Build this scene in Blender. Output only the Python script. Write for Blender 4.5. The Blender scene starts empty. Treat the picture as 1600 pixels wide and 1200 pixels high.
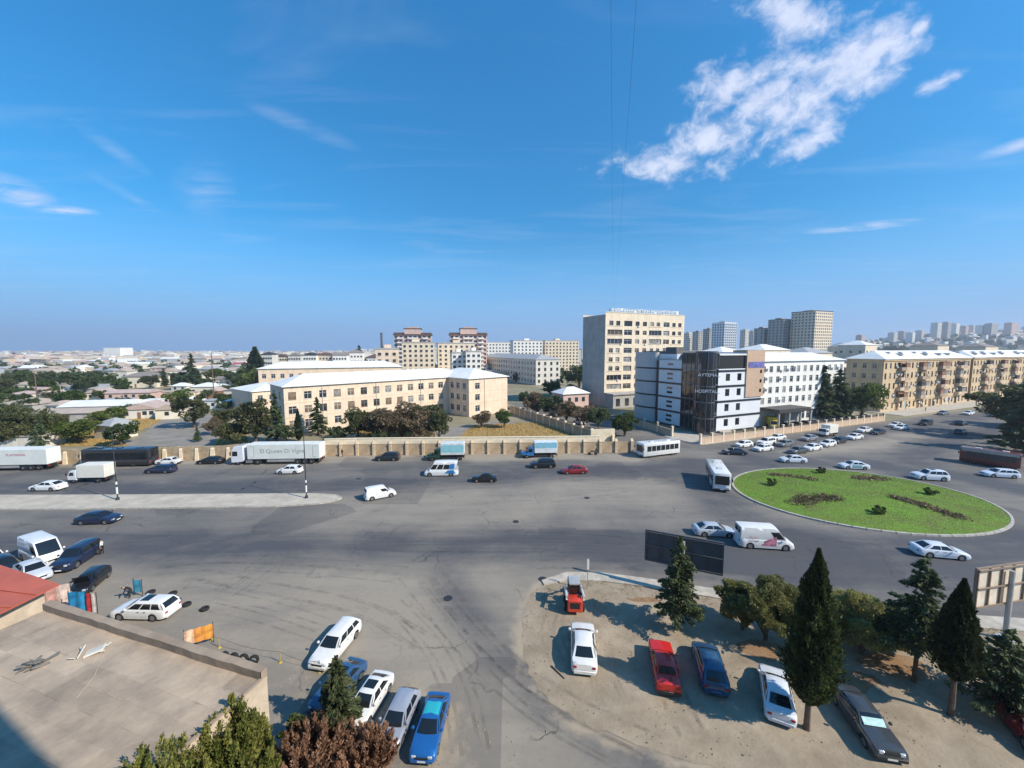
import bpy, bmesh, math, random
import numpy as np
from mathutils import Vector, Matrix, geometry

scene = bpy.context.scene
COL = scene.collection
R = math.radians
rnd = random.Random(7)
npr = np.random.default_rng(11)

# ------------------------------------------------------------------ camera
F_PX, CAM_H, HORIZON = 620.0, 22.0, 545.0          # focal length in photo pixels, eye height, eye-level row
PITCH = math.atan((600.0 - HORIZON) / F_PX)
cam_data = bpy.data.cameras.new('camera')
cam_data.sensor_width = 36.0
cam_data.lens = F_PX / 1600.0 * 36.0
cam_data.clip_start = 0.1
cam_data.clip_end = 30000.0
cam = bpy.data.objects.new('camera', cam_data)
COL.objects.link(cam)
cam.location = (0, 0, CAM_H)
cam.rotation_euler = (math.pi / 2 - PITCH, 0, 0)
scene.camera = cam

# ------------------------------------------------------------------ sun and sky
SUN_AZ, SUN_EL = R(-25.0), R(38.0)                 # azimuth measured from +X towards +Y
sun_dir = Vector((math.cos(SUN_AZ) * math.cos(SUN_EL), math.sin(SUN_AZ) * math.cos(SUN_EL), math.sin(SUN_EL)))
sun_data = bpy.data.lights.new('sun', 'SUN')
sun_data.energy = 4.9
sun_data.angle = R(0.5)
sun_data.color = (1.0, 0.90, 0.75)
sun = bpy.data.objects.new('sun', sun_data)
COL.objects.link(sun)
sun.rotation_euler = sun_dir.to_track_quat('Z', 'Y').to_euler()
sun.location = (60, -40, 90)

SKY_STRENGTH = 0.105
world = bpy.data.worlds.new('World')
scene.world = world
world.use_nodes = True


def sky_nodes():
    nt = world.node_tree
    nt.nodes.clear()
    N, L = nt.nodes.new, nt.links.new
    out = N('ShaderNodeOutputWorld')
    bg = N('ShaderNodeBackground')
    bg.inputs['Strength'].default_value = SKY_STRENGTH
    L(bg.outputs[0], out.inputs[0])
    sky = N('ShaderNodeTexSky')
    sky.sky_type = 'NISHITA'
    sky.sun_disc = False
    sky.sun_elevation = SUN_EL
    sky.sun_rotation = math.pi / 2 - SUN_AZ
    sky.altitude = 200.0
    sky.air_density = 1.0
    sky.dust_density = 0.35
    sky.ozone_density = 3.0
    hsv = N('ShaderNodeHueSaturation')
    hsv.inputs['Hue'].default_value = 0.497
    hsv.inputs['Saturation'].default_value = 1.06
    hsv.inputs['Value'].default_value = 1.0
    tint = N('ShaderNodeMix'); tint.data_type = 'RGBA'; tint.blend_type = 'MULTIPLY'
    tint.inputs['Factor'].default_value = 1.0
    tint.inputs['B'].default_value = (.43, 1.0, 1.28, 1)
    L(sky.outputs[0], tint.inputs['A'])
    L(tint.outputs['Result'], hsv.inputs['Color'])
    # moist air towards the horizon, the same all round
    tc0 = N('ShaderNodeTexCoord'); sp0 = N('ShaderNodeSeparateXYZ'); L(tc0.outputs['Generated'], sp0.inputs[0])
    hzf = N('ShaderNodeMapRange'); hzf.interpolation_type = 'SMOOTHSTEP'
    hzf.inputs['From Min'].default_value = 0.0; hzf.inputs['From Max'].default_value = 0.30
    hzf.inputs['To Min'].default_value = 0.97; hzf.inputs['To Max'].default_value = 0.0
    L(sp0.outputs[2], hzf.inputs['Value'])
    air = N('ShaderNodeMix'); air.data_type = 'RGBA'
    air.inputs['B'].default_value = (1.95, 3.6, 6.6, 1)
    zen = N('ShaderNodeMapRange'); zen.inputs['From Min'].default_value = .25; zen.inputs['From Max'].default_value = .75
    zen.inputs['To Min'].default_value = 1.0; zen.inputs['To Max'].default_value = 1.42
    L(sp0.outputs[2], zen.inputs['Value'])
    lift = N('ShaderNodeVectorMath'); lift.operation = 'SCALE'
    L(hsv.outputs[0], lift.inputs[0]); L(zen.outputs[0], lift.inputs['Scale'])
    L(hzf.outputs[0], air.inputs['Factor']); L(lift.outputs[0], air.inputs['A'])
    # the cloud layer: where a view ray meets a level sheet of air at unit height
    tc = N('ShaderNodeTexCoord')
    sep = N('ShaderNodeSeparateXYZ')
    L(tc.outputs['Generated'], sep.inputs[0])

    def math_(op, a, b=None, c=None, clamp=False):
        m = N('ShaderNodeMath'); m.operation = op; m.use_clamp = clamp
        for i, v in enumerate((a, b, c)):
            if v is None:
                continue
            if isinstance(v, (int, float)):
                m.inputs[i].default_value = v
            else:
                L(v, m.inputs[i])
        return m.outputs[0]
    zc = math_('MAXIMUM', sep.outputs[2], 0.02)
    px_ = math_('DIVIDE', sep.outputs[0], zc)
    py_ = math_('DIVIDE', sep.outputs[1], zc)
    comb = N('ShaderNodeCombineXYZ')
    L(px_, comb.inputs[0]); L(py_, comb.inputs[1])

    def sheet_pt(px, py):
        dx, up = px - 800.0, 600.0 - py
        dy = F_PX * math.cos(PITCH) + up * math.sin(PITCH)
        dz = -F_PX * math.sin(PITCH) + up * math.cos(PITCH)
        return np.array((dx / dz, dy / dz))

    def noise(scale, detail, rough, dist=0.0, sx=1.0, sy=1.0, rot=0.0, off=0.0, sphere=False):
        mp = N('ShaderNodeMapping')
        mp.inputs['Scale'].default_value = (sx, sy, 1)
        mp.inputs['Rotation'].default_value = (0, 0, rot)
        mp.inputs['Location'].default_value = (off, off * .7, 0)
        L(tc.outputs['Generated'] if sphere else comb.outputs[0], mp.inputs[0])
        if sphere:
            mp.inputs['Scale'].default_value = (1, 1, 1.35); mp.inputs['Rotation'].default_value = (0, rot, 0)
        n = N('ShaderNodeTexNoise')
        n.inputs['Scale'].default_value = scale
        n.inputs['Detail'].default_value = detail
        n.inputs['Roughness'].default_value = rough
        n.inputs['Distortion'].default_value = dist
        L(mp.outputs[0], n.inputs['Vector'])
        return n.outputs['Fac']

    def blob(cx, cy, ax, ay, ang):
        """an elliptical cloud body: centre and half axes given where it shows, turned into sheet coordinates"""
        c = sheet_pt(cx, cy)
        u = np.array((math.cos(ang), math.sin(ang))); v = np.array((-u[1], u[0]))
        e1 = sheet_pt(*(np.array((cx, cy)) + u * 4)) - c
        e2 = sheet_pt(*(np.array((cx, cy)) + v * 4)) - c
        A = np.linalg.inv(np.stack((e1 / 4 * ax, e2 / 4 * ay), axis=1))
        x = math_('SUBTRACT', px_, float(c[0])); y = math_('SUBTRACT', py_, float(c[1]))
        a = math_('MULTIPLY_ADD', x, float(A[0, 0]), math_('MULTIPLY', y, float(A[0, 1])))
        b = math_('MULTIPLY_ADD', x, float(A[1, 0]), math_('MULTIPLY', y, float(A[1, 1])))
        r = math_('SQRT', math_('ADD', math_('MULTIPLY', a, a), math_('MULTIPLY', b, b)))
        return math_('SUBTRACT', 1.0, r)
    front = math_('GREATER_THAN', sep.outputs[2], 0.03)
    main = None
    for b in [(1215, 165, 165, 95, -.35), (1130, 215, 140, 72, -.5), (1045, 255, 125, 34, -.08), (1240, 30, 110, 55, .3),
              (1320, 115, 135, 66, -.3), (1370, 75, 85, 36, -.7), (1250, 230, 75, 36, -.35), (1130, 145, 90, 55, -.6),
              (1465, 132, 66, 20, -.45), (1440, 40, 34, 16, -.7), (1290, 190, 60, 40, -.5)]:
        d = blob(*b)
        main = d if main is None else math_('MAXIMUM', main, d)
    n1 = noise(8.5, 10.0, 0.60, 0.35, rot=.5, sphere=True)
    n2 = noise(26.0, 8.0, 0.62, 0.3, off=3.1, rot=.4, sphere=True)
    den = math_('ADD', main, math_('MULTIPLY', math_('SUBTRACT', n1, 0.5), 2.1))
    den = math_('ADD', den, math_('MULTIPLY', math_('SUBTRACT', n2, 0.5), 1.9))
    ss = N('ShaderNodeMapRange'); ss.interpolation_type = 'SMOOTHSTEP'
    ss.inputs['From Min'].default_value = 0.02; ss.inputs['From Max'].default_value = 1.05
    L(den, ss.inputs['Value'])
    thick = ss.outputs[0]
    wisps = None
    for b in [(30, 305, 80, 26, .35), (95, 328, 70, 9, .1), (1350, 354, 110, 8, -.1), (1590, 228, 80, 12, -.3), (480, 200, 110, 16, .4),
              (320, 300, 60, 50, .6), (180, 235, 80, 14, .6), (200, 305, 70, 10, .5)]:
        d = blob(*b)
        k = .85 if b[0] in (30, 1350, 1590, 95) else 0.22
        d = math_('MULTIPLY', math_('MAXIMUM', d, 0.0), k)
        wisps = d if wisps is None else math_('MAXIMUM', wisps, d)
    n3 = noise(5.5, 7.0, 0.6, 0.6, sx=.5, sy=1.3, rot=-.5, off=1.7)
    wisps = math_('MULTIPLY', wisps, math_('MULTIPLY', math_('SUBTRACT', n3, 0.34), 3.4), clamp=True)
    cir = math_('MULTIPLY', math_('SUBTRACT', noise(1.3, 8.0, .6, 1.0, sx=.4, sy=1.5, rot=.6, off=8.0), 0.52), 0.5, clamp=True)
    cov = math_('MULTIPLY', thick, 0.84)
    cov = math_('MAXIMUM', cov, wisps)
    cov = math_('ADD', cov, cir, clamp=True)
    cov = math_('MULTIPLY', cov, front)
    ccol = N('ShaderNodeMix'); ccol.data_type = 'RGBA'
    ccol.inputs['A'].default_value = (4.2, 4.9, 6.9, 1)
    ccol.inputs['B'].default_value = (8.0, 8.2, 9.2, 1)
    L(n2, ccol.inputs['Factor'])
    mix = N('ShaderNodeMix'); mix.data_type = 'RGBA'
    L(cov, mix.inputs['Factor'])
    L(air.outputs['Result'], mix.inputs['A'])
    L(ccol.outputs['Result'], mix.inputs['B'])
    L(mix.outputs['Result'], bg.inputs['Color'])


sky_nodes()
scene.view_settings.view_transform = 'Standard'
scene.view_settings.look = 'None'
scene.view_settings.gamma = 1.0
scene.view_settings.exposure = 0.31
scene.view_settings.use_curve_mapping = False
scene.render.engine = 'CYCLES'
scene.cycles.use_denoising = True
scene.cycles.max_bounces = 5
scene.cycles.diffuse_bounces = 3
scene.cycles.glossy_bounces = 2
scene.cycles.transmission_bounces = 2
scene.cycles.volume_bounces = 0
scene.cycles.transparent_max_bounces = 6
scene.cycles.caustics_reflective = False
scene.cycles.caustics_refractive = False

# ------------------------------------------------------------------ helpers


def _dir(px, py):
    dx, dy = px - 800.0, py - 600.0
    return Vector((dx, F_PX * math.cos(PITCH) - dy * math.sin(PITCH), -F_PX * math.sin(PITCH) - dy * math.cos(PITCH)))


def G(px, py, z=0.0):
    """the point at height z of the place that the photograph shows at this pixel"""
    d = _dir(px, py)
    t = (z - CAM_H) / d.z
    return Vector((d.x * t, d.y * t, z))


def D(px, py, dist):
    """the point at a given distance ahead that the photograph shows at this pixel"""
    d = _dir(px, py)
    t = dist / d.y
    return Vector((d.x * t, dist, CAM_H + d.z * t))


def tag(o, label=None, cat=None, group=None, kind=None):
    if label: o['label'] = label
    if cat: o['category'] = cat
    if group: o['group'] = group
    if kind: o['kind'] = kind
    return o


def link(name, data, parent=None, loc=(0, 0, 0), rz=0.0):
    o = bpy.data.objects.new(name, data)
    COL.objects.link(o)
    o.parent = parent
    o.location = loc
    if rz:
        o.rotation_euler = (0, 0, rz)
    return o


def thing(name, label, cat, loc=(0, 0, 0), rz=0.0, group=None):
    o = link(name, None, None, loc, rz)
    o.empty_display_size = 0.3
    return tag(o, label, cat, group)


class MB:
    """collects faces; build() links them as one mesh object"""

    def __init__(self):
        self.v, self.f, self.m = [], [], []
        self.smooth_from = None

    def add(self, verts, faces, mi=0):
        b = len(self.v)
        self.v += [tuple(p) for p in verts]
        self.f += [tuple(i + b for i in q) for q in faces]
        self.m += [mi] * len(faces)
        return self

    def box(self, x0, x1, y0, y1, z0, z1, mi=0, M=None):
        vs = [(x0, y0, z0), (x1, y0, z0), (x1, y1, z0), (x0, y1, z0), (x0, y0, z1), (x1, y0, z1), (x1, y1, z1), (x0, y1, z1)]
        if M is not None:
            vs = [M @ Vector(p) for p in vs]
        return self.add(vs, [(0, 3, 2, 1), (4, 5, 6, 7), (0, 1, 5, 4), (1, 2, 6, 5), (2, 3, 7, 6), (3, 0, 4, 7)], mi)

    def bbox(self, x0, x1, y0, y1, z0, z1, b=.03, mi=0, M=None):
        """a box whose upright and top edges are bevelled"""
        def ring(i, z):
            c = b * .9
            return [(x0 + i + c, y0 + i, z), (x1 - i - c, y0 + i, z), (x1 - i, y0 + i + c, z), (x1 - i, y1 - i - c, z),
                    (x1 - i - c, y1 - i, z), (x0 + i + c, y1 - i, z), (x0 + i, y1 - i - c, z), (x0 + i, y0 + i + c, z)]
        rings = [ring(0, z0), ring(0, z1 - b), ring(b, z1)]
        if M is not None:
            rings = [[M @ Vector(p) for p in r] for r in rings]
        return self.loft(rings, True, True, mi)

    def quad(self, a, b, c, d, mi=0):
        return self.add([a, b, c, d], [(0, 1, 2, 3)], mi)

    def loft(self, rings, closed=True, cap=True, mi=0):
        n = len(rings[0])
        vs = [p for r in rings for p in r]
        fs = []
        for i in range(len(rings) - 1):
            for j in range(n if closed else n - 1):
                k = (j + 1) % n
                fs.append((i * n + j, i * n + k, (i + 1) * n + k, (i + 1) * n + j))
        if cap and closed:
            fs.append(tuple(range(n - 1, -1, -1)))
            fs.append(tuple((len(rings) - 1) * n + j for j in range(n)))
        return self.add(vs, fs, mi)

    def grid(self, P, mi=0):
        """P[i][j] rows of points"""
        n, m = len(P), len(P[0])
        return self.add([p for r in P for p in r],
                        [(i * m + j, i * m + j + 1, (i + 1) * m + j + 1, (i + 1) * m + j) for i in range(n - 1) for j in range(m - 1)], mi)

    def tube(self, pts, rad, n=8, mi=0, cap=True):
        pts = [Vector(p) for p in pts]
        if isinstance(rad, (int, float)):
            rad = [rad] * len(pts)
        rings = []
        for i, p in enumerate(pts):
            t = (pts[min(i + 1, len(pts) - 1)] - pts[max(i - 1, 0)]).normalized()
            a = Vector((0, 0, 1)) if abs(t.z) < .9 else Vector((1, 0, 0))
            u = t.cross(a).normalized(); w = t.cross(u).normalized()
            rings.append([p + (u * math.cos(2 * math.pi * k / n) + w * math.sin(2 * math.pi * k / n)) * rad[i] for k in range(n)])
        return self.loft(rings, True, cap, mi)

    def disc(self, c, axis, r0, r1, w, n=16, mi=0, steps=None):
        """a lathe about an axis in x, y or z"""
        steps = steps or [(0, r0), (w, r1)]
        rings = []
        for off, r in steps:
            ring = []
            for k in range(n):
                a = 2 * math.pi * k / n
                q = (math.cos(a) * r, math.sin(a) * r)
                if axis == 'y': p = (c[0] + q[0], c[1] + off, c[2] + q[1])
                elif axis == 'x': p = (c[0] + off, c[1] + q[0], c[2] + q[1])
                else: p = (c[0] + q[0], c[1] + q[1], c[2] + off)
                ring.append(p)
            rings.append(ring)
        return self.loft(rings, True, True, mi)

    def mesh(self, name, mats=(), smooth=False, fix=True, merge=0.0):
        me = bpy.data.meshes.new(name)
        me.from_pydata(self.v, [], self.f)
        for m in mats:
            me.materials.append(m)
        if any(self.m):
            me.polygons.foreach_set('material_index', self.m)
        if fix or merge:
            bm = bmesh.new(); bm.from_mesh(me)
            if merge:
                bmesh.ops.remove_doubles(bm, verts=bm.verts, dist=merge)
            if fix:
                bmesh.ops.recalc_face_normals(bm, faces=bm.faces)
            bm.to_mesh(me); bm.free()
        if smooth:
            me.polygons.foreach_set('use_smooth', [True] * len(me.polygons))
            try:
                me.set_sharp_from_angle(angle=R(38))
            except Exception:
                pass
        me.update()
        return me

    def build(self, name, mats, parent=None, loc=(0, 0, 0), rz=0.0, smooth=False, fix=True, merge=0.0):
        if not isinstance(mats, (list, tuple)):
            mats = (mats,)
        return link(name, self.mesh(name, mats, smooth, fix, merge), parent, loc, rz)


def set_mat(o, m, slot=0):
    """give this object its own material on a mesh it shares with others"""
    o.material_slots[slot].link = 'OBJECT'
    o.material_slots[slot].material = m


# ------------------------------------------------------------------ materials
MATS = {}


def pmat(name, col, rough=0.6, metal=0.0, var=0.12, scale=1.2, detail=4.0, bump=0.0, bscale=20.0, spec=0.5, coat=0.0, col2=None,
         rand=0.0, coords='Object', trans=0.0, streak=0.0):
    """principled material: a base colour, mottled by noise towards a darker or second colour, fine relief, tone by object"""
    if name in MATS:
        return MATS[name]
    m = bpy.data.materials.new(name); MATS[name] = m
    m.use_nodes = True
    nt = m.node_tree
    N, L = nt.nodes.new, nt.links.new
    b = nt.nodes['Principled BSDF']
    b.inputs['Roughness'].default_value = rough
    b.inputs['Metallic'].default_value = metal
    b.inputs['Specular IOR Level'].default_value = spec
    b.inputs['Coat Weight'].default_value = coat
    b.inputs['Coat Roughness'].default_value = 0.06
    c1 = tuple(col) + (1,)
    tc = N('ShaderNodeTexCoord')
    src = tc.outputs[coords]
    cur = None
    if var > 0 or col2 is not None:
        n = N('ShaderNodeTexNoise')
        n.inputs['Scale'].default_value = scale
        n.inputs['Detail'].default_value = detail
        n.inputs['Roughness'].default_value = 0.62
        L(src, n.inputs['Vector'])
        rp = N('ShaderNodeValToRGB')
        rp.color_ramp.elements[0].position = 0.30
        rp.color_ramp.elements[1].position = 0.70
        c2 = (tuple(col2) + (1,)) if col2 is not None else tuple(max(0, c * (1 - 1.6 * var)) for c in col) + (1,)
        rp.color_ramp.elements[0].color = c2
        rp.color_ramp.elements[1].color = tuple(min(1, c * (1 + var)) for c in col) + (1,) if col2 is None else c1
        L(n.outputs['Fac'], rp.inputs[0])
        cur = rp.outputs[0]
    if streak > 0:
        mp = N('ShaderNodeMapping'); mp.inputs['Scale'].default_value = (1.3, 1.3, .10)
        L(src, mp.inputs[0])
        ns = N('ShaderNodeTexNoise'); ns.inputs['Scale'].default_value = 1.4; ns.inputs['Detail'].default_value = 6.0; ns.inputs['Roughness'].default_value = .7
        L(mp.outputs[0], ns.inputs['Vector'])
        rs_ = N('ShaderNodeMapRange'); rs_.inputs['From Min'].default_value = .48; rs_.inputs['From Max'].default_value = .72; rs_.inputs['To Max'].default_value = streak
        L(ns.outputs['Fac'], rs_.inputs['Value'])
        ms_ = N('ShaderNodeMix'); ms_.data_type = 'RGBA'; ms_.blend_type = 'MULTIPLY'
        ms_.inputs['B'].default_value = (.60, .55, .50, 1)
        L(rs_.outputs[0], ms_.inputs['Factor'])
        if cur: L(cur, ms_.inputs['A'])
        else: ms_.inputs['A'].default_value = c1
        cur = ms_.outputs['Result']
    if rand > 0:
        oi = N('ShaderNodeObjectInfo')
        mr = N('ShaderNodeMapRange')
        mr.inputs['To Min'].default_value = 1 - rand; mr.inputs['To Max'].default_value = 1 + rand
        L(oi.outputs['Random'], mr.inputs['Value'])
        h = N('ShaderNodeHueSaturation')
        L(mr.outputs[0], h.inputs['Value'])
        if cur: L(cur, h.inputs['Color'])
        else: h.inputs['Color'].default_value = c1
        cur = h.outputs[0]
    if cur: L(cur, b.inputs['Base Color'])
    else: b.inputs['Base Color'].default_value = c1
    if bump > 0:
        n2 = N('ShaderNodeTexNoise')
        n2.inputs['Scale'].default_value = bscale
        n2.inputs['Detail'].default_value = 5.0
        L(src, n2.inputs['Vector'])
        bp = N('ShaderNodeBump')
        bp.inputs['Strength'].default_value = bump
        bp.inputs['Distance'].default_value = 0.05
        L(n2.outputs['Fac'], bp.inputs['Height'])
        L(bp.outputs[0], b.inputs['Normal'])
    return m


def leaf_mat(name, col, col2, rough=0.65, trans=0.25):
    """foliage: each leaf between two greens by its own tint value; some light passes through"""
    if name in MATS:
        return MATS[name]
    m = bpy.data.materials.new(name); MATS[name] = m
    m.use_nodes = True
    nt = m.node_tree
    N, L = nt.nodes.new, nt.links.new
    b = nt.nodes['Principled BSDF']
    b.inputs['Roughness'].default_value = rough
    b.inputs['Specular IOR Level'].default_value = 0.25
    at = N('ShaderNodeAttribute'); at.attribute_name = 'tint'
    mx = N('ShaderNodeMix'); mx.data_type = 'RGBA'
    mx.inputs['A'].default_value = tuple(col) + (1,); mx.inputs['B'].default_value = tuple(col2) + (1,)
    L(at.outputs['Fac'], mx.inputs['Factor'])
    oi = N('ShaderNodeObjectInfo')
    mr = N('ShaderNodeMapRange'); mr.inputs['To Min'].default_value = .8; mr.inputs['To Max'].default_value = 1.2
    L(oi.outputs['Random'], mr.inputs['Value'])
    h = N('ShaderNodeHueSaturation'); L(mr.outputs[0], h.inputs['Value']); L(mx.outputs['Result'], h.inputs['Color'])
    L(h.outputs[0], b.inputs['Base Color'])
    tr = N('ShaderNodeBsdfTranslucent'); L(h.outputs[0], tr.inputs['Color'])
    ms = N('ShaderNodeMixShader'); ms.inputs[0].default_value = trans
    L(b.outputs[0], ms.inputs[1]); L(tr.outputs[0], ms.inputs[2])
    L(ms.outputs[0], nt.nodes['Material Output'].inputs[0])
    return m


def paint(col, metal=0.0, rough=0.28):
    key = 'car_paint_%03d_%03d_%03d' % tuple(int(c * 999) for c in col)
    return pmat(key, col, rough=rough, metal=metal, var=0.05, scale=2.0, coat=0.7, spec=0.5)


GLASS = pmat('dark_car_glass', (0.012, 0.015, 0.018), rough=0.06, var=0, spec=0.7)
TYRE = pmat('tyre_rubber', (0.018, 0.018, 0.019), rough=0.85, var=0.1)
RIM = pmat('wheel_alloy', (0.42, 0.43, 0.45), rough=0.35, metal=0.8, var=0.05)
BLACKP = pmat('black_plastic', (0.02, 0.02, 0.022), rough=0.6, var=0.1)
LAMP = pmat('clear_lamp_glass', (0.62, 0.66, 0.7), rough=0.12, metal=0.3, var=0)
TAIL = pmat('red_lamp_glass', (0.35, 0.02, 0.02), rough=0.15, var=0)
PLATE = pmat('number_plate_white', (0.75, 0.75, 0.72), rough=0.4, var=0.03)
CHROME = pmat('bright_trim', (0.6, 0.6, 0.6), rough=0.2, metal=0.9, var=0)
WIN_GLASS = pmat('window_glass', (0.035, 0.045, 0.055), rough=0.08, var=0.35, scale=.8, spec=0.8)
WIN_WHITE = pmat('white_window_frame', (0.72, 0.72, 0.70), rough=0.5, var=0.06)
# ------------------------------------------------------------------ the ground, roads and pavements


def inside(pts, poly):
    x, y = pts[:, 0], pts[:, 1]
    res = np.zeros(len(pts), bool)
    n = len(poly)
    for i in range(n):
        x0, y0 = poly[i]; x1, y1 = poly[(i + 1) % n]
        if y0 == y1:
            continue
        c = ((y0 > y) != (y1 > y)) & (x < (x1 - x0) * (y - y0) / (y1 - y0) + x0)
        res ^= c
    return res


def line_dist(P, line):
    d = np.full(len(P), 1e9)
    for (a, b) in zip(line[:-1], line[1:]):
        a, b = np.array(a, float), np.array(b, float)
        ab = b - a
        t = np.clip(((P - a) @ ab) / max(1e-9, ab @ ab), 0, 1)
        d = np.minimum(d, np.linalg.norm(P - (a + t[:, None] * ab), axis=1))
    return d


def densify(poly, step):
    out = []
    for i, p in enumerate(poly):
        q = poly[(i + 1) % len(poly)]
        n = max(1, int(math.hypot(q[0] - p[0], q[1] - p[1]) / step))
        out += [(p[0] + (q[0] - p[0]) * k / n, p[1] + (q[1] - p[1]) * k / n) for k in range(n)]
    return out


def sheet(name, poly, z, spacing, mat, attrs=None, jitter=0.0, kind='structure', relief=None):
    """a flat piece of ground inside an outline, triangulated finely enough to carry wear values"""
    poly = densify([tuple(p[:2]) for p in poly], spacing)
    if jitter:
        poly = [(x + rnd.uniform(-jitter, jitter), y + rnd.uniform(-jitter, jitter)) for x, y in poly]
    A = np.array(poly)
    lo, hi = A.min(0), A.max(0)
    gx, gy = np.meshgrid(np.arange(lo[0], hi[0], spacing), np.arange(lo[1], hi[1], spacing))
    P = np.stack((gx.ravel(), gy.ravel()), 1) + npr.uniform(-.25, .25, (gx.size, 2)) * spacing
    P = P[inside(P, poly)]
    P = P[line_dist(P, poly + [poly[0]]) > spacing * .45] if len(P) * len(poly) < 6e7 else P
    co = [Vector(p) for p in poly] + [Vector(p) for p in P]
    n = len(poly)
    v, e, f, *_ = geometry.delaunay_2d_cdt(co, [], [list(range(n))], 1, 1e-4)
    V = np.array([(p.x, p.y) for p in v])
    zz = np.full(len(V), z)
    if relief is not None:
        zz = zz + relief(V)
    me = bpy.data.meshes.new(name)
    me.from_pydata(np.column_stack((V, zz)).tolist(), [], [list(t) for t in f])
    me.materials.append(mat)
    if attrs:
        for k, fn in attrs.items():
            a = me.attributes.new(k, 'FLOAT', 'POINT')
            a.data.foreach_set('value', np.clip(fn(V), 0, 1).astype(np.float32))
    bm = bmesh.new(); bm.from_mesh(me)
    for fc in bm.faces:
        if fc.normal.z < 0:
            fc.normal_flip()
    bm.to_mesh(me); bm.free()
    if relief is not None:
        me.polygons.foreach_set('use_smooth', [True] * len(me.polygons))
    o = link(name, me)
    return tag(o, kind=kind)


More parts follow.
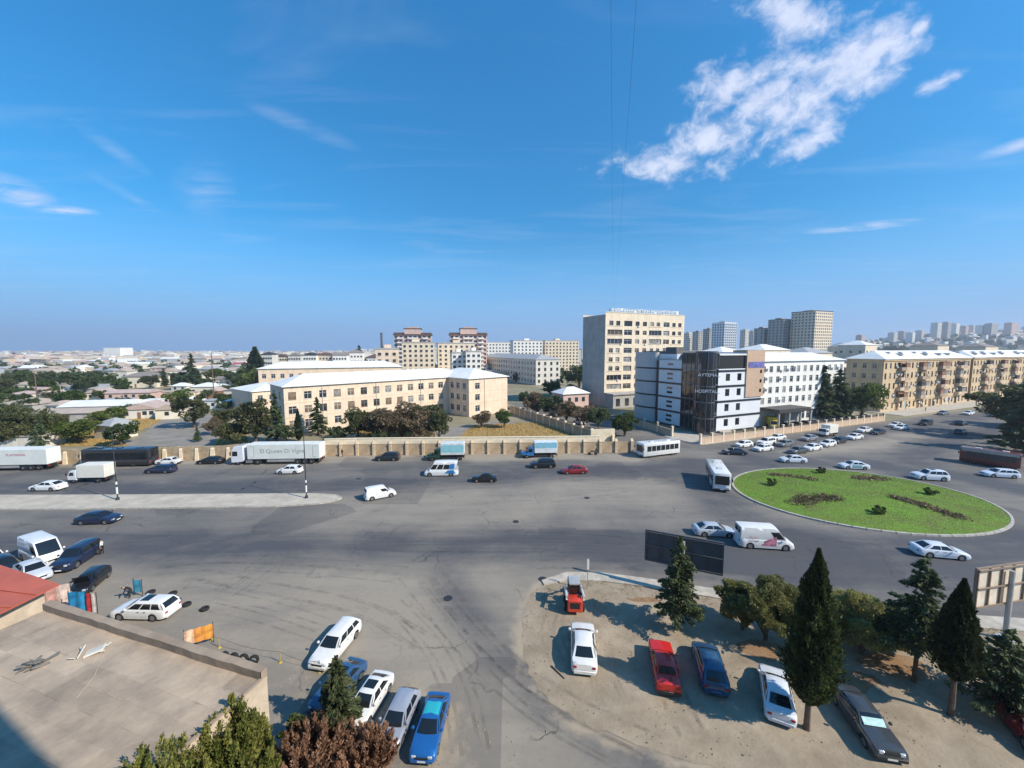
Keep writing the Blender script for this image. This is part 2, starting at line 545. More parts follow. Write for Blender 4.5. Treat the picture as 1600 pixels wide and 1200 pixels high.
def asphalt_mat():
    m = bpy.data.materials.new('worn_asphalt')
    m.use_nodes = True
    nt = m.node_tree; N, L = nt.nodes.new, nt.links.new
    b = nt.nodes['Principled BSDF']
    b.inputs['Roughness'].default_value = 0.82
    b.inputs['Specular IOR Level'].default_value = 0.35
    tc = N('ShaderNodeTexCoord')

    def noise(scale, detail=5, rough=.6, dist=0, sc=(1, 1, 1), rot=0):
        mp = N('ShaderNodeMapping'); mp.inputs['Scale'].default_value = sc; mp.inputs['Rotation'].default_value = (0, 0, rot)
        L(tc.outputs['Object'], mp.inputs[0])
        n = N('ShaderNodeTexNoise'); n.inputs['Scale'].default_value = scale; n.inputs['Detail'].default_value = detail
        n.inputs['Roughness'].default_value = rough; n.inputs['Distortion'].default_value = dist
        L(mp.outputs[0], n.inputs['Vector'])
        return n.outputs['Fac']

    def mth(op, a, b_=None, c=None, clamp=False):
        x = N('ShaderNodeMath'); x.operation = op; x.use_clamp = clamp
        for i, v in enumerate((a, b_, c)):
            if v is None: continue
            if isinstance(v, (int, float)): x.inputs[i].default_value = v
            else: L(v, x.inputs[i])
        return x.outputs[0]

    def mixc(f, a, c):
        x = N('ShaderNodeMix'); x.data_type = 'RGBA'
        L(f, x.inputs['Factor'])
        for k, v in (('A', a), ('B', c)):
            if isinstance(v, tuple): x.inputs[k].default_value = v + (1,)
            else: L(v, x.inputs[k])
        return x.outputs['Result']

    def ramp(f, lo, hi):
        x = N('ShaderNodeMapRange'); x.inputs['From Min'].default_value = lo; x.inputs['From Max'].default_value = hi
        L(f, x.inputs['Value']); return x.outputs[0]
    wear = N('ShaderNodeAttribute'); wear.attribute_name = 'wear'
    sand = N('ShaderNodeAttribute'); sand.attribute_name = 'sand'
    big = noise(.09, 6, .62, .6)
    along = noise(.35, 6, .65, .4, sc=(.22, 1.6, 1), rot=-.06)
    fine = noise(2.2, 6, .7)
    w = mth('ADD', wear.outputs['Fac'], mth('MULTIPLY', mth('SUBTRACT', big, .5), 1.15))
    w = mth('ADD', w, mth('MULTIPLY', mth('SUBTRACT', along, .5), .75))
    w = mth('ADD', w, mth('MULTIPLY', mth('SUBTRACT', fine, .5), .30), clamp=True)
    col = mixc(w, (.080, .081, .088), (.300, .262, .210))
    # patches of newer asphalt, hardly darker than the old
    vo = N('ShaderNodeTexVoronoi'); vo.inputs['Scale'].default_value = .11; vo.distance = 'CHEBYCHEV'
    L(tc.outputs['Object'], vo.inputs['Vector'])
    sepc = N('ShaderNodeSeparateColor'); L(vo.outputs['Color'], sepc.inputs[0])
    patch = mth('GREATER_THAN', sepc.outputs[0], .84)
    col = mixc(mth('MULTIPLY', patch, .34), col, (.062, .062, .066))
    # oil and tyre stains
    st = ramp(noise(.55, 5, .7, .8), .60, .74)
    col = mixc(mth('MULTIPLY', st, .38), col, (.055, .053, .052))
    # cracks
    wob = N('ShaderNodeVectorMath'); wob.operation = 'MULTIPLY_ADD'
    nn = N('ShaderNodeTexNoise'); nn.inputs['Scale'].default_value = .8; nn.inputs['Detail'].default_value = 4
    L(tc.outputs['Object'], nn.inputs['Vector'])
    L(nn.outputs['Color'], wob.inputs[0]); wob.inputs[1].default_value = (1.8, 1.8, 0); L(tc.outputs['Object'], wob.inputs[2])
    cr = N('ShaderNodeTexVoronoi'); cr.feature = 'DISTANCE_TO_EDGE'; cr.inputs['Scale'].default_value = .16
    L(wob.outputs[0], cr.inputs['Vector'])
    cm = mth('MULTIPLY', mth('SUBTRACT', 1.0, ramp(cr.outputs['Distance'], .0, .012)), ramp(noise(.14, 3), .50, .62))
    col = mixc(mth('MULTIPLY', cm, .75), col, (.05, .048, .046))
    # sand blown over the edge of the dirt
    s = mth('ADD', sand.outputs['Fac'], mth('MULTIPLY', mth('SUBTRACT', noise(.9, 6, .7), .5), 1.1))
    s = mth('MULTIPLY', ramp(s, .35, .75), mth('MINIMUM', mth('MULTIPLY', sand.outputs['Fac'], 6.0), 1.0), clamp=True)
    col = mixc(s, col, (.36, .295, .215))
    L(col, b.inputs['Base Color'])
    gr = N('ShaderNodeTexNoise'); gr.inputs['Scale'].default_value = 28; gr.inputs['Detail'].default_value = 4
    L(tc.outputs['Object'], gr.inputs['Vector'])
    bp = N('ShaderNodeBump'); bp.inputs['Strength'].default_value = .35; bp.inputs['Distance'].default_value = .03
    L(mth('ADD', gr.outputs['Fac'], mth('MULTIPLY', cm, -1.5)), bp.inputs['Height'])
    L(bp.outputs[0], b.inputs['Normal'])
    return m


def xy(*pix):
    return [tuple(G(*p)[:2]) for p in pix]


WALL_A, WALL_B, WALL_C = (-150.0, 66.8), (-32.0, 80.6), (25.5, 83.0)      # the stone wall behind the main road
AVE = np.array((math.cos(R(24)), math.sin(R(24))))                          # the avenue's direction
HOSP_WALL0, HOSP_WALL1 = np.array((43.6, 90.3)), np.array((114.0, 120.3))

RB_C, RB_A, RB_B = np.array((51.76, 58.14)), 16.85, 13.05                                   # roundabout
lot_px = [(832, 922), (850, 914), (882, 908), (940, 908), (1010, 917), (1140, 938), (1300, 958), (1450, 975), (1600, 985), (1760, 1000),
          (1760, 1500), (1300, 1260), (1150, 1213), (1050, 1180), (930, 1140), (862, 1100), (828, 1055), (816, 1000), (822, 945)]
LOT = xy(*lot_px)

# (line in photo pixels, half width in metres, change of wear): how traffic has polished or dusted the asphalt
WEAR = [(xy((-100, 765), (300, 762), (500, 758), (760, 742), (1000, 734), (1090, 722)), 4.2, -.34),
        (xy((-100, 742), (300, 738), (560, 735), (900, 722)), 2.6, -.20),
        (xy((-100, 860), (300, 858), (600, 858), (900, 855), (1010, 860)), 4.4, -.42),
        (xy((-100, 812), (300, 812), (560, 812)), 3.0, -.08),
        (xy((1000, 862), (1200, 880), (1450, 885), (1650, 870)), 5.0, -.35),
        (xy((1110, 770), (1140, 800), (1250, 840), (1450, 860), (1600, 840)), 4.0, -.30),
        (xy((1060, 745), (1200, 722), (1300, 720), (1460, 735), (1600, 765)), 4.5, -.34),
        (xy((1150, 705), (1330, 680), (1600, 640)), 5.0, -.28),
        (xy((1420, 745), (1440, 700), (1600, 660)), 4.0, -.36),
        (xy((560, 800), (720, 790), (860, 775), (1000, 765)), 7.0, .34),
        (xy((1240, 706), (1360, 695), (1420, 680)), 3.5, .40),
        (xy((0, 724), (560, 716), (900, 712), (985, 716)), 2.6, .75),
        (xy((560, 905), (700, 890), (860, 895)), 2.5, .10),
        (xy((690, 900), (730, 960), (790, 1030), (870, 1100), (1000, 1165), (1150, 1230)), 1.9, -.34),
        (xy((560, 930), (640, 1000), (720, 1080), (760, 1180)), 3.6, .20),
        (xy((150, 920), (350, 930), (480, 990)), 4.0, .12)]


def wear_fn(V):
    w = np.full(len(V), .42)
    w = np.where((V[:, 1] < 41) & (V[:, 0] < 8), .62, w)
    yard = 1 / (1 + np.exp((V[:, 1] - 41.5) / 1.1))
    w = .45 + .28 * yard * (V[:, 0] < 12)
    for line, hw, amt in WEAR:
        w = w + 1.15 * amt * np.exp(-(line_dist(V, line) / hw) ** 3)
    return w


def sand_fn(V):
    d = line_dist(V, LOT + [LOT[0]])
    s = np.exp(-d / .9)
    yd = 1 / (1 + np.exp((V[:, 1] - 33) / 2.0)) * (V[:, 0] < 8)
    s = np.maximum(s, .30 * yd * (1 - np.exp(-(line_dist(V, WEAR[13][0]) / 2.4) ** 2)))
    s = np.maximum(s, .75 * np.exp(-line_dist(V, xy((560, 1180), (640, 1080), (700, 1120), (690, 1210))) / 1.8))
    s = np.maximum(s, .5 * np.exp(-line_dist(V, xy((330, 985), (480, 1040), (470, 1110))) / 1.6))
    return s


# the earth: one sheet to the horizon
mb = MB()
xs = [-4700, -3000, -1200, -500, -200, -100, 0, 100, 200, 500, 1200, 3000, 4700]
ys = [-400, -100, 0, 50, 100, 200, 400, 800, 1600, 2400, 3500]
mb.grid([[(x, y, -.012) for x in xs] for y in ys])
EARTH = pmat('dry_earth', (0.34, 0.275, 0.19), rough=.95, scale=.05, detail=9, col2=(0.135, 0.135, 0.065), bump=.3, bscale=2.0)
tag(mb.build('ground', EARTH), kind='structure')

ASPHALT = asphalt_mat()
FAR_END = (128 + AVE[0] * 240, 128 + AVE[1] * 240)
road_poly = [(-150, 9), (95, 9), (118, 45), (140, 86), (128 + AVE[0] * 260 + 16, 128 + AVE[1] * 260 - 46), (128 + AVE[0] * 260, 128 + AVE[1] * 260 - 8),
             (128 + AVE[0] * 8, 128 + AVE[1] * 8 - 2), (114.6, 119.7), (44.5, 89.7), (40.5, 94.0), (33, 118), (14, 164), (-2, 160), (16, 116), (25.6, 86.4), WALL_C, WALL_B, WALL_A]
sheet('road', road_poly, 0.0, 1.15, ASPHALT, {'wear': wear_fn, 'sand': sand_fn})

# the dirt car park in the bend
DIRT = pmat('pale_sandy_dirt', (0.39, 0.318, 0.232), rough=.95, scale=.45, detail=10, col2=(0.225, 0.175, 0.12), bump=.5, bscale=5.0)
lot_rel = lambda V: np.minimum(1, line_dist(V, LOT + [LOT[0]]) / 1.2) * (.05 * np.sin(V[:, 0] * 1.1 + 1.3 * np.sin(V[:, 1] * .7)) * np.sin(V[:, 1] * .9) + .05)
sheet('dirt_lot', LOT, 0.006, .55, DIRT, jitter=.16, relief=lot_rel)
NEEDLES = pmat('fallen_brown_needles', (0.22, 0.115, 0.05), rough=.95, scale=1.2, detail=8, col2=(0.30, 0.20, 0.12), bump=.6, bscale=9)
for k, (cx, cy, ra, rb) in enumerate([(1405, 1040, 2.3, 1.4), (1330, 1062, 2.0, .9), (1190, 1015, 2.2, 1.0), (1000, 938, 1.6, .6)]):
    c = G(cx, cy)
    pts = [(c.x + math.cos(a) * ra * (1 + .25 * math.sin(3 * a + k)), c.y + math.sin(a) * rb * (1 + .2 * math.cos(4 * a))) for a in np.linspace(0, 2 * math.pi, 26)[:-1]]
    sheet('fallen_needles', pts, 0.125, .5, NEEDLES, jitter=.15, relief=lambda V, c=c, ra=ra, rb=rb: .03 - .12 * np.clip(((V[:, 0] - c.x) / ra) ** 2 + ((V[:, 1] - c.y) / rb) ** 2, 0, 1))

# pavements with a kerb
SLAB = pmat('pale_paving', (0.47, 0.42, 0.35), rough=.9, scale=1.1, detail=7, var=.2, bump=.3, bscale=9)
KERB = pmat('kerb_stone', (0.44, 0.41, 0.36), rough=.85, scale=1.6, detail=6, var=.18, bump=.2, bscale=14)


def raised(name, poly, h, mat, z=0.0):
    poly = [tuple(p[:2]) for p in poly]
    n = len(poly)
    mb = MB()
    c = np.array(poly).mean(0)
    inner = [(p[0] + (c[0] - p[0]) * .004, p[1] + (c[1] - p[1]) * .004) for p in poly]
    vs = [(x, y, z - .05) for x, y in poly] + [(x, y, z + h - .02) for x, y in poly] + [(x, y, z + h) for x, y in inner]
    fs = []
    for k in (0, n):
        fs += [(k + i, k + (i + 1) % n, k + n + (i + 1) % n, k + n + i) for i in range(n)]
    mb.add(vs, fs + [tuple(range(2 * n, 3 * n))])
    o = mb.build(name, mat)
    return tag(o, kind='structure')


raised('pavement', xy((846, 908), (884, 895), (940, 896), (1010, 905), (1140, 925), (1300, 944), (1450, 958), (1700, 975)) +
       xy((1700, 996), (1450, 976), (1300, 960), (1140, 939), (1010, 918), (940, 909), (886, 908), (850, 915)), .12, SLAB)
YB0 = np.array((128.0, 136.6))                        # corner of the yellow building
NRM = np.array((AVE[1], -AVE[0]))                     # towards the avenue
p0, p1 = YB0 - AVE * 3, YB0 + AVE * 150
raised('pavement', [p0 + NRM * 7.5, p1 + NRM * 7.5, p1 - NRM * 3, p0 - NRM * 3], .13, SLAB)
raised('pavement', [(38.2, 98.0), (43.4, 89.5), (60, 96.7), (58, 103), (42, 104)], .12, SLAB)

# the median strip
MED = pmat('median_concrete', (0.47, 0.42, 0.34), rough=.9, scale=.5, detail=8, var=.16, bump=.25, bscale=6)
med_poly = [(-150, 52.4), (-60, 52.8), (-33, 53.7), (-27.5, 54.7), (-25.6, 55.8), (-25.2, 56.8), (-26.4, 57.8), (-30, 58.4), (-60, 57.8), (-150, 57.2)]
raised('median_island', med_poly, .15, MED)
mb = MB()
ring = densify(med_poly, 1.4)
c = np.array(ring).mean(0)
for i in range(len(ring)):
    a, b_ = np.array(ring[i]), np.array(ring[(i + 1) % len(ring)])
    t = (b_ - a) / np.linalg.norm(b_ - a); nn = np.array((t[1], -t[0]))
    M = Matrix(((t[0], nn[0], 0, a[0]), (t[1], nn[1], 0, a[1]), (0, 0, 1, 0), (0, 0, 0, 1)))
    mb.box(.02, np.linalg.norm(b_ - a) - .02, -.02, .16, -.05, .19, 0, M)
tag(mb.build('kerb', KERB), kind='structure')

# the roundabout: kerb ring, domed lawn, blades of grass
mb = MB()
n = 72
for i in range(n):
    a0, a1 = 2 * math.pi * (i + .03) / n, 2 * math.pi * (i + .97) / n
    P = lambda o, a, z: (RB_C[0] + (RB_A + o) * math.cos(a), RB_C[1] + (RB_B + o) * math.sin(a), z)
    mb.add([P(0, a0, -.05), P(0, a1, -.05), P(.30, a1, -.05), P(.30, a0, -.05),
            P(0, a0, .2), P(0, a1, .2), P(.28, a1, .19), P(.28, a0, .19)],
           [(3, 2, 6, 7), (4, 5, 6, 7)[::-1], (0, 1, 5, 4), (0, 3, 7, 4), (1, 2, 6, 5)])
tag(mb.build('kerb', KERB), kind='structure')
LAWN = pmat('mown_lawn', (0.150, 0.300, 0.020), rough=.9, scale=.30, detail=9, col2=(0.150, 0.170, 0.040), bump=.6, bscale=12)
mb = MB()
rings = []
dome = lambda q: .14 + .5 * (1 - q * q)
rho = lambda x, y: np.hypot((x - RB_C[0]) / RB_A, (y - RB_C[1]) / RB_B)
for q in np.linspace(.9985, .001, 14):
    rings.append([(RB_C[0] + q * RB_A * math.cos(a), RB_C[1] + q * RB_B * math.sin(a), dome(q)) for a in np.linspace(0, 2 * math.pi, 61)[:-1]])
mb.loft(rings, True, False)
tag(mb.build('lawn', LAWN, smooth=True), kind='structure')


def blade_patch(name, pts, hmin, hmax, width, mat, label, cat, kind='stuff', tint=None):
    """short upright blades, two triangles each"""
    n = len(pts)
    P = np.asarray(pts, float)
    a = npr.uniform(0, 2 * np.pi, n); h = npr.uniform(hmin, hmax, n)
    dx, dy = np.cos(a) * width / 2, np.sin(a) * width / 2
    lean = npr.normal(0, .45, (n, 2)) * h[:, None]
    V = np.zeros((n, 3, 3))
    V[:, 0] = P; V[:, 0, 0] -= dx; V[:, 0, 1] -= dy
    V[:, 1] = P; V[:, 1, 0] += dx; V[:, 1, 1] += dy
    V[:, 2] = P; V[:, 2, 0] += lean[:, 0]; V[:, 2, 1] += lean[:, 1]; V[:, 2, 2] += h
    me = bpy.data.meshes.new(name)
    me.vertices.add(n * 3); me.vertices.foreach_set('co', V.reshape(-1))
    me.loops.add(n * 3); me.loops.foreach_set('vertex_index', np.arange(n * 3))
    me.polygons.add(n); me.polygons.foreach_set('loop_start', np.arange(n) * 3)
    at = me.attributes.new('tint', 'FLOAT', 'FACE')
    at.data.foreach_set('value', (npr.uniform(0, 1, n) if tint is None else tint).astype(np.float32))
    me.materials.append(mat); me.update(); me.validate()
    return tag(link(name, me), label, cat, kind=kind)


n = 90000
rr = np.sqrt(npr.uniform(0, .985, n)); aa = npr.uniform(0, 2 * np.pi, n)
gp = np.column_stack((RB_C[0] + rr * RB_A * np.cos(aa), RB_C[1] + rr * RB_B * np.sin(aa), dome(rr)))
gt = .45 + .28 * np.sin(gp[:, 0] * .55 + 2 * np.sin(gp[:, 1] * .33)) * np.sin(gp[:, 1] * .7 + 1.2 * np.sin(gp[:, 0] * .4)) + npr.normal(0, .22, n)
blade_patch('grass', gp, .03, .085, .04, leaf_mat('lawn_blades', (0.065, 0.150, 0.014), (0.27, 0.34, 0.055), trans=.3),
            'short bright green grass covering the roundabout island', 'grass', tint=np.clip(gt, 0, 1))

# ground behind the stone wall
YARD = pmat('grey_courtyard', (0.25, 0.225, 0.195), rough=.9, scale=.3, detail=8, var=.18, bump=.2, bscale=8)
sheet('courtyard', xy((190, 697), (330, 697), (352, 668), (336, 648), (296, 643), (262, 650), (214, 684)), 0.004, 3, YARD)
sheet('courtyard', xy((690, 690), (792, 690), (815, 668), (800, 655), (740, 662), (700, 668), (672, 682)), 0.004, 3, YARD)
sheet('path', xy((395, 697), (440, 697), (452, 668), (430, 655), (404, 662), (412, 680)), 0.004, 3, YARD)
STRAW = pmat('dry_straw_grass', (0.42, 0.27, 0.09), rough=.95, scale=.6, detail=8, col2=(0.30, 0.21, 0.08), bump=.6, bscale=4)
straw_polys = [xy((712, 686), (940, 683), (900, 668), (850, 660), (740, 664)), xy((70, 697), (200, 697), (172, 672), (120, 676)),
               xy((206, 680), (262, 652), (240, 646), (190, 656)), xy((335, 697), (392, 697), (380, 672), (352, 672)),
               xy((560, 692), (690, 692), (668, 668), (560, 672))]
for poly in straw_polys:
    sheet('dry_grass', poly, 0.006, 2.5, STRAW, jitter=.5)
pts = []
for poly in straw_polys:
    A = np.array(poly); lo, hi = A.min(0), A.max(0)
    Q = npr.uniform(lo, hi, (7000, 2)); Q = Q[inside(Q, poly)]
    pts.append(np.column_stack((Q, np.zeros(len(Q)))))
blade_patch('straw', np.concatenate(pts), .12, .5, .16, leaf_mat('straw_blades', (0.40, 0.25, 0.07), (0.50, 0.37, 0.15), trans=.2),
            'dry yellow grass behind the stone wall', 'dry grass')

# small stones and weeds on the dirt
def stones(name, label, poly, n, rmin, rmax, z, mat):
    A_ = np.array(poly); lo, hi = A_.min(0), A_.max(0); hi = np.minimum(hi, (48, 48))
    Q = npr.uniform(lo, hi, (n * 3, 2)); Q = Q[inside(Q, poly)][:n]
    keep = npr.uniform(0, 1, len(Q)) < .25 + .75 * (np.sin(Q[:, 0] * 1.3 + np.sin(Q[:, 1])) * np.sin(Q[:, 1] * 1.1) > .1)
    Q = Q[keep]; m = len(Q)
    T = np.array(((1, 0, -.3), (-.5, .87, -.3), (-.5, -.87, -.3), (0, 0, .8)))
    r = npr.uniform(rmin, rmax, m) ** 1.0; a = npr.uniform(0, 6.28, m)
    V = np.zeros((m, 4, 3)); c, s_ = np.cos(a), np.sin(a)
    J = T[None] * npr.uniform(.6, 1.3, (m, 4, 3)) * r[:, None, None]
    V[:, :, 0] = Q[:, 0, None] + J[:, :, 0] * c[:, None] - J[:, :, 1] * s_[:, None]
    V[:, :, 1] = Q[:, 1, None] + J[:, :, 0] * s_[:, None] + J[:, :, 1] * c[:, None]
    V[:, :, 2] = z + J[:, :, 2]
    F_ = np.array(((0, 1, 3), (1, 2, 3), (2, 0, 3)))[None] + (np.arange(m) * 4)[:, None, None]
    me = bpy.data.meshes.new(name); me.from_pydata(V.reshape(-1, 3).tolist(), [], F_.reshape(-1, 3).tolist()); me.materials.append(mat); me.update()
    return tag(link(name, me), label, 'stones', kind='stuff')


PEB = pmat('grey_pebble', (.40, .34, .27), rough=.9, scale=.9, col2=(.24, .20, .16))
stones('pebbles', 'small stones and litter scattered over the dirt car park', LOT, 2600, .015, .06, .07, PEB)
yard_poly = xy((180, 905), (700, 905), (760, 1000), (860, 1110), (900, 1210), (640, 1210), (420, 1110), (430, 1040), (330, 990), (180, 930))
stones('pebbles', 'small stones and rubbish scattered over the worn asphalt yard', yard_poly, 1500, .015, .06, .02, PEB)
A_ = np.array(LOT)
Q = npr.uniform(A_.min(0), np.minimum(A_.max(0), (46, 46)), (60000, 2)); Q = Q[inside(Q, LOT)]
dl = line_dist(Q, LOT[:10])
Q = Q[npr.uniform(0, 1, len(Q)) < .55 * np.exp(-dl / 2.2) * (np.sin(Q[:, 0] * 2.1) * np.sin(Q[:, 1] * 2.7 + Q[:, 0]) > .05)]
blade_patch('weeds', np.column_stack((Q, np.full(len(Q), .05))), .05, .28, .05, leaf_mat('dry_weed', (.16, .15, .05), (.40, .30, .14), trans=.25), 'dry weeds along the upper edge of the dirt car park', 'weeds')

# tyre marks: thin dark ribbons of rubber dust where vehicles turn
def mark_mat():
    m = bpy.data.materials.new('rubber_dust'); m.use_nodes = True
    nt = m.node_tree; N, L = nt.nodes.new, nt.links.new
    b = nt.nodes['Principled BSDF']; b.inputs['Base Color'].default_value = (.045, .043, .042, 1); b.inputs['Roughness'].default_value = .9
    tc = N('ShaderNodeTexCoord'); n = N('ShaderNodeTexNoise'); n.inputs['Scale'].default_value = .9; n.inputs['Detail'].default_value = 7; n.inputs['Roughness'].default_value = .7
    L(tc.outputs['Object'], n.inputs['Vector'])
    r = N('ShaderNodeMapRange'); r.inputs['From Min'].default_value = .42; r.inputs['From Max'].default_value = .75; r.inputs['To Max'].default_value = .28
    L(n.outputs['Fac'], r.inputs['Value']); L(r.outputs[0], b.inputs['Alpha'])
    return m


mb = MB()
rt = random.Random(4)
tracks = [((690, 905), (735, 975), (800, 1045), (900, 1115), (1040, 1180)), ((650, 900), (720, 985), (790, 1062), (880, 1130), (1000, 1190)), ((300, 900), (420, 925), (560, 950), (660, 1010)), ((330, 935), (430, 955), (520, 985)),
          ((420, 870), (385, 895), (340, 925)), ((620, 940), (680, 1000), (720, 1080), (735, 1170)), ((240, 890), (330, 880), (470, 885), (620, 900)), ((700, 800), (850, 790), (1000, 770), (1080, 745)), ((560, 830), (760, 828), (960, 835), (1100, 860)),
          ((600, 850), (800, 850), (960, 852), (1120, 880)), ((560, 770), (700, 765), (900, 750), (1040, 735)), ((1120, 790), (1180, 825), (1290, 852), (1430, 862)), ((850, 880), (1000, 880), (1150, 900), (1300, 915)), ((880, 1040), (860, 1000), (870, 960)), ((960, 1110), (940, 1060), (935, 1010)), ((1090, 1150), (1065, 1100), (1050, 1060))]
for tr_ in tracks:
    for rep in range(2):
        dx, dy = rt.uniform(-18, 18), rt.uniform(-9, 9)
        P_ = [np.array(G(x + dx, y + dy)[:2]) for x, y in tr_]
        # smooth the line
        for _ in range(3):
            Q_ = [P_[0]]
            for a_, b_ in zip(P_[:-1], P_[1:]):
                Q_ += [a_ * .75 + b_ * .25, a_ * .25 + b_ * .75]
            P_ = Q_ + [P_[-1]]
        for side in (-.75, .75):
            rows_ = []
            for i, p in enumerate(P_):
                t_ = P_[min(i + 1, len(P_) - 1)] - P_[max(i - 1, 0)]; t_ = t_ / (np.linalg.norm(t_) + 1e-9); nn = np.array((-t_[1], t_[0]))
                w_ = .11
                inl = inside(p[None], LOT)[0]
                z_ = .118 if inl else .006
                rows_.append([tuple(p + nn * (side - w_)) + (z_,), tuple(p + nn * (side + w_)) + (z_,)])
            mb.grid(rows_)
tag(mb.build('tyre_marks', mark_mat(), fix=False), 'faint dark tyre marks curving over the junction and the yard', 'tyre marks', kind='stuff')
# ------------------------------------------------------------------ building kit


def wall(root, p, ang, L, h, ops, mat, z0=0.0, rec=.18, name='wall'):
    """one wall with real openings: from p along ang (inside on the left), reveals going in by rec"""
    us = sorted({0.0, float(L)} | {round(o[0], 4) for o in ops} | {round(o[1], 4) for o in ops})
    vs = sorted({0.0, float(h)} | {round(o[2], 4) for o in ops} | {round(o[3], 4) for o in ops})
    mb = MB()
    idx = {}

    def V(i, j):
        if (i, j) not in idx:
            idx[(i, j)] = len(mb.v); mb.v.append((us[i], 0, vs[j]))
        return idx[(i, j)]
    for i in range(len(us) - 1):
        uc = (us[i] + us[i + 1]) / 2
        col = [o for o in ops if o[0] < uc < o[1]]
        for j in range(len(vs) - 1):
            vc = (vs[j] + vs[j + 1]) / 2
            if any(o[2] < vc < o[3] for o in col):
                continue
            mb.f.append((V(i, j), V(i + 1, j), V(i + 1, j + 1), V(i, j + 1))); mb.m.append(0)
    for (a, b, c, d) in [o[:4] for o in ops]:
        mb.quad((a, 0, c), (b, 0, c), (b, rec, c), (a, rec, c))
        mb.quad((a, rec, d), (b, rec, d), (b, 0, d), (a, 0, d))
        mb.quad((a, rec, c), (a, rec, d), (a, 0, d), (a, 0, c))
        mb.quad((b, 0, c), (b, 0, d), (b, rec, d), (b, rec, c))
    return mb.build(name, mat, root, (p[0], p[1], z0), ang, fix=False)


WCACHE = {}


def window(root, p, ang, u, v, w, h, style=1, z0=0.0, rec=.18, frame=None, pane=None, name='window', sill=True):
    """frame with mullions as the part, its glass as the sub-part; u is the middle, v the foot of the opening"""
    frame = frame or WIN_WHITE; pane = pane or WIN_GLASS
    key = (round(w, 2), round(h, 2), style, round(rec, 2), sill)
    if key not in WCACHE:
        mb = MB(); t, d0, d1 = .07, rec - .07, rec
        x0, x1 = -w / 2, w / 2
        mb.box(x0, x1, d0, d1, 0, t); mb.box(x0, x1, d0, d1, h - t, h)
        mb.box(x0, x0 + t, d0, d1, t, h - t); mb.box(x1 - t, x1, d0, d1, t, h - t)
        if style:
            for k in range(1, style + 1):
                x = x0 + w * k / (style + 1)
                mb.box(x - .03, x + .03, d0 + .01, d1, t, h - t)
        if style in (1, 2):
            mb.box(x0 + t, x1 - t, d0 + .012, d1, h * .68, h * .68 + .06)
        if sill:
            mb.box(x0 - .06, x1 + .06, -.07, rec - .08, -.05, .0)
        m1 = mb.mesh('window_frame', (frame,))
        mb = MB(); mb.quad((x0, rec - .03, 0), (x1, rec - .03, 0), (x1, rec - .03, h), (x0, rec - .03, h))
        m2 = mb.mesh('window_pane', (pane,), fix=False)
        WCACHE[key] = (m1, m2)
    m1, m2 = WCACHE[key]
    c, s = math.cos(ang), math.sin(ang)
    o = link(name, m1, root, (p[0] + c * u, p[1] + s * u, z0 + v), ang)
    if m1.materials[0] is not frame: set_mat(o, frame)
    g = link('pane', m2, o)
    if m2.materials[0] is not pane: set_mat(g, pane)
    return o


def hip_roof(root, x0, x1, y0, y1, z, rise, over, mat, name='roof', th=.14, gable=False, inset=None):
    x0 -= over; x1 += over; y0 -= over; y1 += over
    mb = MB()
    if (x1 - x0) >= (y1 - y0):
        i = 0.0 if gable else (inset if inset is not None else (y1 - y0) / 2)
        ym = (y0 + y1) / 2
        r0, r1 = (x0 + i, ym, z + rise), (x1 - i, ym, z + rise)
        top = [(x0, y0, z), (x1, y0, z), (x1, y1, z), (x0, y1, z), r0, r1]
        f = [(0, 1, 5, 4), (1, 2, 5), (2, 3, 4, 5), (3, 0, 4)]
    else:
        i = 0.0 if gable else (inset if inset is not None else (x1 - x0) / 2)
        xm = (x0 + x1) / 2
        r0, r1 = (xm, y0 + i, z + rise), (xm, y1 - i, z + rise)
        top = [(x0, y0, z), (x1, y0, z), (x1, y1, z), (x0, y1, z), r0, r1]
        f = [(0, 1, 4), (1, 2, 5, 4), (2, 3, 5), (3, 0, 4, 5)]
    b = [(x, y, z - th) for x, y, _ in top[:4]]
    mb.add(top + b, f + [(0, 6, 7, 1), (1, 7, 8, 2), (2, 8, 9, 3), (3, 9, 6, 0), (6, 9, 8, 7)])
    return mb.build(name, mat, root)


def seam_roof_mat(name, col, scale=2.4, rough=.75):
    """standing-seam sheet metal: fine ribs in relief, patchy weathering"""
    m = pmat(name, col, rough=rough, metal=0.0, var=.10, scale=.35, detail=6)
    nt = m.node_tree; N, L = nt.nodes.new, nt.links.new
    tc = N('ShaderNodeTexCoord')
    w = N('ShaderNodeTexWave'); w.inputs['Scale'].default_value = scale; w.wave_profile = 'SAW'
    L(tc.outputs['Object'], w.inputs['Vector'])
    bp = N('ShaderNodeBump'); bp.inputs['Strength'].default_value = .25; bp.inputs['Distance'].default_value = .04
    L(w.outputs['Fac'], bp.inputs['Height'])
    L(bp.outputs[0], nt.nodes['Principled BSDF'].inputs['Normal'])
    return m


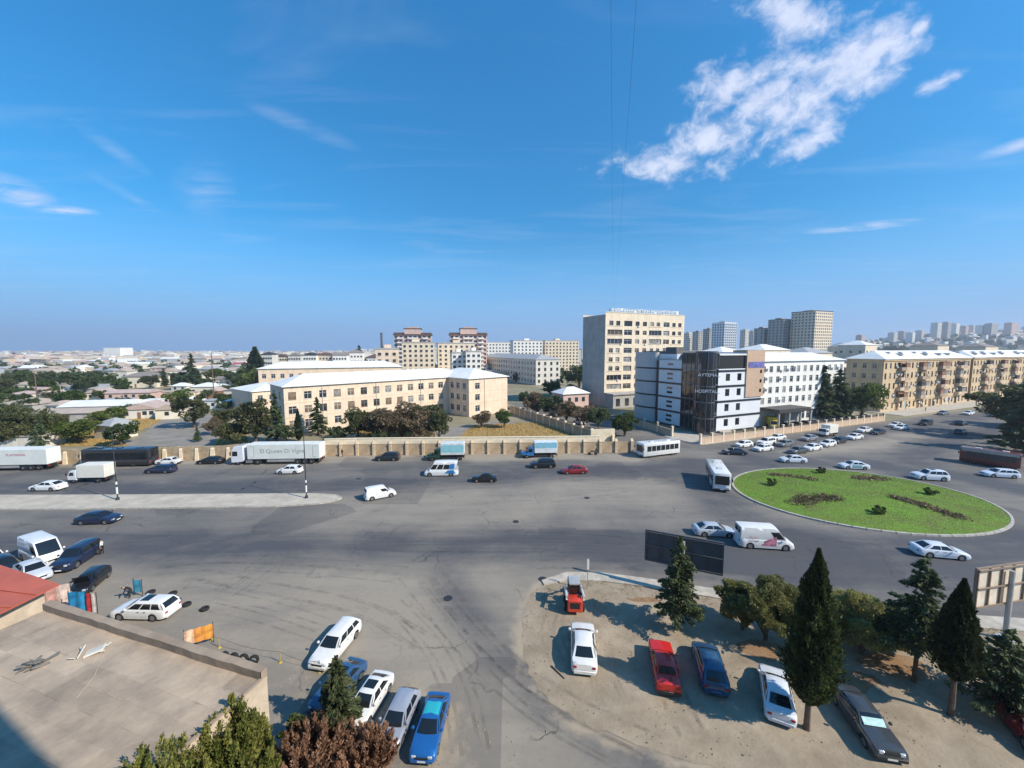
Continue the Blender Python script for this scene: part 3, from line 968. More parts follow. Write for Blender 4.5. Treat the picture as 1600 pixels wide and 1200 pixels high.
METAL_ROOF = seam_roof_mat('pale_metal_roof', (0.76, 0.77, 0.75))
GREY_ROOF = seam_roof_mat('grey_metal_roof', (0.36, 0.37, 0.38))
DULL_ROOF = seam_roof_mat('dull_brown_roof', (0.24, 0.21, 0.19))
RED_ROOF = seam_roof_mat('red_metal_roof', (0.42, 0.075, 0.045))
PEACH = pmat('peach_stone_wall', (0.76, 0.60, 0.45), streak=.55, rough=.85, var=.10, scale=.35, detail=7, bump=.12, bscale=5)
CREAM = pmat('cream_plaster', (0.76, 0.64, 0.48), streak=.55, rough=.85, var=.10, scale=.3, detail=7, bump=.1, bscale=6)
PLAIN = pmat('pale_plaster', (0.66, 0.63, 0.57), streak=.55, rough=.85, var=.10, scale=.3, detail=7, bump=.1, bscale=6)
WHITEP = pmat('white_plaster', (0.80, 0.78, 0.73), streak=.55, rough=.8, var=.07, scale=.3, detail=7, bump=.08, bscale=6)
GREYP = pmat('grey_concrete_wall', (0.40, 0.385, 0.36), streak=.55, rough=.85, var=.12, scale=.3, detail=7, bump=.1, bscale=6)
OCHRE = pmat('yellow_stone_wall', (0.60, 0.45, 0.275), streak=.55, rough=.85, var=.12, scale=.4, detail=7, bump=.14, bscale=5)
PINKP = pmat('pink_plaster', (0.60, 0.43, 0.37), rough=.85, var=.10, scale=.3, detail=7)
BROWNB = pmat('brown_brick', (0.26, 0.16, 0.12), rough=.85, var=.15, scale=.6, detail=7)
TAR = pmat('tar_roof', (0.14, 0.13, 0.12), rough=.9, var=.2, scale=.4, detail=7)
DARKF = pmat('dark_frame', (0.05, 0.045, 0.045), rough=.5, var=.1)
RUST = pmat('rusty_brown_sheet', (0.26, 0.14, 0.085), rough=.8, var=.2, scale=1.2)
AC_MAT = pmat('air_conditioner_shell', (0.62, 0.62, 0.60), rough=.5, var=.1)
BALC = pmat('balcony_sheet', (0.50, 0.38, 0.27), rough=.7, var=.2, scale=.5, rand=.3)
CURTAIN = pmat('curtained_glass', (0.30, 0.29, 0.27), rough=.25, var=.4, scale=.8, spec=.7)
BLACKG = pmat('black_facade_glass', (0.012, 0.016, 0.022), rough=.05, var=.2, spec=.8)
BLACKB = pmat('black_band', (0.02, 0.022, 0.028), rough=.4, var=.1)
HWHITE = pmat('white_facade_panel', (0.70, 0.72, 0.75), rough=.35, var=.04, scale=.3)
HSHADE = pmat('shade_grey_cladding', (0.52, 0.50, 0.49), rough=.5, var=.06, scale=.3)  # white cladding greyed: shade on the curved end is put into the colour
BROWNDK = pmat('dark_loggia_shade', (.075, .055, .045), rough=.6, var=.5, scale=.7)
SCHOOL_G = pmat('brownish_school_glass', (.24, .18, .13), rough=.2, var=.45, scale=.5)
BROWNF = pmat('brown_window_frame', (.34, .24, .17), rough=.6, var=.1)
DBROWN = pmat('dark_brown_roof_edge', (.13, .075, .06), rough=.8, var=.15)
TAN = pmat('tan_panel', (0.52, 0.36, 0.25), rough=.5, var=.08)


def text_mesh(name, body, size, mat, root, loc, ang, depth=.04, align='CENTER', sx=1.0):
    cu = bpy.data.curves.new(name, 'FONT')
    cu.body = body; cu.size = size; cu.extrude = depth / 2; cu.align_x = align
    tmp = bpy.data.objects.new('tmp', cu); COL.objects.link(tmp)
    dg = bpy.context.evaluated_depsgraph_get()
    me = bpy.data.meshes.new_from_object(tmp.evaluated_get(dg))
    bpy.data.objects.remove(tmp); bpy.data.curves.remove(cu)
    me.name = name
    me.transform(Matrix.Rotation(math.pi / 2, 4, 'X') @ Matrix.Diagonal((sx, 1, 1, 1)))
    me.materials.clear(); me.materials.append(mat)
    return link(name, me, root, loc, ang)


# ------------------------------------------------------------------ the school
a_s = math.atan2(35.0, 36.1)
sch = thing('school_building', 'three-storey peach school with pale metal roof behind the long stone wall', 'school', (-57.9, 100, 0), a_s)
SL, SD, SH, WX, WY = 50.3, 13.0, 12.3, 17.0, -11.4
ops = []
cols = [1.9 + k * 3.78 for k in range(13)]
for u in cols:
    for v in (1.5, 5.2, 8.9):
        ops.append((u - .95, u + .95, v, v + 2.0))
wall(sch, (0, 0), 0, SL, SH, ops, PEACH)
for u in cols:
    for v in (1.5, 5.2, 8.9):
        window(sch, (0, 0), 0, u, v, 1.9, 2.0, 1, pane=rnd.choice((SCHOOL_G, SCHOOL_G, WIN_GLASS, CURTAIN)), frame=rnd.choice((WIN_WHITE, BROWNF)))
wo = [(y - .9, y + .9, v, v + 2.0) for y in (2.2, 5.6, 9.0) for v in (1.5, 5.2, 8.9)]
wall(sch, (SL, 0), -math.pi / 2, -WY, SH, wo, PEACH)
for o in wo:
    window(sch, (SL, 0), -math.pi / 2, (o[0] + o[1]) / 2, o[2], 1.8, 2.0, 1)
wo = [(2.6, 4.5, v, v + 2.0) for v in (1.5, 5.2, 8.9)]
wall(sch, (SL, WY), 0, WX, SH, wo, PEACH)
for o in wo:
    window(sch, (SL, WY), 0, 3.55, o[2], 1.9, 2.0, 1)
wall(sch, (SL + WX, WY), math.pi / 2, SD - WY, SH, [], PEACH)
wall(sch, (SL + WX, SD), math.pi, SL + WX, SH, [], PEACH)
wo = [(y - .9, y + .9, v, v + 2.0) for y in (3.5, 9.5) for v in (1.5, 5.2, 8.9)]
wall(sch, (0, SD), -math.pi / 2, SD, SH, wo, PEACH)
for o in wo:
    window(sch, (0, SD), -math.pi / 2, (o[0] + o[1]) / 2, o[2], 1.8, 2.0, 1)
mb = MB()
for v in (4.35, 8.05):
    mb.box(-.06, SL - .02, -.07, -.002, v, v + .22)
    mb.box(SL - .07, SL - .002, WY - .07, -.08, v, v + .22)
    mb.box(SL, SL + WX + .06, WY - .07, WY - .002, v, v + .22)
mb.build('string_course', PEACH, sch)
hip_roof(sch, 0, SL + WX / 2, 0, SD, SH + .16, 2.7, .55, METAL_ROOF, inset=SD * .55)
hip_roof(sch, SL, SL + WX, WY, SD, SH + .17, 2.75, .55, METAL_ROOF, inset=WX * .5)
for u, y in ((9.3, -.1), (24.5, -.1), (39.5, -.1), (SL + 6.5, WY - .1)):
    MB().tube([(u, y, SH), (u, y, .3)], .06, 6).build('downpipe', GREYP, sch)
# low wings behind the school, to its left
ann = thing('school_annex', 'lower peach school wing with pale roof at the left end of the school', 'school', G(396, 652), a_s + .15)
AL, AD, AH = 15.0, 18.0, 8.2
wo = [(u - .8, u + .8, v, v + 1.7) for u in (2.3, 5.8, 9.3, 12.8) for v in (1.4, 5.2)]
wall(ann, (0, 0), 0, AL, AH, wo, PEACH)
for o in wo:
    window(ann, (0, 0), 0, (o[0] + o[1]) / 2, o[2], 1.6, 1.7, 1)
wall(ann, (AL, 0), math.pi / 2, AD, AH, [], PEACH); wall(ann, (AL, AD), math.pi, AL, AH, [], PEACH); wall(ann, (0, AD), -math.pi / 2, AD, AH, [], PEACH)
hip_roof(ann, 0, AL, 0, AD, AH + .15, 2.0, .5, METAL_ROOF)
rear = thing('school_rear_block', 'long peach school block with pale hipped roof rising behind the school', 'school', G(406, 627), R(20))
RL, RD, RH = 58.0, 15.0, 13.6
cols = [2 + k * 3.4 for k in range(16)]
wo = [(u - .8, u + .8, v, v + 1.8) for u in cols for v in (5.6, 9.6)]
wall(rear, (0, 0), 0, RL, RH, wo, PEACH)
for o in wo:
    window(rear, (0, 0), 0, (o[0] + o[1]) / 2, o[2], 1.6, 1.8, 1)
wall(rear, (RL, 0), math.pi / 2, RD, RH, [], PEACH); wall(rear, (RL, RD), math.pi, RL, RH, [], PEACH); wall(rear, (0, RD), -math.pi / 2, RD, RH, [], PEACH)
hip_roof(rear, 0, RL, 0, RD, RH + .15, 2.6, .5, METAL_ROOF)

# ------------------------------------------------------------------ the ten-storey block
tb = thing('apartment_tower', 'cream ten-storey apartment block with loggias and a blank side wall painted grey as shade', 'apartment block', (35, 150, 0), R(24))
TL, TD, TH = 40.0, 14.7, 35.6
rows = [31.7 - 3.45 * k for k in range(8)]
rr_ = random.Random(5)
ops, wins = [], []
for k, zc in enumerate(rows):
    log = rr_.random() < .45 or k in (1, 2)
    if log: segs = [(1.0, 8.0, 3, 2.05)]
    else: segs = [(1.8, 3.7, 1, 1.75), (5.0, 6.9, 1, 1.75)]
    segs += [(8.8, 12.7, 1, 2.05)]
    segs += [(14.3, 16.3, 1, 1.7), (18.0, 20.0, 1, 1.7)]
    segs += [(21.2, 27.7, 3, 2.05)] if rr_.random() < .7 or k == 1 else [(21.8, 23.6, 1, 1.6), (25.0, 26.8, 1, 1.6)]
    segs += [(28.7, 31.9, 1, 1.9)]
    segs += [(32.8, 39.1, 3, 2.05)] if rr_.random() < .75 else [(33.4, 35.2, 1, 1.6), (36.6, 38.4, 1, 1.6)]
    for (a, b, st, hh) in segs:
        ops.append((a, b, zc - hh / 2, zc + hh / 2)); wins.append(((a + b) / 2, zc - hh / 2, b - a, hh, st))
wall(tb, (0, 0), 0, TL, TH, ops, CREAM, rec=.35)
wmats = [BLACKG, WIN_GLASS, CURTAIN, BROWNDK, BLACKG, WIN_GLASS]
wframes = [DARKF, WIN_WHITE, WIN_WHITE]
for (u, v, w, h, st) in wins:
    window(tb, (0, 0), 0, u, v, w, h, st, rec=.35, pane=rr_.choice(wmats), frame=rr_.choice(wframes), sill=False)
wall(tb, (TL, 0), math.pi / 2, TD, TH, [], CREAM)
wall(tb, (TL, TD), math.pi, TL, TH, [], CREAM)
wall(tb, (0, TD), -math.pi / 2, TD, TH - .8, [], GREYP)  # side turned from the sun: its shade is painted in as grey
mb = MB(); mb.box(.02, TL - .02, .02, TD - .02, TH - .9, TH - .75); mb.build('roof', TAR, tb)
mb = MB(); mb.box(-.1, TL + .1, -.12, .25, TH + .003, TH + .25); mb.box(TL - .25, TL + .1, .26, TD, TH + .003, TH + .25); mb.build('parapet', CREAM, tb)
mb = MB()
for k, zc in enumerate(rows[:-1]):
    mb.box(1.1, 8.1, -.14, -.003, zc - 1.05, zc - .87); mb.box(21.1, 27.7, -.14, -.003, zc - 1.05, zc - .87); mb.box(32.7, 39.1, -.14, -.003, zc - 1.05, zc - .87)
mb.build('loggia_edge', CREAM, tb)
mb = MB(); mb.box(0, 16, -5.5, -.02, 0, 5.0); mb.box(-.4, 16.4, -6.0, -.02, 5.003, 5.4); mb.build('shop_extension', GREYP, tb)
for u, w in ((2.2, 1.8), (6.4, 1.8), (11.2, 3.6), (14.6, 1.4)):
    mb = MB(); mb.box(u - w / 2, u + w / 2, -5.56, -5.502, .8, 3.6); o = mb.build('shop_window', WIN_GLASS, tb)
acm = MB().box(0, .8, -.36, -.003, 0, .55).mesh('air_conditioner', (AC_MAT,))
for k in range(9):
    link('air_conditioner', acm, tb, (rr_.uniform(2, 38), 0, rr_.choice(rows) - 1.3))
# what stands on its roof
sg = thing('rooftop_sign', 'row of white sign letters on a frame along the roof edge of the ten-storey block', 'sign', tb.matrix_world @ Vector((0, 0, 0)), 0)
sg.location = Vector((35, 150, TH + .25)) + Vector((math.cos(R(24)) * 2.0 - math.sin(R(24)) * .7, math.sin(R(24)) * 2.0 + math.cos(R(24)) * .7, 0))
sg.rotation_euler = (0, 0, R(24))
mb = MB()
for x in np.arange(.4, 36, 2.2):
    mb.tube([(x, 0, -.25), (x, 0, 1.3)], .05, 5); mb.tube([(x, .9, -.95), (x, 0, 1.1)], .04, 4)
mb.box(0, 36, -.05, .05, .5, .6); mb.box(0, 36, -.05, .05, 1.05, 1.15)
mb.build('frame', DARKF, sg)
x = 1.2
while x < 34.5:
    w = rr_.uniform(.8, 1.5); mb = MB()
    mb.box(x, x + .3, -.17, -.06, .15, 1.55); mb.box(x + w - .3, x + w, -.17, -.06, .15, 1.55)
    mb.box(x + .3, x + w - .3, -.17, -.06, rr_.choice((.15, .7, 1.25)), rr_.choice((.95, 1.0, 1.55)) + .02)
    mb.build('letter', WIN_WHITE, sg); x += w + rr_.uniform(.25, .6)

# ------------------------------------------------------------------ the hospital on the corner
ho = thing('hospital_building', 'white hospital with black bands and a dark glass corner tower', 'hospital', (50.5, 101, 0), R(24))
HH = 21.0
# glass corner
mb = MB(); mb.box(.05, 3.0, .05, 9.0, .1, HH - .2); mb.build('glass_core', BLACKG, ho)
mb = MB()
for z in np.arange(.3, HH + .1, 4.1):
    mb.box(-.06, 3.05, -.06, .045, z, z + .22); mb.box(-.06, .045, .05, 9.05, z, z + .22)
for y in np.arange(.05, 9.1, 1.5):
    mb.box(-.05, .04, y - .05, y + .05, .55, HH - .4)
for x in np.arange(0.05, 3.1, .98):
    mb.box(x - .05, x + .05, -.05, .04, .55, HH - .4)
mb.build('curtain_wall_frame', pmat('steel_grey_frame', (.16, .18, .2), rough=.4, metal=.4, var=.1), ho)
mb = MB(); rings = []
for z in (.12, HH + .4):
    rings.append([(-.6 + 2.1 * math.cos(a), 1.0 + 2.6 * math.sin(a), z) for a in np.linspace(math.pi * .55, math.pi * 1.62, 12)])
mb.loft(rings, False, False)
mb.build('round_glass_bay', BLACKG, ho, smooth=True, fix=False)
mb = MB()
for z in (.2, 4.2, 8.3, 12.4, 16.5, HH + .1):
    mb.loft([[(-.6 + (2.1 + o) * math.cos(a), 1.0 + (2.6 + o) * math.sin(a), z + dz) for o, dz in ((.0, 0), (.09, 0), (.09, .24), (.0, .24))] for a in np.linspace(math.pi * .55, math.pi * 1.62, 12)])
for a in np.linspace(math.pi * .55, math.pi * 1.62, 7):
    p = (-.6 + 2.14 * math.cos(a), 1.0 + 2.64 * math.sin(a))
    mb.tube([(p[0], p[1], .1), (p[0], p[1], HH + .4)], .06, 5)
mb.build('bay_mullions', pmat('steel_grey_frame', (.16, .18, .2)), ho)
LETTER = pmat('white_letter', (.82, .82, .82), rough=.4, var=0)
text_mesh('sign_text', 'AYTEMA', 1.15, LETTER, ho, (-2.4, -1.3, 15.1), R(-42), .06)
text_mesh('sign_text', 'HOSPITAL', 1.15, LETTER, ho, (-2.6, -1.2, 11.0), R(-42), .06)
for zz in (14.98, 10.88):
    mb = MB(); mb.box(-3.0, 3.0, .05, .13, 0, .1); mb.box(-.1, .1, .13, 1.2, 0, .1); mb.build('sign_rail', DARKF, ho, (-2.5, -1.25, zz), R(-42))


def banded(x0, x1, y, face, zt, name):
    """white cladding with black bands at each floor; face 'front' or 'left'"""
    for z in (0.0, 4.0, 8.0, 12.0, 16.0):
        mbb = MB()
        t = min(zt, z + 4.0)
        if t <= z: continue
        if face == 'front':
            mbb.box(x0, x1, y - .16, y + .05, z, z + .5)
        else:
            mbb.box(y - .16, y + .05, x0, x1, z, z + .5)
        mbb.build(name, BLACKB, ho)


# front block, x 3..20
wo = []
for u in (3.6, 8.0):
    for v in (1.6, 5.6, 9.6, 13.6):
        wo.append((u - .8, u + .8, v, v + 1.9))
wall(ho, (3.05, 0), 0, 17.0, HH - 4.2, wo, HWHITE)
for o in wo:
    window(ho, (3.05, 0), 0, (o[0] + o[1]) / 2, o[2], 1.6, 1.9, 0, frame=DARKF, pane=BLACKG, sill=False)
banded(3.05, 20.1, 0, 'front', 17, 'black_band')
wall(ho, (20.05, 0), math.pi / 2, 16, HH, [], HWHITE)
mb = MB(); mb.box(3.05, 13.4, .25, 12, HH - 4.2, HH - .7); mb.build('penthouse_glass', BLACKG, ho)
mb = MB(); mb.box(3.05, 13.6, -.2, 12.2, HH - .7, HH - .3); mb.build('roof_edge', WIN_WHITE, ho)
mb = MB(); mb.box(13.4, 20.6, -.3, .245, 9.0, HH + .6); mb.box(20.06, 20.7, .246, 9, 9.0, HH + .6); mb.build('tan_cladding', TAN, ho)
for v in (10.2, 12.8, 15.4):
    mb = MB(); mb.box(18.9, 19.6, -.36, -.302, v, v + .9); mb.build('window', BLACKG, ho)
mb = MB(); mb.box(14.0, 20.4, -.38, -.302, 16.9, 18.5); mb.build('sign_band', pmat('blue_violet_sign', (.16, .16, .42), rough=.4, var=.3, scale=.9), ho)
# left side: banded panel, dark recess, curved end
wo = [(7.0 - t, 8.4 - t, v, v + .55) for t in (3.9,) for z in (0.0, 4.0, 8.0, 12.0) for v in (z + 1.3, z + 2.75)]
wall(ho, (0.0, 17.5), -math.pi / 2, 8.5, HH - 2.2, [], HWHITE)
for z in (0.0, 4.0, 8.0, 12.0, 16.0):
    for v in (z + 1.3, z + 2.6):
        if v > HH - 3.4: continue
        mb = MB(); mb.box(-.05, .0, 12.2, 14.2, v, v + .6); mb.build('window', BLACKG, ho)
banded(9.05, 17.5, 0, 'left', 17, 'black_band')
mb = MB(); mb.box(.6, 6, 9.1, 28.0, .05, HH - 2.4); mb.build('core', BLACKB, ho)
mb = MB(); mb.box(-.1, 6.0, 9.0, 17.6, HH - 2.2, HH - 1.9); mb.build('roof_edge', GREYP, ho)
rings = []
arc = [(.9 - 2.6 * math.sin(t) ** .8, 19.0 + 9.0 * (t / math.pi)) for t in np.linspace(.001, math.pi - .001, 14)]
arc = [(.9 - 1.9 * math.sin(t), 19.0 + 4.6 * (1 - math.cos(t))) for t in np.linspace(0, math.pi, 14)]
mb = MB(); mb.loft([[(x, y, z) for x, y in arc] for z in (0, HH)], False, False); mb.build('curved_wall', HSHADE, ho, smooth=True, fix=False)
mb = MB(); mb.box(.85, 1.4, 19.0, 28.3, 0, HH); mb.build('end_wall', HSHADE, ho)
for z in (4.0, 8.0, 12.0, 16.0):
    mb = MB()
    ins = [(.95 - 1.9 * math.sin(t) * 1.04, 19.0 + 4.6 * (1 - math.cos(t))) for t in np.linspace(.02, math.pi - .9, 12)]
    mb.loft([[(x, y, z), (x - .1, y - .02, z), (x - .1, y - .02, z + .45), (x, y, z + .45)] for x, y in ins])
    mb.build('black_band', BLACKB, ho)
mb = MB(); mb.box(1.41, 20.0, 12.2, 28.3, 0, HH - .5); mb.build('rear_block', HWHITE, ho)
mb = MB(); mb.box(2, 19, 13, 27, HH - .49, HH + .3); mb.box(4, 7, 15, 19, HH + .31, HH + 1.5); mb.build('roof', TAR, ho)
# entrance steps
mb = MB()
for k in range(4):
    mb.box(3.4, 7.5, -2.2 + k * .4, -.17, k * .17, (k + 1) * .17)
mb.build('entrance_steps', SLAB, ho)

# ------------------------------------------------------------------ the white clinic beside it
u0 = np.array((50.5, 101)) + AVE * 21.4 - NRM * 1.5
cl = thing('clinic_building', 'white four-storey clinic with pale roof and ground-floor porch beside the hospital', 'clinic', (u0[0], u0[1], 0), R(24))
CL, CD, CH = 41.0, 13.0, 18.4
cols = [1.8 + k * 3.14 for k in range(13)]
wo = [(u - .75, u + .75, v, v + 1.75) for u in cols for v in (6.3, 9.3, 12.3, 15.3)]
wo += [(u - 1.1, u + 1.1, .9, 3.4) for u in cols[5:]]
wall(cl, (0, 0), 0, CL, CH, wo, WHITEP)
for o in wo:
    window(cl, (0, 0), 0, (o[0] + o[1]) / 2, o[2], o[1] - o[0], o[3] - o[2], 1, pane=rr_.choice((WIN_GLASS, CURTAIN, WIN_GLASS)))
wo = [(u - .75, u + .75, v, v + 1.75) for u in (3.2, 9.6) for v in (6.3, 9.3, 12.3, 15.3)]
wall(cl, (CL, 0), math.pi / 2, CD, CH, wo, WHITEP)
for o in wo:
    window(cl, (CL, 0), math.pi / 2, (o[0] + o[1]) / 2, o[2], 1.5, 1.75, 1)
wall(cl, (CL, CD), math.pi, CL, CH, [], WHITEP); wall(cl, (0, CD), -math.pi / 2, CD, CH, [], WHITEP)
hip_roof(cl, 0, CL, 0, CD, CH + .16, 2.3, .5, seam_roof_mat('white_metal_roof', (.74, .73, .70)))
mb = MB(); mb.box(.2, 15, -6.0, -.02, 4.6, 5.1); mb.box(.6, 14.6, -5.6, -.02, 5.103, 5.5); mb.build('porch_roof', DARKF, cl)
for x in (.5, 5, 10, 14.6):
    MB().box(x, x + .4, -5.7, -5.3, 0, 4.6).build('porch_post', GREYP, cl)
mb = MB(); mb.box(7.5, 14.4, -3.0, -.02, 0, 4.2); mb.build('porch_room', GREYP, cl)
for k in range(14):
    link('air_conditioner', acm, cl, (rr_.choice(cols) + 1.05, 0, rr_.choice((6.4, 9.4, 12.4, 15.4)) + rr_.uniform(0, 1)))

# ------------------------------------------------------------------ the yellow five-storey terraces


def terrace(name, label, p, L, nb, seed):
    q = random.Random(seed)
    t = thing(name, label, 'apartment block', (p[0], p[1], 0), R(24))
    Dp, Hh, fl = 11.0, 18.3, 3.55
    bay = L / nb
    ops, ws = [], []
    balc = []
    for k in range(nb):
        u = bay * (k + .5)
        for f in range(5):
            v = .9 + f * fl
            if f == 0 and 3 <= k < nb - 2 and q.random() < .5:
                ops.append((u - 1.05, u + 1.05, .15, 2.9)); ws.append((u, .15, 2.1, 2.75, 0, 1)); continue
            w = 1.15 if (k % 5) in (0, 1, 2) else 1.35
            ops.append((u - w / 2, u + w / 2, v, v + 1.95)); ws.append((u, v, w, 1.95, 1, 0))
            if f > 0 and k % 5 in (3, 4) and k > 1:
                balc.append((u, f))
    wall(t, (0, 0), 0, L, Hh, ops, OCHRE, rec=.25)
    SHOP = [pmat('pale_green_shopfront', (.42, .5, .46), rough=.4), pmat('white_shopfront', (.7, .7, .68), rough=.4), BLACKG, RUST]
    for (u, v, w, h, st, shop) in ws:
        window(t, (0, 0), 0, u, v, w, h, st, rec=.25, pane=q.choice(SHOP) if shop else q.choice((WIN_GLASS, WIN_GLASS, BLACKG, CURTAIN)),
               frame=q.choice((WIN_WHITE, DARKF, RUST)))
    wo = [(u - .6, u + .6, .9 + f * fl, 2.8 + f * fl) for u in (2.6, 5.5, 8.4) for f in range(1, 5)]
    wall(t, (0, Dp), -math.pi / 2, Dp, Hh, wo, OCHRE, rec=.25)
    for o in wo:
        window(t, (0, Dp), -math.pi / 2, (o[0] + o[1]) / 2, o[2], 1.2, 1.9, 1, rec=.25)
    wall(t, (L, 0), math.pi / 2, Dp, Hh, [], OCHRE); wall(t, (L, Dp), math.pi, L, Hh, [], OCHRE)
    for (u, f) in balc:
        b = MB(); z = f * fl + .28; w = bay * .46
        b.box(u - w, u + w, -1.25, -.003, z - .16, z)
        b.box(u - w, u + w, -1.25, -1.19, z, z + 1.0); b.box(u - w, u - w + .06, -1.18, -.003, z, z + 1.0); b.box(u + w - .06, u + w, -1.18, -.003, z, z + 1.0)
        o = b.build('balcony', BALC, t)
        r = q.random()
        if r < .5:
            b = MB(); b.box(u - w + .02, u + w - .02, -1.22, -.01, z + 1.003, z + 2.55)
            b.build('enclosure', q.choice((RUST, DARKF, RUST, CURTAIN)), o)
            b = MB(); b.box(u - w - .05, u + w + .05, -1.4, -.003, z + 2.553, z + 2.68); b.build('canopy', q.choice((RUST, GREYP, DARKF)), o)
        elif r < .75:
            b = MB(); b.quad((u - w, -1.4, z + 2.3), (u + w, -1.4, z + 2.3), (u + w, -.003, z + 2.8), (u - w, -.003, z + 2.8)); b.build('awning', q.choice((RUST, GREYP)), o)
    mb = MB(); mb.box(-.25, L + .25, -.3, -.003, Hh - .55, Hh - .1); mb.box(-.1, L, -.12, -.003, fl - .2, fl + .1); mb.build('cornice', OCHRE, t)
    pim = MB().box(-.3, .3, -.14, -.003, fl + .11, Hh - .56).mesh('pilaster', (OCHRE,))
    for k in range(0, nb + 1, 5):
        link('pilaster', pim, t, (bay * k, 0, 0))
    r = hip_roof(t, 0, L, 0, Dp, Hh + .16, 2.9, .55, METAL_ROOF, inset=6.0)
    for k in range(int(L / 9)):
        x = 6 + k * 9 + q.uniform(-1, 1)
        for yy, zz in ((1.7, 1.05), (3.6, 2.05)):
            if q.random() < .75:
                b = MB(); xx = x + (4 if yy > 2 else 0)
                b.box(xx, xx + 1.3, yy - .5, yy + 1.5, Hh + .16 + zz * .55, Hh + zz * .55 + .95)
                b.add([(xx - .15, yy - .7, Hh + zz * .55 + .95), (xx + 1.45, yy - .7, Hh + zz * .55 + .95), (xx + .65, yy - .7, Hh + zz * .55 + 1.5),
                       (xx - .15, yy + 2.2, Hh + zz * .55 + .95), (xx + 1.45, yy + 2.2, Hh + zz * .55 + .95), (xx + .65, yy + 2.2, Hh + zz * .55 + 1.5)],
                      [(0, 1, 2), (0, 2, 5, 3), (1, 4, 5, 2), (3, 5, 4)])
                b.build('dormer', GREY_ROOF, r)
    for k in range(int(L * .7)):
        link('air_conditioner', acm, t, (q.uniform(2, L - 2), 0, q.randrange(0, 5) * fl + 1.0 + q.uniform(0, 1.2)))
    return t


terrace('yellow_terrace', 'yellow stone five-storey apartment block with balconies, nearest the clinic', YB0, 67.0, 22, 3)
p = YB0 + AVE * 69.5
terrace('yellow_terrace', 'second yellow stone apartment block further up the avenue, cut by the picture edge', p, 80.0, 26, 4)
mb = MB(); mb.box(67.0, 69.5, .6, 10, 0, 17.5)
lk = mb.build('brick_link', BROWNB, None, (YB0[0], YB0[1], 0), R(24))
tag(lk, 'narrow dark brown link between the two yellow apartment blocks', 'building')

# ------------------------------------------------------------------ blocks further back


def plain_block(name, label, cat, p, ang, L, Dp, Hh, wmat, rmat, floors, bays, roof='flat', group=None, sides=(1, 0, 1), wmat_side=None, ww=1.5, wh=1.5, parapet=.8, gdepth=.05, stripes=False, rise=2.5, pane=None):
    """a block far enough away that its many small windows are one part"""
    t = thing(name, label, cat, (p[0], p[1], 0), ang, group)
    mb = MB(); mb.box(0, L, 0, Dp, 0, Hh); mb.build('wall', wmat, t)
    w = MB(); fh = Hh / (floors + .3)
    fr = MB()
    for f in range(floors):
        z = fh * f + fh * .38
        if sides[0]:
            for k in range(bays):
                u = L * (k + .5) / bays
                w.box(u - ww / 2, u + ww / 2, -gdepth, -.004, z, z + wh)
                fr.box(u - ww / 2 - .12, u + ww / 2 + .12, -gdepth - .08, -gdepth + .02, z - .2, z - .02)
        nb = max(2, int(Dp / (L / bays)))
        for sd, on in ((1, sides[1]), (-1, sides[2])):
            if on:
                for k in range(nb):
                    u = Dp * (k + .5) / nb
                    if sd > 0: w.box(L + .004, L + gdepth, u - ww / 2, u + ww / 2, z, z + wh)
                    else: w.box(-gdepth, -.004, u - ww / 2, u + ww / 2, z, z + wh)
    if w.v:
        tag(w.build('windows', pane or WIN_GLASS, t, fix=False), kind='stuff')
    if fr.v and not stripes:
        tag(fr.build('window_sills', wmat, t, fix=False), kind='stuff')
    if stripes:
        s = MB()
        for k in range(bays + 1):
            u = L * k / bays
            s.box(u - .35, u + .35, -.45, -.004, 0, Hh)
        s.build('fins', wmat, t)
    if roof == 'flat':
        mb = MB(); mb.box(-.15, L + .15, -.15, .25, Hh + .002, Hh + parapet); mb.box(-.15, .25, .26, Dp, Hh + .002, Hh + parapet)
        mb.box(L - .25, L + .15, .26, Dp, Hh + .002, Hh + parapet); mb.build('parapet', rmat, t)
        mb = MB(); q = random.Random(int(L * 10 + Hh)); x = q.uniform(.2, .5) * L
        mb.box(x, x + min(5, L * .3), Dp * .4, Dp * .8, Hh + .002, Hh + 2.6); mb.build('roof_hut', wmat_side or wmat, t)
    else:
        hip_roof(t, 0, L, 0, Dp, Hh + .15, rise, .4, rmat, gable=(roof == 'gable'))
    return t


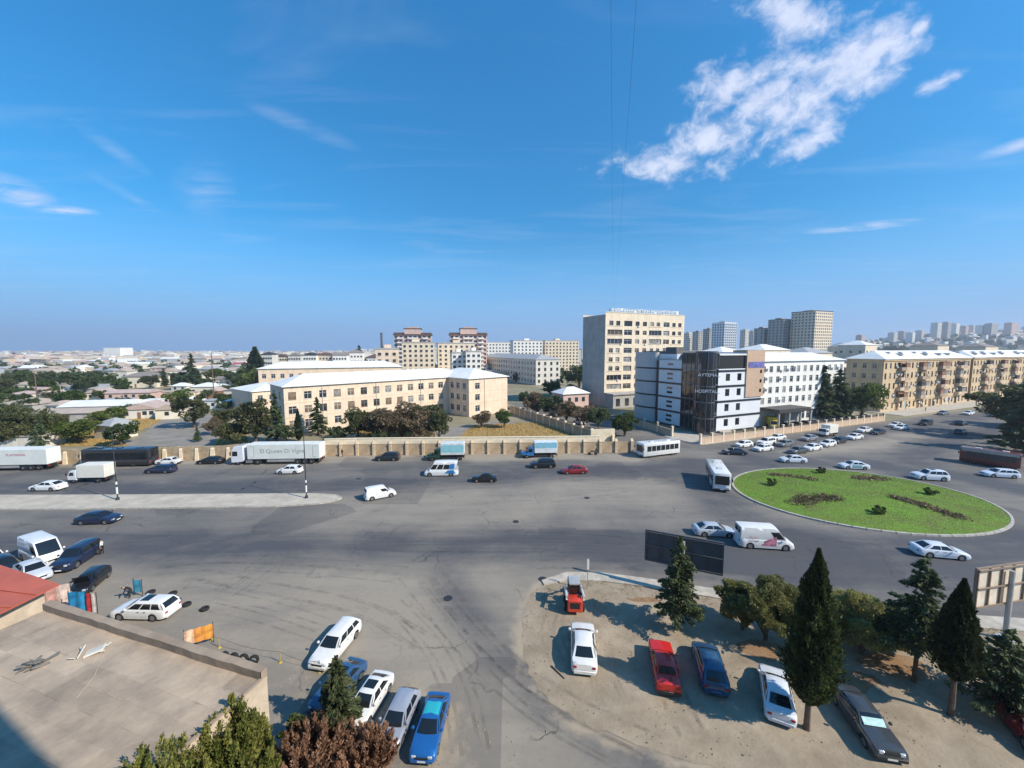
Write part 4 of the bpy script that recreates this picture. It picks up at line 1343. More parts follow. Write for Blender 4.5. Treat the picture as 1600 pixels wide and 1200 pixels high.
plain_block('grey_apartment_block', 'long grey four-storey block with grey metal roof behind the school', 'apartment block', (14.5, 240), R(24), 17, 95, 15.4, PLAIN, GREY_ROOF, 4, 4, 'hip', sides=(1, 0, 1), ww=1.5, wh=1.9, rise=3)
for i, (x0, x1, top, lab) in enumerate([(610, 674, 512, 'pink ten-storey block with stepped roof and balconies, left of its twin'), (697, 762, 514, 'pink ten-storey block with stepped roof and balconies, right of its twin')]):
    dd = 300.0
    p = D(x0 + 6, 545, dd); L = (x1 - x0 - 6) / 620 * dd * .98
    t = plain_block('stepped_apartment_block', lab, 'apartment block', p, R(10), L, 16, 33, PINKP, DBROWN, 10, 8, 'flat', sides=(1, 0, 1), ww=2.2, wh=1.6, parapet=1.2)
    mb = MB(); mb.box(L * .28, L * .72, -1.2, 12, 33.0, 37.0); mb.box(L * .36, L * .64, .5, 10, 37.003, 38.6); mb.build('stepped_storey', PINKP, t)
    mb = MB(); mb.box(L * .26, L * .74, -1.5, 12.4, 37.003, 37.5); mb.box(-.8, L + .8, -1.0, 16.5, 32.5, 33.003); mb.build('roof_edge', DBROWN, t)
    mb = MB()
    for f in range(10):
        for u in (L * .16, L * .84):
            mb.box(u - 2.2, u + 2.2, -1.6, -.06, f * 3.2 + .6, f * 3.2 + 1.7)
        mb.box(L * .36, L * .64, -1.3, -.06, f * 3.2 + .6, f * 3.2 + 1.7)
    tag(mb.build('balconies', WHITEP, t), kind='stuff')
mid = [(628, 678, 536, 260, 3, 'white five-storey block in front of the left pink tower'), (684, 742, 537, 285, 3, 'cream five-storey block between the two pink towers'),
       (706, 730, 552, 240, 2, 'small white block with shaded side wall behind the school ridge'), (728, 752, 550, 236, 2, 'pale block standing next to the grey apartment roof'),
       (738, 800, 535, 420, 2, 'long cream block with flat roof on the far skyline behind the pink towers'),
       (802, 850, 533, 380, 2, 'tan flat-roofed block left of the ten-storey tower, nearer the pink towers'), (852, 908, 533, 390, 4, 'cream terrace with stepped flat roofs directly left of the ten-storey tower'),
       (587, 620, 546, 205, 0, 'square tan three-storey building beside the tall thin chimney')]
for (x0, x1, top, dd, mi, lab) in mid:
    p = D(x0, 545, dd); L = (x1 - x0) / 620 * dd
    Hh = CAM_H + (545 - top) / 620 * dd
    plain_block('apartment_block', lab, 'apartment block', p, R(14), L, 13, Hh, (PEACH, CREAM, WHITEP, CREAM, CREAM)[mi], GREYP, max(3, int(Hh / 3.2)), max(3, int(L / 3.4)), 'flat', ww=1.6, wh=1.5, sides=(1, 0, 1))
ch = D(596, 520, 215)
mb = MB(); mb.tube([(0, 0, 0), (0, 0, 14), (0, 0, ch.z)], [.9, .75, .6], 12); mb.tube([(0, 0, ch.z - .5), (0, 0, ch.z)], [.75, .75], 12)
tag(mb.build('chimney', pmat('dark_chimney_steel', (.10, .12, .15), rough=.5), None, (ch.x, ch.y, 0)), 'tall thin dark chimney rising beside the tan three-storey building', 'chimney')
# the far row of white blocks with dark roofs
ORD = ('first', 'second', 'third', 'fourth', 'fifth', 'sixth', 'seventh', 'eighth', 'ninth', 'tenth', 'eleventh', 'twelfth', 'thirteenth', 'fourteenth', 'fifteenth', 'sixteenth')
rq = random.Random(31)
px = 406
for k in range(8):
    w_ = rq.uniform(17, 27)
    dd = 330 + rq.uniform(-12, 25)
    p = D(px, 545, dd); L = w_ / 620 * dd
    plain_block('row_block', '%s white block from the left in the far row with dark roofs' % ORD[k], 'apartment block', p, R(8 + rq.uniform(-6, 6)), L, 11, rq.uniform(14.5, 18.5), rq.choice((WHITEP, PLAIN, WHITEP, CREAM)), rq.choice((DARKF, DULL_ROOF, DBROWN)), 4, 5, rq.choice(('hip', 'gable', 'hip')), 'far row of white blocks with dark roofs', ww=1.4, wh=1.5, rise=rq.uniform(2.0, 3.4))
    px += w_ + rq.uniform(-1, 6)
# towers on the right
tw = [(1120, 1158, 505, 480, 'pale tower block with white vertical fins standing alone left of the twin dark towers', HWHITE, True), (1211, 1250, 500, 430, 'grey tower block with pale fins touching the tallest tower', GREYP, True),
      (1253, 1317, 487, 410, 'tallest brown-grey tower block on the skyline with lit cream end', CREAM, False), (1186, 1211, 514, 450, 'short dark tower block left of the finned grey tower', GREYP, False),
      (1086, 1103, 519, 640, 'grey tower block in the far group right of the ten-storey block', GREYP, False), (1072, 1086, 521, 660, 'leftmost pinkish tower in the far group beside the ten-storey block', PLAIN, False),
      (1103, 1119, 515, 560, 'blue-grey tower block just left of the pale finned tower', GREYP, False), (1160, 1172, 516, 800, 'distant tower right of the pale finned tower', PLAIN, False), (1173, 1184, 518, 850, 'faint distant tower left of the short dark tower', PLAIN, False)]
for (x0, x1, top, dd, lab, wm, st) in tw:
    p = D(x0 + (x1 - x0) * .28, 545, dd); L = (x1 - x0) * .72 / 620 * dd
    Hh = CAM_H + (545 - top) / 620 * dd
    t = plain_block('tower_block', lab, 'tower block', p, R(24), L, (x1 - x0) * .42 / 620 * dd / .9 + 4, Hh, wm, DARKF if wm in (CREAM, GREYP) else wm, int(Hh / 3.1), max(3, int(L / 3.3)), 'flat', sides=(1, 0, 1), stripes=st, ww=1.7, wh=1.6, wmat_side=GREYP)
# roofs and low buildings between the clinic and the towers
low = [(1130, 1190, 542, 190, 'white vaulted hall roof seen over the clinic', METAL_ROOF), (1195, 1262, 538, 200, 'long white arched hall roof directly below the tall towers', METAL_ROOF), (1265, 1330, 543, 210, 'low pale roofed hall to the right of the arched hall', GREY_ROOF),
       (1352, 1388, 532, 260, 'pale yellow gabled house behind the yellow terrace roof', METAL_ROOF), (1330, 1352, 536, 300, 'small grey roofed house behind the left end of the yellow terrace', GREY_ROOF), (1465, 1505, 534, 300, 'pink-grey low block showing above the yellow terrace ridge', DULL_ROOF), (1540, 1590, 536, 320, 'low pinkish block above the second yellow terrace', DULL_ROOF)]
for (x0, x1, top, dd, lab, rm) in low:
    p = D(x0, 545, dd); L = (x1 - x0) / 620 * dd; Hh = CAM_H + (545 - top) / 620 * dd - 3
    plain_block('low_hall', lab, 'hall', p, R(24), L * .95, 16, Hh, CREAM, rm, 4, max(3, int(L / 4)), 'hip', ww=1.4, rise=3)
sm = thing('street_kiosk', 'small pink house with pale hipped roof among the trees by the side street', 'house', G(880, 640), R(24))
mb = MB(); mb.box(0, 11, 0, 8, 0, 5.5); mb.build('wall', PINKP, sm)
hip_roof(sm, 0, 11, 0, 8, 5.65, 2.2, .5, METAL_ROOF)
for u in (2, 5, 8):
    mb = MB(); mb.box(u, u + 1.3, -.05, -.003, 2.6, 4.2); mb.build('window', WIN_GLASS, sm)

# the block the photograph was taken from (its shadow falls on the flat roof below)
own = thing('own_apartment_block', 'apartment block behind the viewer casting the shadow on the flat roof', 'apartment block', (0, 0, 0))
mb = MB(); mb.box(-24, 17.2, -16, -1.6, 0, 43); mb.build('wall', CREAM, own)
wm_ = MB()
for f in range(13):
    for u in np.arange(-22, 15, 3.4):
        wm_.box(u, u + 1.6, -1.595, -1.55, f * 3.25 + 1.2, f * 3.25 + 2.8)
tag(wm_.build('windows', WIN_GLASS, own, fix=False), kind='stuff')
# ------------------------------------------------------------------ the long stone wall


def stone_mat(name, col, col2, scale):
    """coursed stone blocks: joints recessed, tone by block"""
    m = bpy.data.materials.new(name); MATS[name] = m
    m.use_nodes = True
    nt = m.node_tree; N, L = nt.nodes.new, nt.links.new
    b = nt.nodes['Principled BSDF']; b.inputs['Roughness'].default_value = .9
    tc = N('ShaderNodeTexCoord')
    mp = N('ShaderNodeMapping'); mp.inputs['Rotation'].default_value = (math.pi / 2, 0, 0)
    L(tc.outputs['Object'], mp.inputs[0])
    br = N('ShaderNodeTexBrick'); br.inputs['Scale'].default_value = scale
    br.inputs['Color1'].default_value = tuple(col) + (1,); br.inputs['Color2'].default_value = tuple(col2) + (1,)
    br.inputs['Mortar'].default_value = tuple(c * .7 for c in col2) + (1,); br.inputs['Mortar Size'].default_value = .02
    L(mp.outputs[0], br.inputs['Vector'])
    n = N('ShaderNodeTexNoise'); n.inputs['Scale'].default_value = .7; n.inputs['Detail'].default_value = 8
    L(tc.outputs['Object'], n.inputs['Vector'])
    mx = N('ShaderNodeMix'); mx.data_type = 'RGBA'; mx.blend_type = 'MULTIPLY'; mx.inputs['Factor'].default_value = .6
    rp = N('ShaderNodeValToRGB'); rp.color_ramp.elements[0].position = .3; rp.color_ramp.elements[1].position = .7
    rp.color_ramp.elements[0].color = (.6, .56, .5, 1); rp.color_ramp.elements[1].color = (1.15, 1.1, 1.05, 1)
    L(n.outputs['Fac'], rp.inputs[0]); L(br.outputs[0], mx.inputs['A']); L(rp.outputs[0], mx.inputs['B'])
    L(mx.outputs['Result'], b.inputs['Base Color'])
    bp = N('ShaderNodeBump'); bp.inputs['Strength'].default_value = .5; bp.inputs['Distance'].default_value = .05
    ad = N('ShaderNodeMath'); ad.operation = 'MULTIPLY_ADD'; L(br.outputs['Fac'], ad.inputs[0]); ad.inputs[1].default_value = -1.0; L(n.outputs['Fac'], ad.inputs[2])
    L(ad.outputs[0], bp.inputs['Height']); L(bp.outputs[0], b.inputs['Normal'])
    return m


STONE = stone_mat('brown_wall_stone', (0.56, 0.43, 0.29), (0.46, 0.345, 0.225), 1.6)
RUBBLE = stone_mat('rubble_stone', (0.52, 0.41, 0.28), (0.38, 0.29, 0.19), 1.1)
COPING = pmat('cream_coping', (0.80, 0.67, 0.48), rough=.85, var=.12, scale=.8, detail=6, bump=.15, bscale=6)
A, B, C = [np.array(p) for p in (WALL_A, WALL_B, WALL_C)]
d1 = (B - A) / np.linalg.norm(B - A); a1 = math.atan2(d1[1], d1[0])
split = B - d1 * 6.5
w1 = thing('rubble_wall', 'rough brown rubble retaining wall behind the parked lorries at left', 'wall', (A[0], A[1], 0), a1)
L1 = float(np.linalg.norm(split - A))
mb = MB()
n = 40
top = [2.75 + .12 * math.sin(k * 1.7) + rnd.uniform(-.06, .06) for k in range(n + 1)]
for k in range(n):
    x0, x1 = L1 * k / n, L1 * (k + 1) / n
    mb.add([(x0, 0, -.05), (x1, 0, -.05), (x1, .5, -.05), (x0, .5, -.05), (x0, 0.06, top[k]), (x1, .06, top[k + 1]), (x1, .5, top[k + 1]), (x0, .5, top[k])],
           [(0, 1, 5, 4), (4, 5, 6, 7), (2, 3, 7, 6)])
mb.build('masonry', RUBBLE, w1)
bm_ = None
for k in range(int(L1 / 2.9)):
    x = 1.2 + k * 2.9
    if x < 40: continue
    mb = MB(); w = rnd.uniform(.3, .45)
    mb.add([(x - w, -.32, 0), (x + w, -.32, 0), (x + w * .8, -.1, 2.2), (x - w * .8, -.1, 2.2), (x - w, .05, 0), (x + w, .05, 0), (x + w * .7, .08, 2.5), (x - w * .7, .08, 2.5)],
           [(0, 1, 2, 3), (3, 2, 6, 7), (0, 3, 7, 4), (1, 5, 6, 2)])
    mb.build('buttress', COPING, w1)

w2 = thing('stone_wall', 'long cream-topped stone wall with piers in front of the school', 'wall', (split[0], split[1], 0), a1)
d2 = (C - B) / np.linalg.norm(C - B)
seg = [(split, B), (B, C)]
ca, sa = math.cos(-a1), math.sin(-a1)


def loc2(p):
    q = np.array(p) - split
    return np.array((q[0] * ca - q[1] * sa, q[0] * sa + q[1] * ca))


pier = None
run = 0.0
for (p, q) in seg:
    p_, q_ = loc2(p), loc2(q)
    Ls = float(np.linalg.norm(q_ - p_)); ang = math.atan2(q_[1] - p_[1], q_[0] - p_[0])
    k = max(1, round(Ls / 3.45)); st = Ls / k
    mbp = MB(); mbp.box(.27, st - .27, 0, .35, -.03, 2.35)
    pm = mbp.mesh('panel', (STONE,))
    mbc = MB(); mbc.box(.0, st, .14, .5, 2.353, 3.45); mbc.box(-.0, st, .08, .56, 3.453, 3.6)
    cm_ = mbc.mesh('parapet', (COPING,))
    if pier is None:
        mbq = MB()
        mbq.add([(-.26, -.3, -.03), (.26, -.3, -.03), (.26, .4, -.03), (-.26, .4, -.03), (-.26, -.3, 2.45), (.26, -.3, 2.45), (.26, .1, 2.95), (-.26, .1, 2.95), (-.26, .4, 2.95), (.26, .4, 2.95)],
                [(0, 1, 5, 4), (4, 5, 6, 7), (7, 6, 9, 8), (1, 2, 9, 6, 5), (3, 0, 4, 7, 8)])
        mbq.box(-.33, .33, -.38, -.02, 2.40, 2.5)
        pier = mbq.mesh('pier', (pmat('pale_pier_stone', (.64, .50, .34), rough=.9, var=.14, scale=.9, detail=7, bump=.2, bscale=6),))
    for i in range(k):
        c, s = math.cos(ang), math.sin(ang)
        loc = (p_[0] + c * st * i, p_[1] + s * st * i, 0)
        link('panel', pm, w2, loc, ang)
        if p_[0] + c * st * i < 55: link('parapet', cm_, w2, loc, ang)
        link('pier', pier, w2, loc, ang)
q_ = loc2(C)
link('pier', pier, w2, (q_[0], q_[1], 0), ang)
mb = MB(); mb.box(56.5, 62.0, .6, 1.0, 0, 4.1); mb.build('raised_parapet', COPING, w2, (0, 0, 0), 0)

# side street wall climbing away from the corner
p0, p1 = np.array((22.5, 87.0)), np.array((-0.6, 136.0))
d = (p1 - p0) / np.linalg.norm(p1 - p0); Ls = float(np.linalg.norm(p1 - p0))
w3 = thing('side_street_wall', 'grey stone wall running back along the side street beside the straw field', 'wall', (p0[0], p0[1], 0), math.atan2(d[1], d[0]))
k = 14; st = Ls / k
mb = MB(); mb.box(.2, st - .2, -.15, .15, -.03, 2.5); pm = mb.mesh('panel', (STONE,))
mb = MB(); mb.box(-.2, .2, -.28, .28, -.03, 2.75); mb.box(-.26, .26, -.34, .34, 2.753, 2.9); qm = mb.mesh('pier', (COPING,))
for i in range(k):
    link('panel', pm, w3, (st * i, 0, 0)); link('pier', qm, w3, (st * i, 0, 0))

# the hospital's low wall with posts


def post_wall(label, p0, p1, step, hw, hp, mat):
    p0, p1 = np.array(p0, float), np.array(p1, float)
    d = p1 - p0; Ls = float(np.linalg.norm(d)); ang = math.atan2(d[1], d[0])
    t = thing('post_wall', label, 'wall', (p0[0], p0[1], 0), ang)
    k = max(1, round(Ls / step)); st = Ls / k
    mb = MB(); mb.box(.22, st - .22, -.14, .14, -.05, hw); mb.box(.22, st - .22, -.2, .2, hw + .003, hw + .1); pm = mb.mesh('panel', (mat,))
    mb = MB(); mb.box(-.21, .21, -.21, .21, -.05, hp); mb.box(-.28, .28, -.28, .28, hp + .003, hp + .12); qm = mb.mesh('post', (COPING,))
    mb = MB()
    for z in (.25, hp - hw - .3):
        mb.box(.22, st - .22, -.025, .025, hw + z, hw + z + .06)
    for x in np.arange(.4, st - .3, .22):
        mb.box(x, x + .03, -.012, .012, hw + .1, hp - .15)
    rm = mb.mesh('railing', (DARKF,))
    for i in range(k + 1):
        link('post', qm, t, (st * i, 0, 0))
        if i < k:
            link('panel', pm, t, (st * i, 0, 0)); link('railing', rm, t, (st * i, 0, 0))
    return t


PINKW = pmat('pinkish_wall_render', (0.56, 0.41, 0.30), rough=.85, var=.1, scale=.5, detail=6)
post_wall('low pinkish wall with posts and railing along the avenue before the hospital', HOSP_WALL0, HOSP_WALL1, 3.6, 1.5, 2.3, PINKW)
post_wall('low wall with white-capped posts beside the side street left of the hospital', (40.2, 98.1), (33.8, 120.5), 6.0, 1.7, 2.6, PINKW)

# ------------------------------------------------------------------ flat-roofed workshop, lower left
ra = math.atan2(-5.8, 18.6)
Bc = G(78, 938, 4.6)
ws = thing('flat_roofed_workshop', 'low flat-roofed workshop with brown roofing felt and a cream end wall', 'workshop', (Bc.x, Bc.y, 0), ra)
WL, WD, WH = 19.5, 11.5, 4.05
STUCCO = pmat('stained_cream_stucco', (0.62, 0.52, 0.40), rough=.9, scale=.9, detail=9, col2=(0.40, 0.33, 0.25), bump=.25, bscale=4)
wall(ws, (WL, 0), math.pi, WL, WH + .06, [(2.0, 3.6, 1.2, 2.5), (8, 9.6, 1.2, 2.5)], STUCCO)
window(ws, (WL, 0), math.pi, 2.8, 1.2, 1.6, 1.3, 1); window(ws, (WL, 0), math.pi, 8.8, 1.2, 1.6, 1.3, 1)
wall(ws, (WL, -WD), math.pi / 2, WD, WH + .06, [(8.4, 9.0, 2.3, 2.9)], STUCCO, rec=.3)
mb = MB(); mb.box(WL - .34, WL - .3, -3.5, -2.7, 2.2, 3.0); mb.build('vent_hole', BLACKP, ws)
wall(ws, (0, 0), -math.pi / 2, WD, WH + .06, [], STUCCO)
FELT = pmat('brown_roofing_felt', (0.48, 0.38, 0.28), rough=.92, scale=.55, detail=11, col2=(0.27, 0.215, 0.165), bump=.45, bscale=3.5, rand=.15)
mb = MB(); mb.box(.02, WL - .02, -WD, -.32, WH - .12, WH); mb.build('roof_deck', FELT, ws)
k = 0
y = -.34
while y > -WD + .3:
    x = -rnd.uniform(0, 4.5) if k else 0.0
    while x < WL - .05:
        ln = rnd.uniform(4.2, 6.4)
        x0, x1 = max(.04, x), min(WL - .04, x + ln)
        if x1 - x0 > .3:
            mb = MB(); w = 1.02
            zz = WH + .004 + (k % 2) * .006
            ys = [y - w + rnd.uniform(-.03, .03), y + .05]
            rows_ = []
            nx = 6
            for yy in ys:
                rows_.append([(x0 + (x1 - x0) * i / nx, yy + rnd.uniform(-.02, .02), zz + .012 + rnd.uniform(0, .022)) for i in range(nx + 1)])
            mb.grid(rows_)
            e0 = [(p[0], p[1] - .004, WH - .01) for p in rows_[0]]
            mb.grid([e0, rows_[0]])
            mb.build('roofing_sheet', FELT, ws)
        x += ln
    y -= 1.0; k += 1
seam = MB()
for o in list(ws.children):
    if o.name.startswith('roofing_sheet') and rnd.random() < .8:
        vv = o.data.vertices
        xa, xb = vv[0].co.x, vv[6].co.x; yy = vv[0].co.y; zz = WH + .045
        x = xa
        while x < xb - .2:
            w_ = rnd.uniform(.3, 1.4); e = min(xb, x + w_)
            if rnd.random() < .5:
                t_ = rnd.uniform(.005, .016)
                seam.add([(x, yy - t_, zz), (e, yy - t_ * rnd.uniform(.3, 1), zz), (e, yy + t_, zz), (x, yy + t_ * rnd.uniform(.3, 1), zz)], [(0, 1, 2, 3)])
            x = e + rnd.uniform(0, .5)
tag(seam.build('seam_dust', pmat('pale_roof_dust', (.54, .44, .34), rough=.95, var=.2, scale=2), ws, fix=False), kind='stuff')
PARA = pmat('dusty_parapet', (0.36, 0.285, 0.215), rough=.92, scale=.8, detail=9, col2=(0.25, 0.195, 0.15), bump=.4, bscale=3)
mb = MB()
nn = 30
for i in range(nn):
    x0, x1 = WL * i / nn - .05, WL * (i + 1) / nn - .05
    h0, h1 = [WH + .56 + .02 * math.sin(j * 1.9 + .4 * math.sin(j * .7)) for j in (i, i + 1)]
    w0, w1_ = [.36 + .012 * math.sin(j * 2.3) + .02 * math.sin(j * .6) for j in (i, i + 1)]
    mb.add([(x0, .06, WH - .3), (x1, .06, WH - .3), (x1, -w1_, WH - .02), (x0, -w0, WH - .02), (x0, .05, h0), (x1, .05, h1), (x1, -w1_, h1 - .06), (x0, -w0, h0 - .06)],
           [(4, 5, 6, 7)[::-1], (1, 0, 4, 5)[::-1], (3, 2, 6, 7)[::-1]])
mb.quad((WL - .05, .06, WH - .3), (WL - .05, -.3, WH - .02), (WL - .05, -.3, WH + .5), (WL - .05, .05, WH + .56))
mb.build('parapet', PARA, ws)
mb = MB(); mb.box(WL - .1, WL + .06, -WD, -.35, WH + .06, WH + .16); mb.build('roof_edge_strip', PARA, ws)


def on_roof(px, py, z=WH + .03):
    return G(px, py, z)


# rubbish on the roof
ju = thing('broken_plastic_chair', 'broken white plastic chair lying on the flat roof', 'chair', on_roof(138, 1022, WH + .05), .5)
PLAS = pmat('weathered_white_plastic', (.62, .6, .53), rough=.6, var=.1)
mb = MB(); mb.bbox(-.15, .75, -.3, .3, 0, .1, .03, 0, Matrix.Rotation(R(-12), 4, 'Y')); mb.build('seat', PLAS, ju)
mb = MB(); mb.bbox(-.2, .5, -.28, .28, 0, .07, .03, 0, Matrix.Translation((-.35, .1, .05)) @ Matrix.Rotation(R(-62), 4, 'Y') @ Matrix.Rotation(.5, 4, 'Z')); mb.build('backrest', PLAS, ju)
for (x, y, dx, dy) in ((-.5, -.2, -.5, .15), (-.4, .35, -.25, .6), (.7, .25, .3, .3), (.6, -.25, .35, -.1)):
    mb = MB(); mb.tube([(x, y, .07), (x + dx * .6, y + dy * .6, .12)], [.035, .028], 6); mb.build('leg', PLAS, ju)
ju = thing('scrap_heap', 'small heap of grey scrap and wire on the flat roof', 'scrap', on_roof(55, 1040, WH + .04), .2)
SCR = pmat('grey_scrap', (.16, .155, .145), rough=.8, var=.3, scale=3)
for k in range(11):
    mb = MB(); M = Matrix.Translation((rnd.uniform(-.5, .5), rnd.uniform(-.4, .4), rnd.uniform(.05, .25))) @ Matrix.Rotation(rnd.uniform(0, 3), 4, 'Z') @ Matrix.Rotation(rnd.uniform(-.5, .5), 4, 'Y')
    mb.bbox(-rnd.uniform(.2, .55), rnd.uniform(.2, .55), -.06, .06, -.03, .05, .015, 0, M); mb.build('scrap_piece', SCR, ju)
mb = MB(); a = on_roof(157, 1032, WH + .05); b_ = on_roof(120, 1090, WH + .05)
mb.tube([a, (a + b_) / 2 + Vector((.15, .1, 0)), b_], .022, 6)
tag(mb.build('cable', pmat('pale_cable', (.42, .38, .3), rough=.7)), 'pale cable lying across the brown flat roof', 'cable')

# neighbour with the red roof
rr0 = thing('red_roofed_shed', 'shed with a red metal roof beside the flat roof', 'shed', (-33.3, 27.7, 0), R(200))
ux = lambda X, Y: ((X + 33.3) * math.cos(-R(200)) - (Y - 27.7) * math.sin(-R(200)), (X + 33.3) * math.sin(-R(200)) + (Y - 27.7) * math.cos(-R(200)))
c4 = [ux(-33.3, 27.8), ux(-47, 31.6), ux(-50, 20.5), ux(-33.4, 23.6)]
mb = MB()
zt = [4.75, 5.6, 5.7, 4.85]
mb.add([(c4[i][0], c4[i][1], zt[i]) for i in range(4)] + [(c4[i][0], c4[i][1], zt[i] - .1) for i in range(4)],
       [(0, 1, 2, 3), (4, 5, 6, 7)] + [(i, (i + 1) % 4, 4 + (i + 1) % 4, 4 + i) for i in range(4)])
mb.build('roof', pmat('red_brown_roof_paint', (.46, .115, .07), rough=.6, var=.12, scale=.5, detail=7, bump=.1, bscale=3), rr0)
mb = MB()
for t in (.33, .66):
    a = [c4[0][i] * (1 - t) + c4[3][i] * t for i in range(2)]; b_ = [c4[1][i] * (1 - t) + c4[2][i] * t for i in range(2)]
    mb.tube([(a[0], a[1], 4.80 + .08 * t), (b_[0], b_[1], 5.66)], .035, 5)
mb.build('roof_seam', pmat('red_brown_roof_paint', (.46, .115, .07)), rr0)
mb = MB()
wl = [ux(-33.9, 27.3), ux(-47, 31.0), ux(-49.5, 21.0), ux(-34.1, 24.0)]
mb.add([(p[0], p[1], 0) for p in wl] + [(p[0], p[1], zt[i] - .12) for i, p in enumerate(wl)], [(i, (i + 1) % 4, 4 + (i + 1) % 4, 4 + i) for i in range(4)])
mb.build('wall', STUCCO, rr0)

# banners and boards in the yard behind the workshop


def board(label, px, py, w, h, ang, cols, name='banner_board'):
    p = G(px, py)
    t = thing(name, label, 'sign', (p.x, p.y, 0), ang)
    mb = MB()
    for x in (-w / 2, w / 2):
        mb.tube([(x, .03, 0), (x, .03, h + .1)], .03, 6)
    mb.tube([(-w / 2, .03, .4), (w / 2, .03, .4)], .02, 5)
    mb.build('frame', DARKF, t)
    n = len(cols)
    for i, c in enumerate(cols):
        mb = MB(); g = [[(-w / 2 + w * (i + a / 4) / n, -.03 - .03 * math.sin(6 * (i + a / 4)), .4 + (h - .4) * b / 3 + .02 * math.sin(a * 2 + b)) for a in range(5)] for b in range(4)]
        mb.grid(g); mb.build('banner', pmat('banner_%03d_%03d_%03d' % tuple(int(k * 255) for k in c), c, rough=.6, var=.35, scale=1.6, detail=3), t)
    return t


board('faded pink and white banner behind the workshop parapet', 92, 955, 1.7, 2.3, R(20), [(.62, .34, .30), (.68, .55, .5)])
board('bright blue banner beside the red and white one', 124, 962, 1.4, 2.1, R(5), [(.02, .24, .52), (.03, .3, .6)])
board('red and white striped banner right of the blue one', 145, 963, .9, 2.0, R(-5), [(.6, .05, .05), (.7, .65, .62)])
board('orange sign board showing over the parapet of the flat roof', 312, 1010, 1.7, 1.5, R(30), [(.75, .5, .35), (.72, .30, .07), (.75, .33, .06)])
board('small sky-blue sign stand in the yard near the tyres', 216, 931, .9, 1.5, R(-10), [(.08, .42, .62)])

# tyres
mb = MB()
steps = [(-.1, .19), (-.11, .25), (-.095, .31), (-.05, .335), (.05, .335), (.095, .31), (.11, .25), (.1, .19)]
rings = []
for off, r in steps:
    rings.append([(math.cos(a) * r, math.sin(a) * r, off) for a in np.linspace(0, 2 * math.pi, 19)[:-1]])
rings.append(rings[0])
mb.loft(rings, True, False)
TYRE_ME = mb.mesh('tyre', (TYRE,), smooth=True)
for i, (px, py, lab) in enumerate([(292, 946, 'black tyre lying flat near the rear of the white estate car'), (320, 953, 'black tyre lying alone furthest right in the yard'), (270, 929, 'tyre lying flat behind the white estate car, furthest from the workshop'),
                                   (276, 940, 'tyre lying flat just behind the white estate car bumper'), (236, 927, 'tyre lying beside the blue sign stand')]):
    p = G(px, py); o = link('loose_tyre', TYRE_ME, None, (p.x, p.y, .12)); tag(o, lab, 'tyre', 'tyres lying in the yard')
for i, (px, lab) in enumerate(((352, 'leftmost standing tyre of the row behind the workshop parapet'), (366, 'second standing tyre of the row behind the parapet'), (381, 'third standing tyre of the row behind the parapet'), (397, 'rightmost standing tyre of the row, apart from the others'))):
    p = G(px, 1032 + i * 2); o = link('loose_tyre', TYRE_ME, None, (p.x, p.y, .335)); o.rotation_euler = (math.pi / 2 - .12, 0, R(-15 + 9 * i)); tag(o, lab, 'tyre', 'row of tyres standing on edge')
p = G(848, 905)
mb = MB(); mb.disc((0, 0, 0), 'z', .42, .42, .02, 20); mb.disc((0, 0, .021), 'z', .34, .34, .012, 20)
tag(mb.build('manhole_cover', pmat('cast_iron', (.03, .03, .032), rough=.6, var=.2), None, (p.x, p.y, .004)), 'dark round manhole cover at the tip of the dirt car park', 'manhole cover')
for (px_m, py_m, lab_m) in ((917, 778, 'dark manhole cover in the pale middle of the junction'), (806, 815, 'dark manhole cover left of the junction middle'), (560, 748, 'dark manhole cover on the far carriageway near the white van'), (700, 935, 'dark manhole cover where the drive leaves the road')):
    pm_ = G(px_m, py_m)
    mb = MB(); mb.disc((0, 0, 0), 'z', .40, .40, .014, 20); mb.disc((0, 0, .015), 'z', .33, .33, .01, 20)
    tag(mb.build('manhole_cover', pmat('cast_iron', (.03, .03, .032)), None, (pm_.x, pm_.y, .004)), lab_m, 'manhole cover', 'manhole covers')
mb = MB(); a, b_ = G(862, 1042), G(882, 1062); mb.tube([a + Vector((0, 0, .09)), b_ + Vector((0, 0, .09))], [.05, .04], 6)
tag(mb.build('fallen_branch', pmat('dead_wood', (.16, .12, .085), rough=.9)), 'straight dead branch lying on the dirt left of the white saloon', 'branch')
# a chain barrier in the yard
t = thing('chain_barrier', 'low barrier of thin posts and a chain by the standing tyres', 'barrier', G(438, 1035))
o0 = G(438, 1035)
pts = [G(p, q) - o0 for p, q in ((330, 1000), (343, 1012), (438, 1035), (500, 1050))]
for p in pts:
    mb = MB(); mb.tube([p, p + Vector((0, 0, .85))], .025, 6); mb.disc((p.x, p.y, 0), 'z', .14, .1, .06, 10); mb.build('post', pmat('yellow_black_paint', (.45, .33, .05), rough=.6), t)
mb = MB()
for a, b_ in zip(pts[:-1], pts[1:]):
    mb.tube([a.lerp(b_, s) + Vector((0, 0, .8 - .25 * math.sin(math.pi * s))) for s in np.linspace(0, 1, 7)], .012, 4)
mb.build('chain', DARKF, t)

# ------------------------------------------------------------------ billboards, lamps, poles, wires


